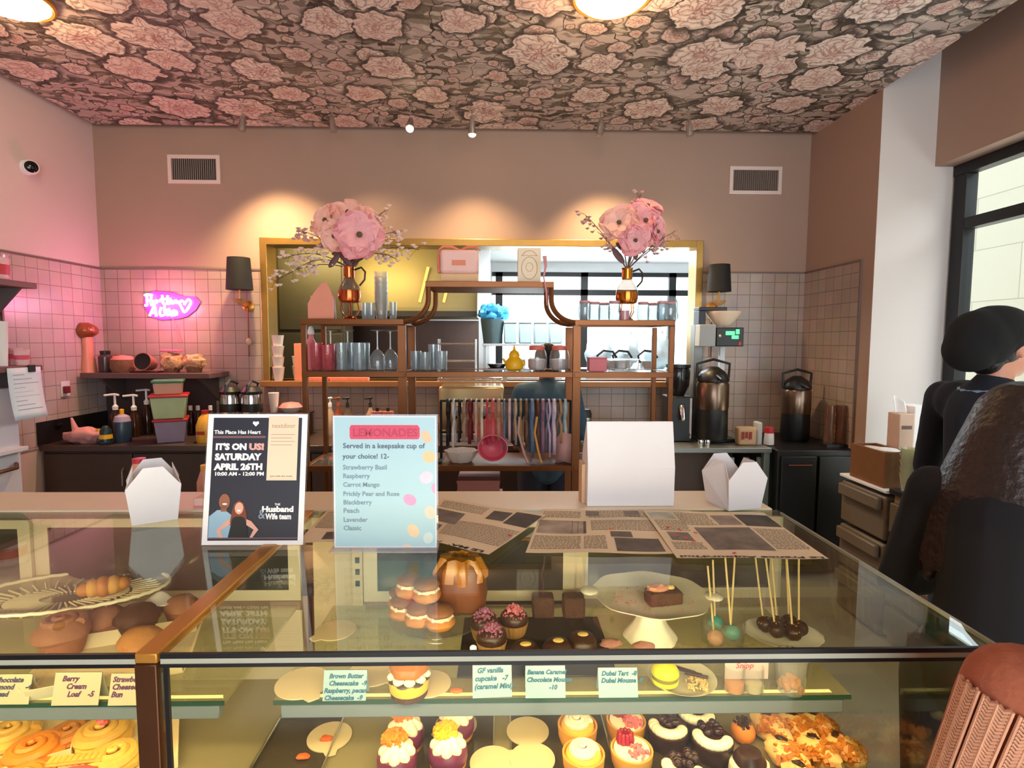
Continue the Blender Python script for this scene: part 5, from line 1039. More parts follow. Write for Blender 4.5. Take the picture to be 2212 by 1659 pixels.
for i, (px, aim, e) in enumerate(((525, (.10, .14, -1), 190), (718, (.25, .14, -1), 34), (887, (.02, -.55, -.75), 5), (1020, (.0, .14, -1), 95), (1297, (.14, .14, -1), 150), (1488, (.1, .14, -1), 6))):
    Y = 4.12; top = at(px, 287, Y); x = top.x; d = Vector(aim).normalized(); M = Vector((-d).to_tuple()).to_track_quat('Z', 'Y').to_matrix().to_4x4()
    t = thing('spotlight', ('leftmost', 'second', 'third, glowing toward the room,', 'fourth, glowing,', 'fifth', 'rightmost')[i] + ' small metal spotlight hanging at the ceiling edge', 'spotlight', (x, Y, HC), 'spotlights along the ceiling edge')
    obj('canopy', MB().lathe([(.022, 0), (.022, -.008), (.006, -.014)], 18), nickel, t); obj('stem', MB().tube([(0, 0, -.01), (0, 0, -.075)], .004, 8), nickel, t)
    T2 = Matrix.Translation((0, 0, -.10)) @ M if i in (2, 3) else Matrix.Translation((0, 0, -.10)) @ Matrix.Rotation(.12 * (-1) ** i, 4, 'Y')
    obj('lamp_head', MB().lathe([(.0001, .045), (.012, .042), (.017, .02), (.026, -.055), (.027, -.075), (.022, -.074)], 22).xf(T2), nickel, t)
    if i in (2, 3): obj('bulb', MB().ball((0, 0, -.078), (.026, .026, .018), 14, 9).xf(T2), lit, t)
    l = lamp('spotlight_beam', 'SPOT', Vector((x, Y, HC - .10)) + d * .10, e, lin((255, 216, 160)), shadow_soft_size=.04, spot_size=R(104), spot_blend=1.0)
    l.rotation_euler = d.to_track_quat('-Z', 'Y').to_euler()
def vent(px0, py0, px1, py1, lab):
    a, b_ = at(px0, py0, YB), at(px1, py1, YB); t = thing('air_vent', lab, 'air vent', ((a.x + b_.x) / 2, YB, (a.z + b_.z) / 2), 'wall air vents'); w_, h = (b_.x - a.x) / 2, (a.z - b_.z) / 2
    obj('frame', MB().box(-w_, w_, -.014, 0, h - .028, h).box(-w_, w_, -.014, 0, -h, -h + .028).box(-w_, -w_ + .028, -.014, 0, -h + .028, h - .028).box(w_ - .028, w_, -.014, 0, -h + .028, h - .028), mat('vent_frame', (226, 206, 196), .5, var=.03), t, smooth=False)
    obj('duct', MB().box(-w_ + .028, w_ - .028, -.003, -.0005, -h + .028, h - .028), mat('vent_dark', (70, 62, 58), .7, var=.1), t, smooth=False)
    g_ = MB()
    for i in range(22): x = -w_ + .034 + (2 * w_ - .068) * i / 21; g_.cbox((x, -.008, 0), (.004, .010, 2 * h - .058), .5)
    obj('louvres', g_, mat('vent_louvre', (150, 134, 124), .5, .2, var=.2, scale=3), t, smooth=False)
vent(363, 335, 478, 398, 'white-framed air vent high on the back wall at the left'); vent(1576, 360, 1686, 421, 'white-framed air vent high on the back wall at the right')
p = atx(56, 362, XL); t = thing('security_camera', 'round white security camera with black lens on the left wall', 'security camera', (XL, p.y, p.z))
RY = Matrix.Rotation(R(90), 4, 'Y')
obj('wall_plate', MB().lathe([(.050, 0), (.050, .012), (.040, .02)], 26).xf(RY), mat('white_plastic', (240, 240, 240)), t); M_ = Matrix.Translation((.045, -.02, -.006)) @ Matrix.Rotation(-.7, 4, 'Z') @ RY
obj('housing', MB().lathe([(.0001, -.05), (.030, -.045), (.046, -.01), (.048, .02), (.042, .03)], 26).xf(M_), mat('white_plastic', (240, 240, 240)), t); obj('lens', MB().lathe([(.040, .026), (.038, .032), (.025, .042), (.0001, .046)], 24).xf(M_), mat('black_gloss', (12, 12, 14), .08, var=0), t)
# neon sign
def neon():
    t = thing('neon_sign', 'glowing pink-white script neon sign with a heart on the tiled wall', 'neon sign', (at(370, 660, 4.55).x, 4.545, at(370, 660, 4.55).z))
    k = 4.545 / 1210 * 140 / 2212; c = (1170, 760)      # strokes drawn over a 2212 x 1659 close view of the 140 px wide sign
    S = [[(345, 440), (420, 400), (600, 420)], [(420, 420), (415, 740), (340, 760)], [(560, 440), (545, 720), (600, 760)], [(400, 600), (540, 590)], [(620, 590), (640, 690), (700, 690), (730, 590), (740, 680)], [(760, 620), (900, 600), (880, 640)], [(930, 420), (950, 690), (1000, 690)], [(1110, 430), (1080, 690), (1140, 700)], [(860, 560), (1200, 540)], [(1160, 660), (1220, 610), (1180, 590), (1160, 680), (1240, 690)], [(1280, 600), (1290, 690), (1340, 610), (1390, 600), (1400, 680), (1470, 640)],
         [(480, 1110), (560, 960), (650, 790), (690, 950), (700, 1130)], [(540, 1010), (700, 1000)], [(880, 820), (820, 1010), (860, 1110), (960, 1080)], [(1000, 700), (980, 950), (1040, 1080)], [(1000, 930), (1090, 920), (1060, 1080), (1140, 1060)], [(1130, 860), (1160, 1080)], [(1210, 940), (1190, 1090), (1260, 1090)], [(1360, 960), (1280, 930), (1250, 1040), (1330, 1080), (1370, 950), (1380, 1090)],
         [(1640, 660), (1560, 600), (1490, 680), (1560, 850), (1640, 980), (1780, 820), (1860, 640), (1790, 560), (1700, 640), (1640, 740)]]
    tm_ = mat('neon_tube', (255, 240, 255), .4, var=0, emit=5, ecol=(255, 224, 252))
    for s in S:
        P = [Vector(((x - c[0]) * k, -.012, -(y - c[1]) * k)) for x, y in s]; pts = []
        for i in range(len(P) - 1):
            a, b_, c_, d = P[max(i - 1, 0)], P[i], P[i + 1], P[min(i + 2, len(P) - 1)]
            for j in range(5):
                u = j / 5; pts.append(.5 * ((2 * b_) + (c_ - a) * u + (2 * a - 5 * b_ + 4 * c_ - d) * u * u + (3 * b_ - a - 3 * c_ + d) * u ** 3))
        pts.append(P[-1]); obj('tube_stroke', MB().tube(pts, .0088, 7), tm_, t)
    pl = [(-.205, .09), (-.12, .115), (.02, .105), (.10, .075), (.20, .07), (.235, .03), (.20, -.03), (.13, -.085), (.06, -.105), (-.08, -.115), (-.17, -.09), (-.215, .0)]
    obj('backing_sheet', MB().prism(pl, .004, Matrix.Translation((-.01, .014, .0)) @ XZ), mat('violet_acrylic', (150, 60, 150), .5, var=.04, emit=.35, ecol=(190, 60, 190)), t, smooth=False)
    obj('cable', MB().tube([(.0, .016, -.10), (.04, .018, -.20), (.06, .018, -.29)], .003, 6), mat('pink_cable', (226, 130, 140), .5, var=0), t)
    L_ = t.location
    lamp('neon_glow', 'POINT', (L_.x, L_.y - .22, L_.z), 10, (1.0, .20, .42), shadow_soft_size=.08)
neon()
# sconces
def sconce(px0, px1, py0, py1, lab, s=1):
    a, b_ = at(px0, py1, 4.42), at(px1, py0, 4.42); cx = (a.x + b_.x) / 2; r = (b_.x - a.x) / 2; h = b_.z - a.z
    t = thing('wall_sconce', lab, 'wall lamp', (cx, YB - .01, a.z), 'wall sconces beside the pass-through')
    obj('lamp_shade', MB().lathe([(r, 0), (r * .84, h)], 32, c=(0, -.15, 0)), mat('black_shade', (20, 19, 19), .8, var=.1), t)
    obj('arm', MB().tube([(0, -.15, .02), (0, -.15, -.10), (0, -.06, -.13), (0, -.012, -.12)], .007, 10), brass, t)
    obj('glass_bowl', MB().lathe([(.02, -.11), (.05, -.085), (.056, -.07)], 22, c=(0, -.15, 0), rip=(8, .06)), glass('amber_bowl', (240, 214, 170), haze=.4, hcol=(214, 186, 140)), t)
    obj('backplate', MB().lathe([(.045, 0), (.045, .008), (.03, .016)], 22).xf(Matrix.Translation((0, 0, -.12)) @ Matrix.Rotation(R(90), 4, 'X')), brass, t)
    obj('pull_rod', MB().tube([(0, -.02, -.13), (0, -.02, -.52)], .005, 8), bronze, t)
    obj('lower_finial', MB().ball((0, -.02, -.40), (.022, .016, .03), 12, 8), mat('glass_finial', (196, 176, 140), .15, var=.1), t)
sconce(490, 543, 557, 626, 'black-shaded brass wall sconce left of the pass-through'); sconce(1528, 1580, 572, 630, 'black-shaded brass wall sconce right of the pass-through')
p = atx(140, 840, XL + .009); t = thing('wall_socket', 'white wall socket with a red plug on the left tiles', 'socket', (XL + .009, p.y, p.z)); obj('plate', MB().box(0, .008, -.04, .04, -.055, .055), mat('white_plastic', (240, 240, 240)), t, bevel=.002); obj('plug', MB().box(.008, .035, -.03, .01, -.03, .02), mat('dark_red_plug', (120, 40, 46), .5, var=.1), t, bevel=.003)
# left wall shelves
def side_shelf(px, py, lab, w_=.30):
    p = atx(px, py, XL + w_); t = thing('wall_shelf', lab, 'shelf', (XL, p.y - .7, p.z), 'brown shelves on the left wall')
    obj('shelf_board', MB().box(.010, w_, -.7, .7, -.035, 0), mat('brown_board', (112, 74, 62), .5, var=.12), t, bevel=.003)
    obj('bracket', MB().prism([(.010, -.036), (w_ * .86, -.036), (.010, -.30)], .02, Matrix.Translation((0, .62, 0)) @ XZ), mat('grey_bracket', (92, 82, 80), .6, var=.05), t, smooth=False)
    return p
q1 = side_shelf(80, 612, 'upper brown shelf at the left edge with a grey triangular bracket'); q2 = side_shelf(92, 788, 'lower brown shelf at the left edge holding cups, menu sheet clipped to it')
def lathe_thing(name, lab, cat, loc, prof, m, grp=None, part='body', extra=(), seg=24):
    t = thing(name, lab, cat, loc, grp); obj(part, MB().lathe(prof, seg), m, t)
    for nm, pr, mm in extra: obj(nm, MB().lathe(pr, seg), mm, t)
    return t
pkg = mat('pink_striped_cup', (240, 190, 190), .5, var=.25, scale=30)
t = thing('pink_tub', 'pink and red striped tub on the upper left shelf', 'tub', (XL + .20, q1.y - .20, q1.z)); obj('tub_body', MB().lathe([(.075, .0005), (.08, .01), (.085, .13)], 24), pkg, t); obj('red_band', MB().lathe([(.081, .03), (.0855, .09)], 24), mat('red_band', (204, 60, 66), .5, var=.2), t); obj('lid', MB().lathe([(.088, .13), (.088, .145), (.0001, .147)], 24), clearp, t)
for i, (dx, dy, h) in enumerate(((.14, -.30, .20), (.22, -.20, .26), (.24, -.08, .09), (.16, -.04, .10))):
    lathe_thing('paper_cup', ('pink-banded tall stack of paper cups at the left edge', 'white tall stack of paper cups beside the pink-banded stack', 'small pink-striped paper cup near the shelf end', 'small paper cup at the far shelf end')[i], 'paper cup', (XL + dx, q2.y + dy, q2.z), [(.030, .0005), (.042, h), (.043, h + .006)], pkg if i != 1 else paper, 'cups on the lower left shelf', 'cup_body', [('pink_band', [(.034, h * .35), (.0395, h * .7)], mat('rose_print', (226, 90, 110), .5, var=.2))] if i != 1 else [])
t = thing('menu_sheet', 'white handwritten sheet clipped to the lower left shelf', 'paper sheet', (XL + .302, q2.y - .10, q2.z)); obj('sheet', MB().grid(4, 8, lambda u, v: (.004 + .03 * v * v, -.165 + .24 * u, -.01 - .31 * v)), mat('cool_paper', (222, 232, 240), .6, var=.03), t, solid=.001)
tx_ = MB()
for i in range(9): tx_.box(.0055 + .03 * (i / 10) ** 2, .0065 + .03 * (i / 10) ** 2, -.13, -.13 + .08 + .05 * (i % 3), -.055 - .026 * i, -.051 - .026 * i)
obj('handwriting', tx_, mat('grey_pencil', (150, 160, 172), .6, var=0), t, smooth=False); obj('clip', MB().box(.001, .012, -.02, .03, -.04, .004), black, t, bevel=.002)
t = thing('white_chest', 'white cabinet with a projecting ledge at the lower left edge', 'cabinet', (XL, 3.2, 0)); xx = at(46, 1000, 3.45).x - XL
obj('cabinet_body', MB().box(.002, xx, -.5, .25, 0, 1.36), mat('cabinet_white', (214, 212, 216), .5, var=.03), t, bevel=.004); obj('ledge', MB().box(xx, xx + .05, -.5, .25, .975, 1.0), mat('cabinet_white', (214, 212, 216)), t, bevel=.003)
obj('handle', MB().tube([(xx + .012, -.2, .90), (xx + .05, -.16, .885), (xx + .05, .16, .885), (xx + .012, .2, .90)], .012, 8), mat('bronze_handle', (110, 76, 50), .4, .5, var=.2), t)
# ------------------------------------------------------------------ the back counter, left run
CTZ = .92; bc = mat('dark_brown_cabinet', (64, 50, 44), .45, var=.1); ct = mat('dark_worktop', (72, 58, 52), .3, var=.12)
xr = at(1245, 970, 3.88).x
t = thing('back_counter', 'long dark brown counter along the back wall under the pass-through', 'counter', (XL, 3.90, 0))
obj('worktop', MB().box(.012, xr - XL, -.02, .668, CTZ - .04, CTZ), ct, t, bevel=.004); obj('carcass', MB().box(.012, xr - XL, .02, .66, 0, CTZ - .04), bc, t, smooth=False)
n_ = 6
for i in range(n_):
    a = .02 + (xr - XL - .03) * i / n_; b_ = .02 + (xr - XL - .03) * (i + 1) / n_ - .008
    d = obj('door', MB().box(a, b_, .0, .019, .08, CTZ - .06), bc, t, bevel=.003); obj('handle', MB().tube([(b_ - .06, -.002, .62), (b_ - .06, -.02, .64), (b_ - .06, -.02, .74), (b_ - .06, -.002, .76)], .005, 6), nickel, d)
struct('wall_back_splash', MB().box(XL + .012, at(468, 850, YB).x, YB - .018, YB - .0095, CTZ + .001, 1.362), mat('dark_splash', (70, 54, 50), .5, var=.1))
struct('wall_left_splash', MB().box(XL + .0095, XL + .018, 3.87, YB - .019, CTZ + .001, 1.08), mat('black_splash', (30, 26, 25), .4, var=.1))
a = at(172, 806, 4.26); b_ = at(452, 806, 4.26)
t = thing('corner_shelf', 'brown display shelf in the corner under the neon sign', 'shelf', (a.x, 4.26, a.z)); SH = a.z
obj('shelf_board', MB().box(0, b_.x - a.x, 0, YB - .01 - 4.26, -.04, 0), mat('mauve_board', (104, 76, 76), .45, var=.1), t, bevel=.003)
for x in (.12, b_.x - a.x - .1): obj('bracket', MB().prism([(.30, -.041), (.02, -.041), (.30, -.24)], .02, Matrix.Translation((x, 0, 0)) @ YZ), mat('grey_bracket', (92, 82, 80)), t, smooth=False)
def on(px, py_dummy, Y, z): p = at(px, py_dummy, Y); return (p.x, Y, z)
wood = mat('glossy_chestnut', (150, 78, 44), .2, var=.2); peach = mat('peach_ceramic', (226, 152, 124), .35, var=.08)
t = thing('mushroom_ornament', 'chestnut-capped mushroom ornament on a pale stem at the corner shelf end', 'ornament', on(192, 800, 4.36, SH))
obj('stem', MB().lathe([(.055, 0), (.050, .06), (.034, .16), (.036, .24), (.03, .30)], 24), peach, t); obj('cap', MB().ball((-.012, 0, .32), (.085, .08, .062), 20, 12, (.12, 2, 1)), wood, t)
twine = mat('brown_twine', (128, 84, 62), .8, var=.45, scale=40, bump=.6)
lathe_thing('dark_jar', 'small dark glass jar beside the mushroom ornament', 'jar', on(229, 800, 4.38, SH), [(.045, 0), (.048, .02), (.048, .12), (.03, .14)], mat('smoked_jar', (70, 52, 52), .2, var=.15), None, 'jar_body', [('cap', [(.034, .14), (.036, .165), (.0001, .168)], black)])
lathe_thing('twine_basket', 'brown twine basket with pinkish filling left of the tilted tumbler', 'basket', on(266, 800, 4.36, SH), [(.07, 0), (.085, .04), (.082, .10)], twine, None, 'basket_wall', [('pink_filling', [(.08, .10), (.06, .125), (.0001, .135)], mat('pink_filling', (206, 120, 110), .7, var=.4, scale=50))])
t = thing('tilted_tumbler', 'pink tumbler lying with its black mouth toward the room', 'tumbler', (on(318, 800, 4.36, SH)[0], 4.36, SH + .075)); MX = Matrix.Rotation(R(78), 4, 'X')
obj('tumbler_wall', MB().shell([(.048, -.06), (.066, .04), (.068, .06)], .004, 26).xf(MX), mat('rose_tumbler', (170, 104, 96), .4, var=.1), t); obj('black_inside', MB().lathe([(.062, .052), (.0001, .05)], 24).xf(MX), black, t)
single('pen_rest', MB().box(-.10, .10, -.05, .05, 0, .012), bronze, 'low dark wooden rest under the tilted tumbler', 'rest', loc=on(318, 800, 4.36, SH), bevel=.003)
dried = mat('dried_flowers', (196, 146, 112), .8, var=.6, scale=60, bump=.6)
for i, (px, h) in enumerate(((372, .13), (420, .11))):
    t = thing('dried_flower_pot', ('pink-rimmed pot of dried flowers right of the tilted tumbler', 'low pot of dried flowers at the right shelf end')[i], 'flower pot', on(px, 800, 4.38, SH), 'pots of dried flowers'); obj('pot', MB().lathe([(.05, 0), (.062, .05)], 20), twine, t); obj('dried_flowers', MB().ball((0, 0, .08), (.085, .07, h * .55), 20, 12, (.35, 3.5, i)), dried, t)
    if i == 0: obj('pink_rim', MB().box(-.07, .07, -.04, .04, h + .03, h + .045), mat('neon_pink_plastic', (244, 120, 160), .3, var=.05), t, bevel=.004)
# bottles and tubs
def pump(px, Y, h, m, lab, r=.035):
    t = thing('pump_bottle', lab, 'pump bottle', on(px, 900, Y, CTZ), 'pump bottles on the left counter'); obj('bottle_body', MB().lathe([(r, 0), (r * 1.05, .01), (r, h * .78), (r * .4, h * .92), (r * .4, h)], 22), m, t)
    obj('pump_stem', MB().tube([(0, 0, h), (0, 0, h + .10)], .008, 8), mat('white_plastic', (240, 240, 240)), t); obj('pump_collar', MB().lathe([(.018, h - .01), (.020, h + .015), (.008, h + .03)], 16), mat('white_plastic', (240, 240, 240)), t); obj('nozzle', MB().tube([(.03, 0, h + .10), (-.0, 0, h + .105), (-.07, -.01, h + .098)], .008, 8), mat('white_plastic', (240, 240, 240)), t)
amb = mat('dark_amber_glass', (58, 34, 22), .15, var=.15); teal = mat('dark_teal_plastic', (34, 54, 66), .3, var=.1)
pump(250, 4.2, .22, amb, 'dark pump bottle furthest left, its nozzle pointing left'); pump(290, 4.25, .21, amb, 'dark pump bottle between the blue jug and the stacked tubs'); pump(318, 4.38, .24, amb, 'tallest pump bottle just behind the stacked tubs', .03)
t = thing('blue_jug', 'dark blue bottle with yellow spout cap on the left counter', 'bottle', on(266, 950, 4.02, CTZ)); obj('bottle_body', MB().lathe([(.050, 0), (.054, .015), (.054, .15), (.036, .19)], 22), mat('navy_plastic', (44, 64, 84), .3, var=.1), t); obj('shoulder', MB().lathe([(.054, .15), (.045, .185), (.018, .20)], 22), mat('lilac_plastic', (176, 160, 186), .3, var=.05), t); obj('cap', MB().lathe([(.014, .20), (.014, .235), (.0001, .24)], 14), mat('yellow_cap', (240, 180, 30), .4, var=.05), t)
def tub(px, Y, z, w0, w1, d, h, c_, lid, lab, grp='stacked square food tubs'):
    t = thing('food_tub', lab, 'food tub', on(px, 900, Y, z), grp, .45)
    obj('tub_body', MB().add([(-w0, -d, 0), (w0, -d, 0), (w0, d, 0), (-w0, d, 0), (-w1, -d * w1 / w0, h), (w1, -d * w1 / w0, h), (w1, d * w1 / w0, h), (-w1, d * w1 / w0, h)], [(0, 3, 2, 1), (4, 5, 6, 7), (0, 1, 5, 4), (1, 2, 6, 5), (2, 3, 7, 6), (3, 0, 4, 7)]), c_, t, bevel=.008)
    obj('lid', MB().box(-w1 - .010, w1 + .010, -d * w1 / w0 - .010, d * w1 / w0 + .010, h - .002, h + .016), lid, t, bevel=.005)
redl = mat('red_lid', (176, 30, 36), .4, var=.05)
tub(370, 4.06, CTZ, .085, .10, .085, .155, mat('lavender_tub', (150, 138, 164), .35, var=.12), redl, 'lavender food tub with red lid, lowest of the stack of three')
tub(368, 4.06, CTZ + .172, .095, .112, .095, .155, mat('mint_tub', (176, 196, 150), .35, var=.1), redl, 'mint green food tub with red lid, middle of the stack of three')
tub(367, 4.06, CTZ + .344, .082, .090, .082, .085, mat('pinkish_tub', (206, 160, 136), .35, var=.08), mat('green_lid', (40, 110, 70), .4, var=.05), 'pinkish food tub with green lid, topmost of the stack of three')
t = thing('juice_jug', 'orange juice jug beside the stacked tubs', 'jug', on(445, 940, 4.02, CTZ)); obj('jug_body', MB().lathe([(.060, 0), (.066, .02), (.066, .12), (.045, .175), (.022, .205)], 24, sy=.85), mat('orange_juice', (238, 176, 60), .35, var=.12), t); obj('cap', MB().lathe([(.024, .205), (.024, .23), (.0001, .232)], 18), redl, t); obj('red_print', MB().box(-.04, .02, -.0575, -.0565, .06, .085), mat('red_print', (170, 60, 40), .5, var=.3, scale=90), t, smooth=False)
for i, px in enumerate((412, 428, 455)):
    lathe_thing('small_bottle', ('left', 'middle', 'right')[i] + ' small white-capped bottle behind the juice jug', 'bottle', on(px, 900, 4.34, CTZ), [(.024, 0), (.026, .01), (.026, .16), (.010, .19)], amb, 'small white-capped bottles', 'bottle_body', [('cap', [(.014, .19), (.014, .225), (.0001, .228)], mat('white_plastic', (240, 240, 240)))])
t = thing('pink_cloth', 'crumpled pink cloth draped at the counter sink', 'cloth', on(182, 960, 3.98, CTZ)); obj('cloth_folds', MB().ball((0, 0, .055), (.12, .07, .06), 22, 13, (.5, 2.4, 5)), mat('pink_cloth', (216, 152, 148), .8, var=.12), t, ang=120); obj('cloth_tip', MB().cap((-.07, .02, .09), (-.10, .03, .17), .022, .008), mat('pink_cloth', (216, 152, 148)), t)
lathe_thing('yellow_cap_bottle', 'small bottle with yellow cap right of the pink cloth', 'bottle', on(215, 960, 3.98, CTZ), [(.018, 0), (.020, .06), (.012, .075)], teal, None, 'bottle_body', [('cap', [(.016, .075), (.016, .10), (.0001, .102)], mat('yellow_cap', (240, 180, 30)))])
t = thing('black_pot', 'large black lidded pot in the left corner of the counter', 'pot', on(88, 960, 4.08, CTZ)); obj('pot_body', MB().lathe([(.11, 0), (.125, .02), (.125, .12)], 30), black, t); obj('lid', MB().lathe([(.128, .12), (.11, .16), (.06, .20), (.0001, .21)], 30), black, t); obj('handle', MB().tube([(.12, 0, .10), (.17, -.02, .12), (.17, -.06, .12)], .01, 8), black, t)
lathe_thing('teal_bottle', 'tall dark teal bottle standing at the counter front left of the takeaway box', 'bottle', on(232, 1000, 3.94, CTZ), [(.042, 0), (.048, .01), (.048, .02)], teal, None, 'bottle_base', [('bottle_body', [(.040, .02), (.036, .10), (.014, .13)], teal), ('yellow_label', [(.041, .04), (.0385, .07)], mat('yellow_cap', (240, 180, 30)))])
# twin coffee urns
for i, px in enumerate((499, 545)):
    t = thing('coffee_urn', ('left', 'right')[i] + ' of the twin black and steel coffee urns below the left sconce', 'coffee urn', on(px, 900, 4.2, CTZ), 'twin coffee urns')
    obj('urn_base', MB().lathe([(.075, 0), (.078, .02), (.07, .05)], 28), black, t); obj('urn_body', MB().lathe([(.068, .05), (.074, .07), (.074, .30), (.068, .33)], 28), mat('mirror_steel', (200, 196, 194), .14, 1, var=.05), t); obj('urn_band', MB().lathe([(.076, .20), (.077, .215), (.076, .26)], 28), black, t)
    obj('urn_lid', MB().lathe([(.075, .33), (.078, .35), (.05, .385), (.0001, .39)], 28), black, t); obj('spout', MB().tube([(0, -.07, .13), (0, -.11, .13), (0, -.115, .09)], .010, 8), black, t); obj('handle', MB().tube([(.0, .07, .33), (.0, .12, .40), (.0, .0, .43), (0, -.06, .40), (0, -.07, .34)], .010, 8), black, t)
single('rear_worktop', MB().box(-1.95, .70, 1.605, 2.0, .90, .94), ct, 'dark worktop behind the cream ledge of the pastry cases', 'worktop', bevel=.003)
for px, Y, c_, lab in ((447, 1.8, (240, 176, 40), 'pink bottle with yellow cap behind the takeaway box'), (300, 1.8, (206, 50, 56), 'pink bottle with red cap behind the left takeaway box')):
    p = at(px, 1004 if px > 400 else 990, Y); lathe_thing('capped_bottle', lab, 'bottle', (p.x, Y, .9405), [(.028, 0), (.031, .01), (.031, p.z - .995), (.018, p.z - .955)], mat('peach_drink', (226, 160, 134), .3, var=.08), 'pink bottles behind the ledge', 'bottle_body', [('cap', [(.019, p.z - .955), (.019, p.z - .9405), (.0001, p.z - .9395)], mat('cap_%d' % px, c_, .4, var=.05))])
# on the sill and behind the shelving
def sill(px, Y=4.56): return on(px, 800, Y, WZ0)
for k, (px, n, lab) in enumerate(((606, 4, 'tall stack of white paper cups on the sill'), (598, 1, 'white paper cup'), (632, 2, 'short stack of white paper cups'))):
    for j in range(n):
        tag(obj('paper_cup', MB().lathe([(.032, .0005), (.046, .105), (.048, .110), (.0001, .108)], 22), mat('white_paper_cup', (244, 230, 214), .6, var=.04), loc=(on(px, 800, 4.56, 0)[0], 4.52 + .08 * k, WZ0 + .085 * j)), ((('bottom', 'second', 'third', 'topmost')[j] + ' cup of the tallest white cup stack on the sill') if k == 0 else 'single white paper cup at the left end of the sill' if k == 1 else ('lower', 'upper')[j] + ' cup of the short white stack on the sill'), 'paper cup', 'white paper cups on the sill')
single('tall_pink_box', MB().box(-.03, .03, -.05, .05, 0, .30), mat('salmon_card', (226, 140, 112)), 'tall salmon carton on the sill beside the left shelving post', 'carton', loc=sill(649, 4.60), bevel=.002)
for i, px in enumerate((690, 735, 775)):
    single('pink_packet', MB().box(-.08, .08, -.03, .03, 0, .030), mat('coral_packet', (236, 130, 110), .5, var=.2, scale=30), ('left', 'middle', 'right')[i] + ' flat coral packet lying on the sill behind the left bay', 'packet', 'coral packets on the sill', loc=sill(px, 4.54), bevel=.004)
t = thing('riser', 'low dark riser on the counter left of the shelving unit', 'riser', on(622, 880, 4.35, CTZ)); obj('riser_top', MB().box(-.17, .17, -.10, .10, .16, .175), bronze, t, bevel=.002)
for x in (-.15, .15): obj('leg', MB().box(x - .01, x + .01, -.09, .09, 0, .16), bronze, t)
lathe_thing('pink_bowl_of_sweets', 'pale bowl heaped with pink wrapped sweets on the low riser', 'bowl', on(628, 870, 4.35, CTZ + .176), [(.05, 0), (.09, .04)], mat('white_ceramic', (236, 226, 216)), None, 'bowl_wall', [('pink_sweets', [(.088, .04), (.06, .07), (.0001, .08)], mat('pink_sweets', (236, 130, 130), .5, var=.5, scale=50))])
lathe_thing('white_cup', 'white takeaway cup beside the bowl of pink sweets', 'cup', on(591, 850, 4.34, CTZ + .176), [(.026, 0), (.038, .13), (.04, .15)], mat('white_paper_cup', (244, 230, 214)), None, 'cup_body')
for i, (px, c_, lab) in enumerate(((713, (210, 180, 150), 'clear spray bottle with white trigger'), (731, (150, 74, 36), 'amber pump bottle'), (751, (110, 84, 60), 'black-topped dispenser bottle'), (800, (190, 160, 130), 'slim bottle with black cap'))):
    t = thing('dispenser_bottle', lab + ' behind the left shelving bay', 'bottle', on(px, 880, 4.3, CTZ), 'dispenser bottles behind the shelving'); obj('bottle_body', MB().lathe([(.034, 0), (.036, .01), (.036, .16), (.014, .20), (.012, .22)], 20), mat('dispenser_%d' % i, c_, .25, var=.12), t); tp = mat('white_plastic', (240, 240, 240)) if i == 0 else wood if i == 1 else black
    obj('pump_top', MB().lathe([(.014, .22), (.014, .25), (.006, .26), (.006, .29)], 14), tp, t); obj('nozzle', MB().cap((.01, 0, .29), (-.04, 0, .285), .009, .006), tp, t)
for i, px in enumerate((815, 838)): lathe_thing('pink_canister', ('left', 'right')[i] + ' dusty pink canister behind the left shelving bay', 'canister', on(px, 880, 4.28, CTZ), [(.042, 0), (.044, .01), (.044, .19)], mat('dusty_rose_tin', (186, 112, 100), .4, var=.1), 'dusty pink canisters', 'tin_body', [('knob', [(.012, .19), (.014, .215), (.0001, .222)], black)])
lathe_thing('white_dome', 'white domed cover behind the centre bay', 'dish cover', on(905, 890, 4.2, CTZ + .001), [(.08, 0), (.085, .10), (.06, .13), (.0001, .14)], mat('white_ceramic', (236, 226, 216)), None, 'dome')
t = thing('espresso_machine', 'steel espresso machine on the counter behind the headbands', 'espresso machine', on(1020, 880, 4.24, CTZ)); gold = mat('warm_steel', (206, 176, 130), .22, .95, var=.1)
obj('machine_body', MB().box(-.24, .24, -.16, .16, .06, .40), gold, t, bevel=.02); obj('cup_rail', MB().tube([(-.23, -.15, .44), (.23, -.15, .44), (.23, .15, .44), (-.23, .15, .44)], .006, 8, True), chrome, t); obj('drip_tray', MB().box(-.23, .23, -.20, .14, 0, .055), steel, t, bevel=.004)
for x in (-.10, .10): obj('group_head', MB().lathe([(.035, 0), (.035, .05), (.02, .06)], 18, c=(x, -.17, .20)), chrome, t); obj('portafilter', MB().tube([(x, -.17, .20), (x, -.30, .19)], .012, 8), black, t)
for i, (px, c_) in enumerate(((1046, 0), (1062, 1), (1076, 0), (1090, 1))): vessel('shot_glass', ('leftmost', 'second', 'third', 'rightmost')[i] + ' shot glass in the row on the sill behind the honey pot', 'shot glass', sill(px, 4.52), [(.018, 0), (.024, .06)], .002, tg, 'shot glasses on the sill')
t = thing('steel_frame_stand', 'bright steel frame stand on the sill in the centre bay', 'stand', sill(988, 4.62))
for z_ in (.02, .16, .30): obj('bar', MB().tube([(-.15, -.06, z_), (.15, -.06, z_), (.15, .06, z_), (-.15, .06, z_)], .007, 8, True), chrome, t)
for x in (-.15, .15):
    for y in (-.06, .06): obj('upright', MB().tube([(x, y, 0), (x, y, .34)], .008, 8), chrome, t)
t = thing('gold_kettle', 'gleaming gold trivet and cups on the right counter behind the box', 'trivet', on(1330, 890, 4.2, CTZ)); obj('trivet_plate', MB().box(-.18, .18, -.10, .10, 0, .06), gold, t, bevel=.01)
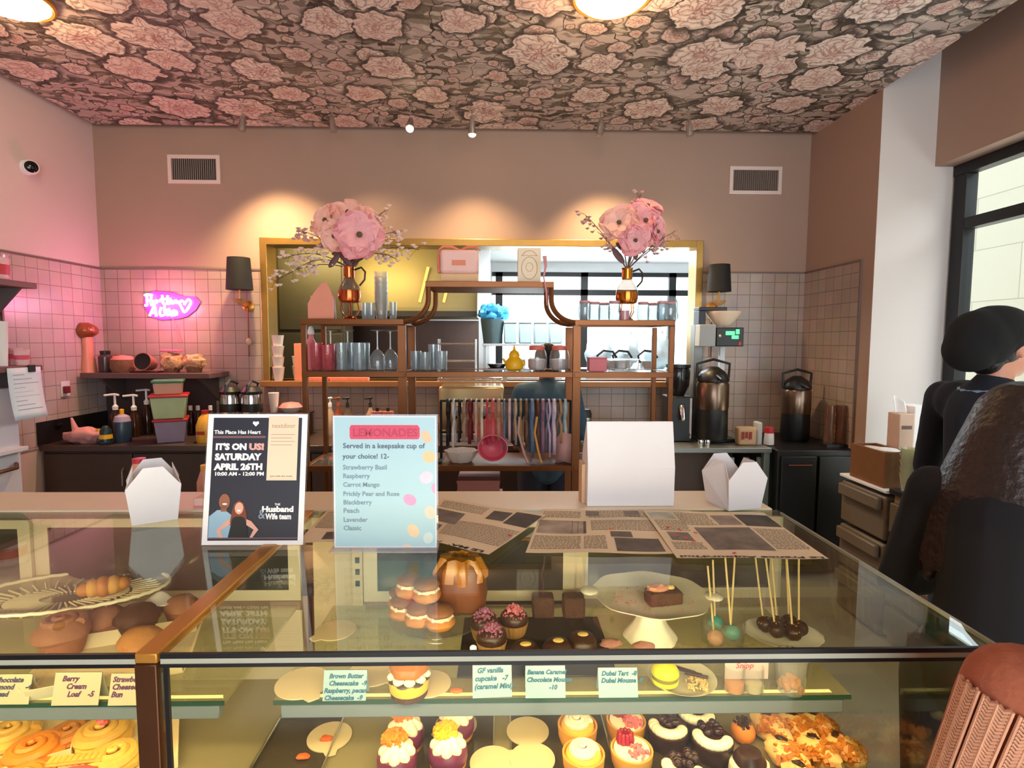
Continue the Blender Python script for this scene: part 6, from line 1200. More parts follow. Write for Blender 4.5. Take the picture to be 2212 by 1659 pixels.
for i in range(4): obj('gold_cup', MB().lathe([(.02, .06), (.03, .11)], 16, c=(-.13 + i * .085, 0, 0)), brass2, t)
lathe_thing('black_canister', 'black canister with steel trim just right of the double post', 'canister', on(1266, 880, 4.1, CTZ), [(.04, 0), (.042, .20), (.03, .23)], black, None, 'tin_body', [('steel_band', [(.0425, .15), (.0425, .17)], chrome)])
# ------------------------------------------------------------------ right counter
a = at(1250, 968, 3.86); b_ = at(1668, 968, 3.86); RZ = .905
t = thing('steel_table', 'steel worktable with open legs on the right of the back wall', 'table', (a.x + .05, 3.86, 0)); wd = b_.x - a.x - .05
obj('table_top', MB().box(0, wd, 0, .69, RZ - .035, RZ), mat('worktable_steel', (150, 152, 146), .3, .7, var=.1), t, bevel=.003)
for x in (.03, wd - .03):
    for y in (.03, .66): obj('leg', MB().box(x - .022, x + .022, y - .022, y + .022, 0, RZ - .036), mat('green_grey_steel', (120, 130, 120), .4, .5, var=.1), t, bevel=.004)
obj('lower_shelf', MB().box(.052, wd - .052, .03, .66, .40, .42), mat('green_grey_steel', (120, 130, 120)), t, smooth=False)
for i, px in enumerate((1580, 1612, 1640)): lathe_thing('white_bottle', ('left', 'middle', 'right')[i] + ' white bottle on the lower shelf of the steel table', 'bottle', on(px, 1000, 4.05, .4205), [(.05, 0), (.055, .02), (.055, .28), (.02, .33), (.02, .38)], mat('pale_green_plastic', (196, 206, 196), .4, var=.05), 'white bottles under the steel table', 'bottle_body')
t = thing('coffee_brewer', 'tall coffee brewer with green display and white filter basket', 'coffee brewer', on(1540, 900, 4.22, RZ)); s = 4.22 / 1210
def bz(py): return at(1540, py, 4.22).z - RZ
obj('base_plate', MB().box(-.15, .13, -.14, .12, 0, .025), black, t, bevel=.004); obj('column', MB().box(-.15, -.085, .02, .12, .025, bz(700)), mat('brewer_grey', (126, 126, 122), .35, .5, var=.06), t, bevel=.004)
hd = obj('brew_head', MB().box(-.04, .165, -.12, .12, bz(748), bz(708)), black, t, bevel=.006)
obj('side_control', MB().box(-.165, -.045, -.125, -.025, bz(748), bz(702)), mat('pale_grey_plastic', (166, 168, 164), .5, var=.04), t, bevel=.004)
gr = mat('green_display', (70, 255, 120), .4, var=0, emit=2.2); obj('display', MB().box(.03, .095, -.1225, -.1205, bz(724), bz(716)).box(.075, .125, -.1225, -.1205, bz(732), bz(725)).box(.105, .13, -.1225, -.1205, bz(722), bz(712)), gr, hd, smooth=False); obj('knob', MB().ball((-.015, -.125, bz(726)), .011, 10, 7), mat('cream_knob', (226, 206, 160), .4, var=0), hd); obj('red_switch', MB().box(.125, .145, -.124, -.1205, bz(746), bz(738)), redl, hd)
obj('filter_basket', MB().lathe([(.055, bz(705)), (.125, bz(677)), (.127, bz(673)), (.118, bz(675))], 40, c=(.055, 0, 0), rip=(20, .02)), mat('paper_filter', (240, 214, 184), .7, var=.04), t)
obj('top_arm', MB().box(-.15, .06, -.06, .06, bz(672), bz(664)).box(-.15, -.10, -.06, .06, bz(702), bz(672)), mat('dark_navy_plastic', (24, 26, 38), .4, var=.05), t, bevel=.004); obj('white_tube', MB().box(.05, .085, .02, .06, bz(800), bz(749)), mat('white_plastic', (240, 240, 240)), t)
def airpot(px, Y, z, top_py, r, lab):
    p = at(px, top_py, Y); h = p.z - z; t = thing('airpot', lab, 'airpot', (p.x, Y, z), 'steel and black airpots')
    obj('pot_base', MB().lathe([(r * .9, 0), (r, .02), (r * .96, h * .42)], 28), black, t); obj('steel_body', MB().lathe([(r * .97, h * .42), (r, h * .45), (r, h * .76), (r * .9, h * .8)], 28), mat('bronze_steel', (128, 106, 90), .28, .95, var=.15), t); obj('pot_lid', MB().lathe([(r * .98, h * .8), (r, h * .84), (r * .75, h * .93), (r * .3, h)], 28), black, t)
    obj('spout', MB().cap((0, -r * .7, h * .88), (0, -r * 1.5, h * .84), .02, .014), black, t); obj('handle', MB().tube([(-r, 0, h * .85), (-r * 1.05, 0, h * 1.04), (0, 0, h * 1.1), (r * 1.05, 0, h * 1.04), (r, 0, h * .85)], .010, 8), black, t)
airpot(1541, 4.08, RZ + .026, 792, .115, 'airpot standing under the coffee brewer head')
t = thing('coffee_grinder', 'black coffee grinder left of the tall brewer', 'grinder', on(1462, 900, 4.2, RZ)); obj('grinder_body', MB().box(-.09, .09, -.11, .11, 0, .34), black, t, bevel=.012); obj('hopper', MB().lathe([(.05, .34), (.085, .42), (.09, .52), (.08, .55)], 26), mat('smoke_hopper', (36, 34, 34), .12, var=.1), t); obj('hopper_lid', MB().lathe([(.092, .55), (.092, .575), (.0001, .58)], 26), black, t); obj('chute', MB().cap((0, -.11, .26), (0, -.15, .18), .025, .018), chrome, t); obj('steel_strip', MB().box(.06, .075, -.113, -.1105, .03, .33), chrome, t)
t = thing('sugar_bag', 'tan paper bag with red and brown print on the steel table', 'paper bag', on(1613, 950, 4.0, RZ)); obj('bag_body', MB().box(-.075, .055, -.04, .04, 0, .13).noise(.006, 14, 2), mat('kraft_tan', (206, 166, 122), .7, var=.08), t, bevel=.012); obj('clear_side', MB().box(.057, .095, -.04, .04, 0, .17).noise(.004, 14, 3), glass('clear_wrap', (240, 236, 232), rough=.2, haze=.5), t, bevel=.01)
pr_ = MB()
for i in range(3): pr_.box(-.058 + i * .028, -.040 + i * .028, -.049, -.047, .045 + .01 * (i % 2), .10)
obj('red_print', pr_, mat('red_brown_print', (150, 50, 40), .6, var=.3, scale=60), t, smooth=False)
lathe_thing('sugar_shaker', 'white shaker with red lid right of the tan paper bag', 'shaker', on(1661, 950, 4.0, RZ), [(.034, 0), (.036, .01), (.032, .085)], mat('white_ceramic', (236, 226, 216)), None, 'shaker_body', [('lid', [(.033, .085), (.033, .125), (.0001, .128)], redl)])
for i, (px, c_) in enumerate(((1513, (200, 200, 200)), (1528, (180, 190, 200)))): lathe_thing('small_pitcher', ('left', 'right')[i] + ' small steel pitcher lying near the table front', 'pitcher', on(px, 955, 3.95, RZ), [(.018, 0), (.022, .03), (.018, .045)], chrome, 'small steel pitchers', 'pitcher_body')
FZ = .90
t = thing('undercounter_fridge', 'black undercounter fridge along the right wall', 'fridge', (1.925, 3.80, 0)); fx = XR - .012 - 1.925
obj('fridge_body', MB().box(0, fx, 0, .76, .04, FZ), mat('black_fridge', (9, 9, 9), .4, var=.1), t, bevel=.006); obj('door', MB().box(.02, fx / 2 - .01, -.02, -.001, .08, FZ - .04), mat('black_fridge', (9, 9, 9)), t, bevel=.004); obj('door', MB().box(fx / 2 + .01, fx - .02, -.02, -.001, .08, FZ - .04), mat('black_fridge', (9, 9, 9)), t, bevel=.004); obj('handle', MB().tube([(.06, -.03, FZ - .10), (fx / 2 - .05, -.03, FZ - .10)], .008, 8), bronze, t)
for x in (.03, fx - .03): obj('foot', MB().lathe([(.02, 0), (.02, .04)], 12, c=(x, .05, 0)).lathe([(.02, 0), (.02, .04)], 12, c=(x, .70, 0)), black, t)
airpot(1722, 4.22, FZ, 812, .105, 'airpot standing on the black fridge near the corner')
t = thing('cup_dispenser', 'tall dispenser holding two columns of clear cups on the fridge', 'cup dispenser', on(1802, 950, 3.95, FZ)); obj('dispenser_base', MB().box(-.08, .08, -.05, .05, 0, .02), black, t)
for s in (-1, 1): obj('cup_column', MB().lathe([(.032, .02), (.036, .06), (.032, .061), (.036, .10), (.032, .101), (.036, .14), (.032, .141), (.036, .18), (.032, .181), (.036, .22), (.032, .221), (.036, .26), (.036, .30)], 18, c=(s * .042, 0, 0)), glass('amber_cup', (206, 170, 150), rough=.1, refl=1.8, haze=.3, hcol=(150, 110, 90)), t)
# drawer cart and its load
oak = mat('pale_oak', (150, 122, 88), .55, var=.15)
t = thing('drawer_cart', 'tan drawer cart with open cubbies under the right window', 'cart', (2.12, 2.34, 0)); kz = .86
obj('cart_top', MB().box(0, .62, 0, .62, kz - .03, kz), mat('dark_cart_top', (40, 34, 32), .4, var=.1), t, bevel=.003); obj('cart_frame', MB().box(.02, .05, .02, .60, 0, kz - .031).box(.57, .60, .02, .60, 0, kz - .031).box(.05, .57, .56, .60, 0, kz - .031), oak, t, smooth=False)
for i in range(4): obj('drawer', MB().box(.052, .568, .02, .55, .06 + .19 * i, .22 + .19 * i), mat('tan_drawer', (104, 88, 68), .55, var=.12), t, bevel=.004)
for i in range(4): obj('side_drawer', MB().box(-.02, .018, .06, .58, .06 + .19 * i, .22 + .19 * i), mat('tan_drawer', (104, 88, 68)), t, bevel=.006)
t = thing('drawer_tower', 'beige plastic drawer tower between the fridge and the cart', 'drawer unit', (2.12, 2.98, 0)); bg_ = mat('beige_plastic', (116, 102, 84), .5, var=.06)
for i in range(3): d = obj('drawer', MB().box(0, .38, 0, .40, .01 + .27 * i, .26 + .27 * i), bg_, t, bevel=.012); obj('drawer_lip', MB().box(-.035, -.001, .02, .38, .18 + .27 * i, .25 + .27 * i), bg_, d, bevel=.008)
obj('tower_top', MB().box(-.01, .39, -.01, .41, .822, .84), mat('white_plastic', (240, 240, 240)), t, bevel=.004)
t = thing('wooden_crate', 'wooden crate of white lids on the drawer tower', 'crate', (2.205, 3.17, .841)); wn = mat('walnut_crate', (128, 84, 46), .5, var=.2)
obj('crate_wall', MB().box(-.075, .08, -.15, -.135, 0, .20).box(-.075, .08, .135, .15, 0, .20).box(-.075, -.06, -.135, .135, 0, .20).box(.065, .08, -.135, .135, 0, .20).box(-.06, .065, -.135, .135, 0, .012), wn, t, smooth=False)
for k in range(5): tag(obj('cup_cover', MB().lathe([(.055, 0), (.058, .004), (.045, .012), (.0001, .014)], 24), mat('white_plastic', (240, 240, 240)), loc=(2.207, 3.17 + .13 * (k % 2) - .065, .841 + .165 + .015 * (k // 2))), ('lowest front', 'lowest rear', 'second front', 'second rear', 'topmost front')[k] + ' white cup lid in the wooden crate', 'cup lid', 'white lids in the wooden crate')
t = thing('napkin_dispenser', 'tan napkin dispenser with a white napkin rising from it', 'napkin dispenser', (2.34, 3.20, .841)); obj('dispenser_body', MB().box(-.045, .045, -.05, .05, 0, .40), mat('tan_dispenser', (206, 172, 150), .5, var=.05), t, bevel=.006); obj('napkin', MB().grid(5, 6, lambda u, v: (-.035 + .07 * u - .02 * v, .012 * math.sin(u * 6), .39 + .12 * v * (1 - .4 * u))), paper, t, solid=.002); obj('front_print', MB().box(-.03, .03, -.0515, -.0505, .31, .33), mat('dark_print', (110, 84, 72), .6, var=0), t, smooth=False)
single('white_carton', MB().box(-.055, .055, -.08, .08, 0, .44), paper, 'white carton against the window behind the clear cups', 'carton', loc=(2.445, 3.24, .841), bevel=.003)
cupg = glass('tinted_cup', (236, 240, 214), rough=.1, refl=2, haze=.45, hcol=(232, 232, 200))
for k, (x, y, n, lab) in enumerate(((2.28, 2.90, 8, 'tall rear stack'), (2.175, 2.89, 5, 'left front stack'), (2.19, 2.77, 5, 'right front stack'))):
    for j in range(n): tag(obj('clear_cup', MB().shell([(.034, 0), (.046, .085), (.048, .09)], .0015, 20), cupg, loc=(x, y, kz + .035 * j)), ('bottom' if j == 0 else 'top' if j == n - 1 else ('', 'second', 'third', 'fourth', 'fifth', 'sixth', 'seventh')[j]) + (' cup of the ' if j in (0, n - 1) else ' cup up in the ') + lab + ' of tinted clear cups by the window', 'clear cup', 'stacked tinted cups by the window')
# ------------------------------------------------------------------ kitchen fittings
hoodm = mat('yellow_lit_hood', (150, 136, 92), .4, .25, var=.1, scale=2)  # stainless hood; the yellow light on it is mixed into the base colour
a = at(612, 600, 6.3).x; b_ = at(1030, 600, 6.3).x
t = thing('extractor_hood', 'wide brass-toned extractor hood over the kitchen range', 'extractor hood', ((a + b_) / 2, 6.3, 1.92)); w_ = (b_ - a) / 2
obj('canopy', MB().prism([(0, .0), (0, .10), (.06, .80), (.9, .80), (.9, 0)], 2 * w_, Matrix.Translation((-w_, 0, 0)) @ YZ), hoodm, t, smooth=False); obj('lip', MB().box(-w_, w_, -.03, -.001, 0, .06), mat('dark_lip', (50, 44, 40), .4, var=.05), t)
for x in (.45, .7): obj('strip_light', MB().cbox((w_ * x, -.004, .35), (.03, .01, .40), 0, 0, .25), mat('amber_strip', (240, 180, 90), .4, var=0, emit=.8), t)
hl = lamp('hood_wash_light', 'AREA', ((a + b_) / 2 - .3, 5.45, 2.55), 18, lin((255, 222, 140)), shape='RECTANGLE', size=1.2, size_y=.2); hl.rotation_euler = (R(62), 0, 0)  # bodiless lamp added ahead of the hood to wash its front yellow
c0_ = at(598, 600, 5.9).x; c1_ = at(742, 600, 5.9).x
t = thing('kitchen_cabinet', 'tall dark olive kitchen cabinet at the left of the pass-through', 'cabinet', ((c0_ + c1_) / 2, 5.9, 0)); obj('cabinet_body', MB().box(c0_ - t.location.x - .3, c1_ - t.location.x, 0, .34, 0, 2.70), mat('dark_olive', (70, 66, 54), .5, var=.1), t, bevel=.004); obj('door', MB().box(c0_ - t.location.x + .02, c1_ - t.location.x - .02, -.018, -.001, .1, 1.72), mat('dark_olive', (70, 66, 54)), t, bevel=.004); obj('door', MB().box(c0_ - t.location.x + .02, c1_ - t.location.x - .02, -.018, -.001, 1.76, 2.66), mat('dark_olive', (70, 66, 54)), t, bevel=.004)
t = thing('kitchen_range', 'dark steel range with shelf under the extractor hood', 'range', ((a + b_) / 2, 6.3, 0)); obj('range_body', MB().box(-w_, w_, .05, .85, 0, 1.02), mat('brown_steel', (104, 84, 76), .3, .5, var=.1), t, bevel=.01); obj('back_panel', MB().box(-w_, w_, .72, .85, 1.021, 1.9), mat('brown_steel', (104, 84, 76)), t); obj('front_rail', MB().tube([(-w_ + .1, .0, .95), (w_ - .1, .0, .95)], .02, 8), chrome, t)
for i in range(4): obj('burner', MB().lathe([(.10, 1.021), (.10, 1.045), (.06, 1.05)], 20, c=(-w_ + .4 + i * (w_ * 2 - .8) / 3, .35, 0)), black, t)
struct('wall_kitchen_column', MB().box(at(1034, 600, 6.1).x, at(1058, 600, 6.1).x, 6.1, 6.5, 0, 2.749), mat('column_steel', (206, 214, 220), .35, .2, var=.04))
xa = at(1042, 740, 5.5).x; xb = at(1215, 740, 5.5).x; KZ = at(1100, 742, 5.5).z
t = thing('kitchen_shelf', 'steel kitchen shelf seen through the centre bay', 'shelf', (xa, 5.5, 0)); obj('shelf_board', MB().box(0, xb - xa, 0, .35, KZ - .025, KZ), steel, t, bevel=.003); obj('lower_board', MB().box(0, xb - xa, 0, .35, KZ - .36, KZ - .335), steel, t, bevel=.003)
for x in (.015, xb - xa - .015): obj('upright', MB().box(x - .015, x + .015, .305, .335, 0, KZ - .361).box(x - .015, x + .015, .305, .335, KZ - .334, KZ - .026), steel, t)
bin_ = mat('ice_blue_bin', (190, 224, 234), .35, var=.06)
for i, px in enumerate((1102, 1134, 1166, 1198)):
    t = thing('storage_bin', ('leftmost', 'second', 'third', 'rightmost')[i] + ' ice-blue storage bin on the upper kitchen shelf', 'storage bin', on(px, 720, 5.66, KZ), 'ice-blue bins on the kitchen shelf'); obj('bin_body', MB().box(-.062, .062, -.13, .13, 0, .20), bin_, t, bevel=.01); obj('bin_lid', MB().box(-.066, .066, -.134, .134, .20, .225), mat('pale_bin_lid', (226, 240, 244), .4, var=.03), t, bevel=.004)
for i, px in enumerate((1120, 1160, 1195)):
    t = thing('storage_bin', ('left', 'middle', 'right')[i] + ' ice-blue storage bin on the lower kitchen shelf', 'storage bin', on(px - (8 if px > 1190 else 0), 780, 5.645, KZ - .334), 'ice-blue bins on the kitchen shelf'); obj('bin_body', MB().box(-.066, .066, -.13, .13, 0, .17), bin_, t, bevel=.01); obj('bin_lid', MB().box(-.070, .070, -.134, .134, .17, .19), mat('pale_bin_lid', (226, 240, 244)), t, bevel=.004)
t = thing('steel_pail', 'grey pail stuffed with bright blue disposable gloves in the kitchen', 'pail', on(1064, 740, 5.62, KZ)); obj('pail_wall', MB().lathe([(.09, 0), (.12, .24)], 28), mat('teal_grey_pail', (96, 122, 128), .4, .3, var=.1), t)
gl = MB(); q = random.Random(2)
for i in range(9): gl.ball((q.uniform(-.08, .10), q.uniform(-.08, .08), .26 + q.uniform(0, .10)), (.065, .06, .06), 14, 9, (.4, 2.5, i))
obj('blue_gloves', gl, mat('blue_gloves', (54, 156, 206), .5, var=.3, scale=14), t)
t = thing('black_scale', 'black scale on the lower kitchen shelf left of the bins', 'scale', on(1074, 780, 5.62, KZ - .334)); obj('scale_base', MB().box(-.09, .09, -.08, .08, 0, .09), black, t, bevel=.01); obj('scale_pan', MB().lathe([(.07, .09), (.10, .13)], 20), black, t)
xa = at(1262, 760, 5.4).x; xb = at(1500, 760, 5.4).x; PZ = at(1360, 800, 5.4).z
t = thing('kitchen_worktop', 'pale kitchen worktop under the right part of the pass-through', 'worktop', (xa, 5.4, 0)); obj('top_board', MB().box(0, xb - xa, 0, .6, PZ - .04, PZ), mat('pale_worktop', (226, 236, 238), .4, var=.03), t, bevel=.004); obj('cabinet', MB().box(.02, xb - xa - .02, .02, .58, 0, PZ - .041), kw, t)
for i, (px, lab) in enumerate(((1292, 'left'), (1352, 'middle'), (1420, 'right'))):
    t = thing('white_sack', lab + ' pale blue-white sack slumped on the kitchen worktop', 'sack', on(px, 760, 5.7, PZ), 'pale sacks on the kitchen worktop'); obj('sack_body', MB().ball((0, 0, .18), (.135, .12, .185), 20, 13, (.25, 2.2, i)), mat('pale_blue_sack', (206, 226, 232), .6, var=.08), t); obj('tie', MB().ball((.02, 0, .36), (.04, .03, .05), 12, 8), mat('pale_blue_sack', (206, 226, 232)), t)
for i, px in enumerate((1312, 1345, 1400)):
    t = thing('saucepan', ('left', 'middle', 'right')[i] + ' steel saucepan with curved black handle on the kitchen worktop', 'saucepan', on(px, 780, 5.46 , PZ), 'saucepans on the kitchen worktop'); obj('pan_body', MB().lathe([(.07, 0), (.075, .01), (.078, .09)], 24), steel, t); obj('handle', MB().tube([(-.08, 0, .07), (-.10, 0, .14), (-.04, 0, .19), (.05, 0, .18), (.09, 0, .12)], .012, 8), black, t)
t = thing('strip_light', 'long fluorescent strip light on the kitchen ceiling', 'strip light', (at(1260, 570, 6.6).x, 6.6, 2.749)); obj('housing', MB().box(-.7, .7, -.08, .08, -.04, 0), kw, t); obj('tube_diffuser', MB().box(-.68, .68, -.07, .07, -.06, -.041), mat('fluorescent', (250, 252, 255), .4, var=0, emit=10), t)
t = thing('strip_light', 'second kitchen strip light just inside the pass-through', 'strip light', (.6, 5.25, 2.749)); obj('housing', MB().box(-.7, .7, -.08, .08, -.04, 0), kw, t); obj('tube_diffuser', MB().box(-.68, .68, -.07, .07, -.06, -.041), mat('fluorescent', (250, 252, 255)), t)  # unseen fixture added to light the kitchen bins from the front
lamp('strip_light_glow', 'AREA', (.6, 5.25, 2.68), 40, (.9, .96, 1.0), shape='RECTANGLE', size=1.36, size_y=.14)  # area lamp of the added unseen fixture
sl = lamp('strip_light_glow', 'AREA', (at(1260, 570, 6.6).x, 6.6, 2.68), 45, (.9, .96, 1.0), shape='RECTANGLE', size=1.36, size_y=.14)
# ------------------------------------------------------------------ people
skin = mat('warm_skin', (206, 140, 112), .5, var=.08, scale=30); skin2 = mat('olive_skin', (176, 112, 84), .5, var=.08, scale=30)
hairb = mat('black_hair', (16, 13, 12), .45, var=.4, scale=90, bump=.5); hairc = mat('dark_brown_hair', (40, 23, 17), .4, var=.5, scale=60, bump=.5)
def hand(b, w_, d, side, f):
    """palm w_ -> fingers along d, thumb towards side*f"""
    d = Vector(d).normalized(); s = Vector(f).normalized(); n = d.cross(s)
    b.cap(w_, w_ + d * .075, .026, .030)
    for k, (o_, L) in enumerate(((-.026, .062), (-.009, .074), (.009, .070), (.026, .055))):
        r0 = w_ + d * .088 + s * o_; r1 = r0 + d * L * .5 + n * .008; r2 = r1 + d * L * .42 + n * .022; b.cap(r0 - d * .02, r1, .0088, .0082, 8); b.cap(r1, r2, .0082, .0068, 8)
    t0 = w_ + d * .02 - s * .022; t1 = t0 - s * .030 + d * .035; b.cap(t0, t1, .011, .0095, 8); b.cap(t1, t1 + d * .030 + n * .01, .0095, .0078, 8)
def figure(name, lab, loc, rz, H, skm, shirt_m, trous_m, hair_m, hair_fn, arms, tilt=(0, 0), lean=0, fem=False, shirt_noise=0):
    t = thing(name, lab, 'person', loc, None, rz); k = H / 1.72; V = lambda x, y, z: Vector((x * k, y * k + lean * max(0, z - .9) * k, z * k))
    sh = .165 if fem else .190; Hd = V(0, .02, 1.585); TM = Matrix.Translation(V(0, 0, 1.47)) @ Matrix.Rotation(tilt[1], 4, 'Z') @ Matrix.Rotation(tilt[0], 4, 'X') @ Matrix.Translation(-V(0, 0, 1.47)); h = lambda x, y, z: TM @ (Hd + Vector((x, y, z)) * k)
    b = MB(); n0 = 0
    def hb(c, r, seg=16): n = len(b.v); b.ball((0, 0, 0), tuple(q * k for q in r), seg, 12); b.xf(TM @ Matrix.Translation(Hd + Vector(c) * k), n)
    hb((0, -.012, .02), (.075, .092, .098)); hb((0, .028, -.045), (.056, .064, .068)); hb((0, .064, -.088), (.026, .022, .020)); hb((0, .088, -.018), (.013, .019, .013)); b.cap(h(0, .080, .022), h(0, .094, -.014), .008 * k, .012 * k); hb((0, .078, -.055), (.024, .014, .007)); hb((0, .076, -.064), (.021, .014, .007)); hb((0, .072, .034), (.052, .016, .010)); hb((.036, .064, -.02), (.022, .018, .018)); hb((-.036, .064, -.02), (.022, .018, .018))
    for s in (-1, 1): hb((s * .076, -.006, -.012), (.010, .020, .030))
    b.cap(V(0, -.01, 1.40), h(0, -.012, -.06), .056 * k, .052 * k)
    b.cap(V(0, 0, 1.34), V(0, 0, 1.12), .120 * k, .115 * k); b.cap(V(-sh * .6, 0, 1.37), V(sh * .6, 0, 1.37), .075 * k, .075 * k); b.cap(V(0, 0, 1.12), V(0, 0, .93), .115 * k, .14 * k); b.cap(V(-.07, 0, .94), V(.07, 0, .94), .105 * k, .105 * k)
    for s in (-1, 1):
        b.cap(V(s * .095, 0, .90), V(s * .105, .01, .49), .092 * k, .060 * k); b.cap(V(s * .105, .01, .49), V(s * .105, -.015, .09), .058 * k, .040 * k); b.cap(V(s * .105, -.03, .045), V(s * .125, .14, .035), .042 * k, .032 * k)
    S, P = MB(), MB()
    for s, (el, wr, fd) in zip((-1, 1), arms):
        sp = V(s * sh, 0, 1.39); e = V(*el); w_ = V(*wr); b.cap(sp, e, .052 * k, .040 * k); b.cap(e, w_, .040 * k, .028 * k); hand(b, w_, w_ - e if fd is None else Vector(fd), s, (1, 0, 0))
        S.cap(sp, e, .064 * k, .052 * k); S.cap(e, e.lerp(w_, .9), .052 * k, .040 * k)
    obj('body', b, skm, t, remesh=.0085)
    S.cap(V(0, -.005, 1.34), V(0, 0, 1.12), .138 * k, .132 * k); S.cap(V(-sh * .62, -.005, 1.38), V(sh * .62, -.005, 1.38), .084 * k, .084 * k); S.cap(V(0, 0, 1.12), V(0, 0, .93), .132 * k, .155 * k); S.cap(V(-.06, 0, .92), V(.06, 0, .92), .120 * k, .120 * k); S.cap(V(-.0, -.008, 1.44), V(0, -.005, 1.36), .066 * k, .085 * k)
    if shirt_noise: S.noise(shirt_noise, 9, 3)
    obj('top', S, shirt_m, t, remesh=.012)
    P.cap(V(-.07, 0, .92), V(.07, 0, .92), .118 * k, .118 * k)
    for s in (-1, 1): P.cap(V(s * .095, 0, .88), V(s * .105, .01, .49), .103 * k, .074 * k); P.cap(V(s * .105, .01, .49), V(s * .105, -.015, .10), .072 * k, .060 * k)
    obj('trousers', P, trous_m, t, remesh=.014)
    for s in (-1, 1): obj('shoe', MB().cap(V(s * .105, -.04, .042), V(s * .128, .16, .036), .050 * k, .042 * k).box(s * .115 * k - .04, s * .115 * k + .04, -.09 * k, .19 * k, 0, .02), black, t, remesh=.010)
    for s in (-1, 1): e_ = obj('eye', MB().ball(tuple(h(s * .031, .073, .006)), .0125 * k, 12, 8), mat('eye_white', (232, 226, 220), .2, var=0), t); obj('iris', MB().ball(tuple(h(s * .031, .083, .006)), .006 * k, 10, 7), mat('dark_iris', (40, 26, 18), .1, var=0), e_)
    hm = MB(); hair_fn(hm, h, V, k); obj('hair', hm, hair_m, t, remesh=.009)
    return t, h, V, k
denim = mat('dark_denim', (40, 46, 60), .8, var=.15, scale=60)
def hr_short(m, h, V, k): m.ball(tuple(h(0, -.022, .036)), (.083 * k, .096 * k, .092 * k), 18, 12, (.10, 4, 2)); m.ball(tuple(h(0, -.055, -.03)), (.070 * k, .058 * k, .07 * k), 16, 10); m.cap(h(0, -.10, .05), h(0, -.12, .09), .05 * k, .045 * k)
figure('person', 'barista with dark tied-up hair and slate shirt standing with back turned behind the headbands', (at(1182, 800, 3.50).x, 3.50, 0), 0, 1.645, skin2, mat('slate_shirt', (62, 92, 112), .8, var=.15, scale=40), denim, hairb, hr_short, (((-.24, .06, 1.12), (-.18, .20, 1.02), None), ((.24, .06, 1.12), (.18, .20, 1.02), None)), fem=True)
def hr_none(m, h, V, k): m.ball(tuple(h(0, -.03, .0)), (.078 * k, .085 * k, .07 * k), 16, 10, (.12, 5, 1)); m.ball(tuple(h(0, -.065, -.055)), (.058 * k, .04 * k, .045 * k), 14, 9)
t, h, V, k = figure('person', 'person in a slouchy black beanie and dark navy sweater by the right window', (1.80, 2.0, 0), R(-82), 1.775, skin, mat('navy_sweater', (24, 28, 38), .9, var=.2, scale=50), denim, hairb, hr_none, (((-.26, .02, 1.10), (-.20, .22, 1.0), None), ((.26, .02, 1.10), (.20, .22, 1.0), None)))
bn = MB(); bn.ball(tuple(h(0, -.030, .050)), (.098 * k, .120 * k, .096 * k), 22, 14, (.03, 3, 1)); bn.ball(tuple(h(0, -.085, .028)), (.095 * k, .115 * k, .104 * k), 22, 14, (.03, 3, 4)); bn.ball(tuple(h(0, -.130, -.010)), (.082 * k, .082 * k, .080 * k), 18, 12); bn.ball(tuple(h(0, .005, .03)), (.090 * k, .092 * k, .055 * k), 18, 11)
obj('beanie', bn, mat('black_wool', (12, 11, 11), .95, var=.3, scale=120), t, remesh=.009)
gs = MB().tube([h(-.078, .0, .012), h(-.074, .06, .014), h(-.05, .092, .012), h(-.012, .10, .010), h(.012, .10, .010), h(.05, .092, .012), h(.074, .06, .014), h(.078, .0, .012)], .0035, 6); obj('glasses', gs, blackm, t)
obj('collar', MB().tube([V(.085 * math.cos(a), -.01 + .085 * math.sin(a), 1.435 + .012 * math.sin(a)) for a in [i * PI / 10 for i in range(20)]], .014, 8, True), mat('pale_blue_collar', (126, 158, 184), .8, var=.1), t)
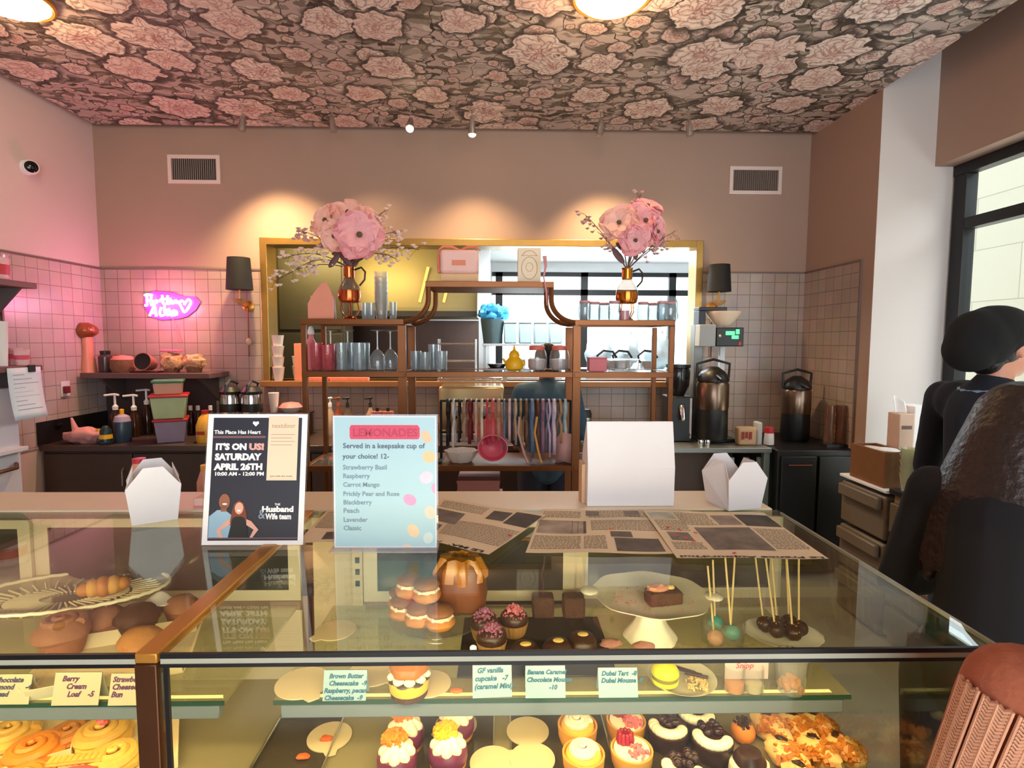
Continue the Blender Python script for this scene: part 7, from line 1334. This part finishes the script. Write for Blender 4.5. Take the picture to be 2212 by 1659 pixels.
def hr_long(m, h, V, k, L=1.0, W=1.0):
    m.ball(tuple(h(0, -.018, .038)), (.092 * k, .106 * k, .094 * k), 20, 13, (.05, 5, 2))
    for i in range(26):
        a = -.45 + (PI + .9) * i / 25 + PI; x, y = .088 * math.cos(a), -.015 + .092 * math.sin(a) * (1 if math.sin(a) < 0 else .6); p0 = h(x * .8, y * .8, .06); p1 = h(x * 1.08, y * 1.05, -.04); q = random.Random(i)
        p2 = p1 + Vector((x * .55 * W, y * .5, -.16 * L)) * k; p3 = p2 + Vector((x * .5 * W + q.uniform(-.02, .02), y * .3, (-.18 - q.random() * .06) * L)) * k; m.cap(p0, p1, .024, .026); m.cap(p1, p2, .026, .030); m.cap(p2, p3, .030, .014)
t, h, V, k = figure('person', 'person with long dark brown hair and charcoal cardigan looking down at the case', (1.165, 1.26, 0), R(-58), 1.575, skin2, mat('charcoal_cardigan', (24, 21, 25), .95, var=.2, scale=50), denim, hairc, hr_long, (((-.25, .05, 1.08), (-.12, .24, 1.10), None), ((.25, .05, 1.08), (.12, .24, 1.02), None)), tilt=(-.35, .1), lean=.12, fem=True, shirt_noise=.006)
terr = mat('terracotta_knit', (178, 98, 68), .9, var=.18, scale=70, bump=.3)
t, h, V, k = figure('person', 'person in a terracotta top with crochet shoulder bands cut off at the lower right', (.735, .545, 0), R(-25), 1.54, skin, terr, denim, mat('dark_hair_front', (40, 26, 20), .4, var=.5, scale=60, bump=.5), lambda m, h, V, k: hr_long(m, h, V, k, .62, .62), (((-.235, .0, 1.10), (-.24, .05, .86), None), ((.25, .0, 1.10), (.25, .05, .86), None)), fem=True)
lac = mat('crochet_thread', (226, 164, 128), .9, var=.2, scale=90); sp = V(-.165, 0, 1.39); el = V(-.235, 0, 1.10)
for j, off in enumerate((-2.75, -2.2, -1.65)):
    lp = MB()
    ax = (el - sp).normalized(); sd = ax.cross(Vector((0, 1, 0))).normalized(); fw = sd.cross(ax).normalized()
    def on_arm(u, a): return sp.lerp(el, u) + (sd * math.cos(a) + fw * math.sin(a)) * ((.0655 - .012 * u) * k + .0012)
    for i in range(62):
        u = -.04 + i / 61
        for e0, e1 in ((-.19, -.02), (.02, .19)): lp.tube([on_arm(max(u, 0), off + e0), on_arm(max(u, 0) + .012, off + (e0 + e1) / 2), on_arm(max(u, 0) - .004, off + e1)], .0019, 6)
    for e0 in (-.22, 0, .22): lp.tube([on_arm(i / 20, off + e0) for i in range(21)], .0022, 6)
    ob = obj('crochet_band', lp, lac, t); ob['kind'] = 'stuff'
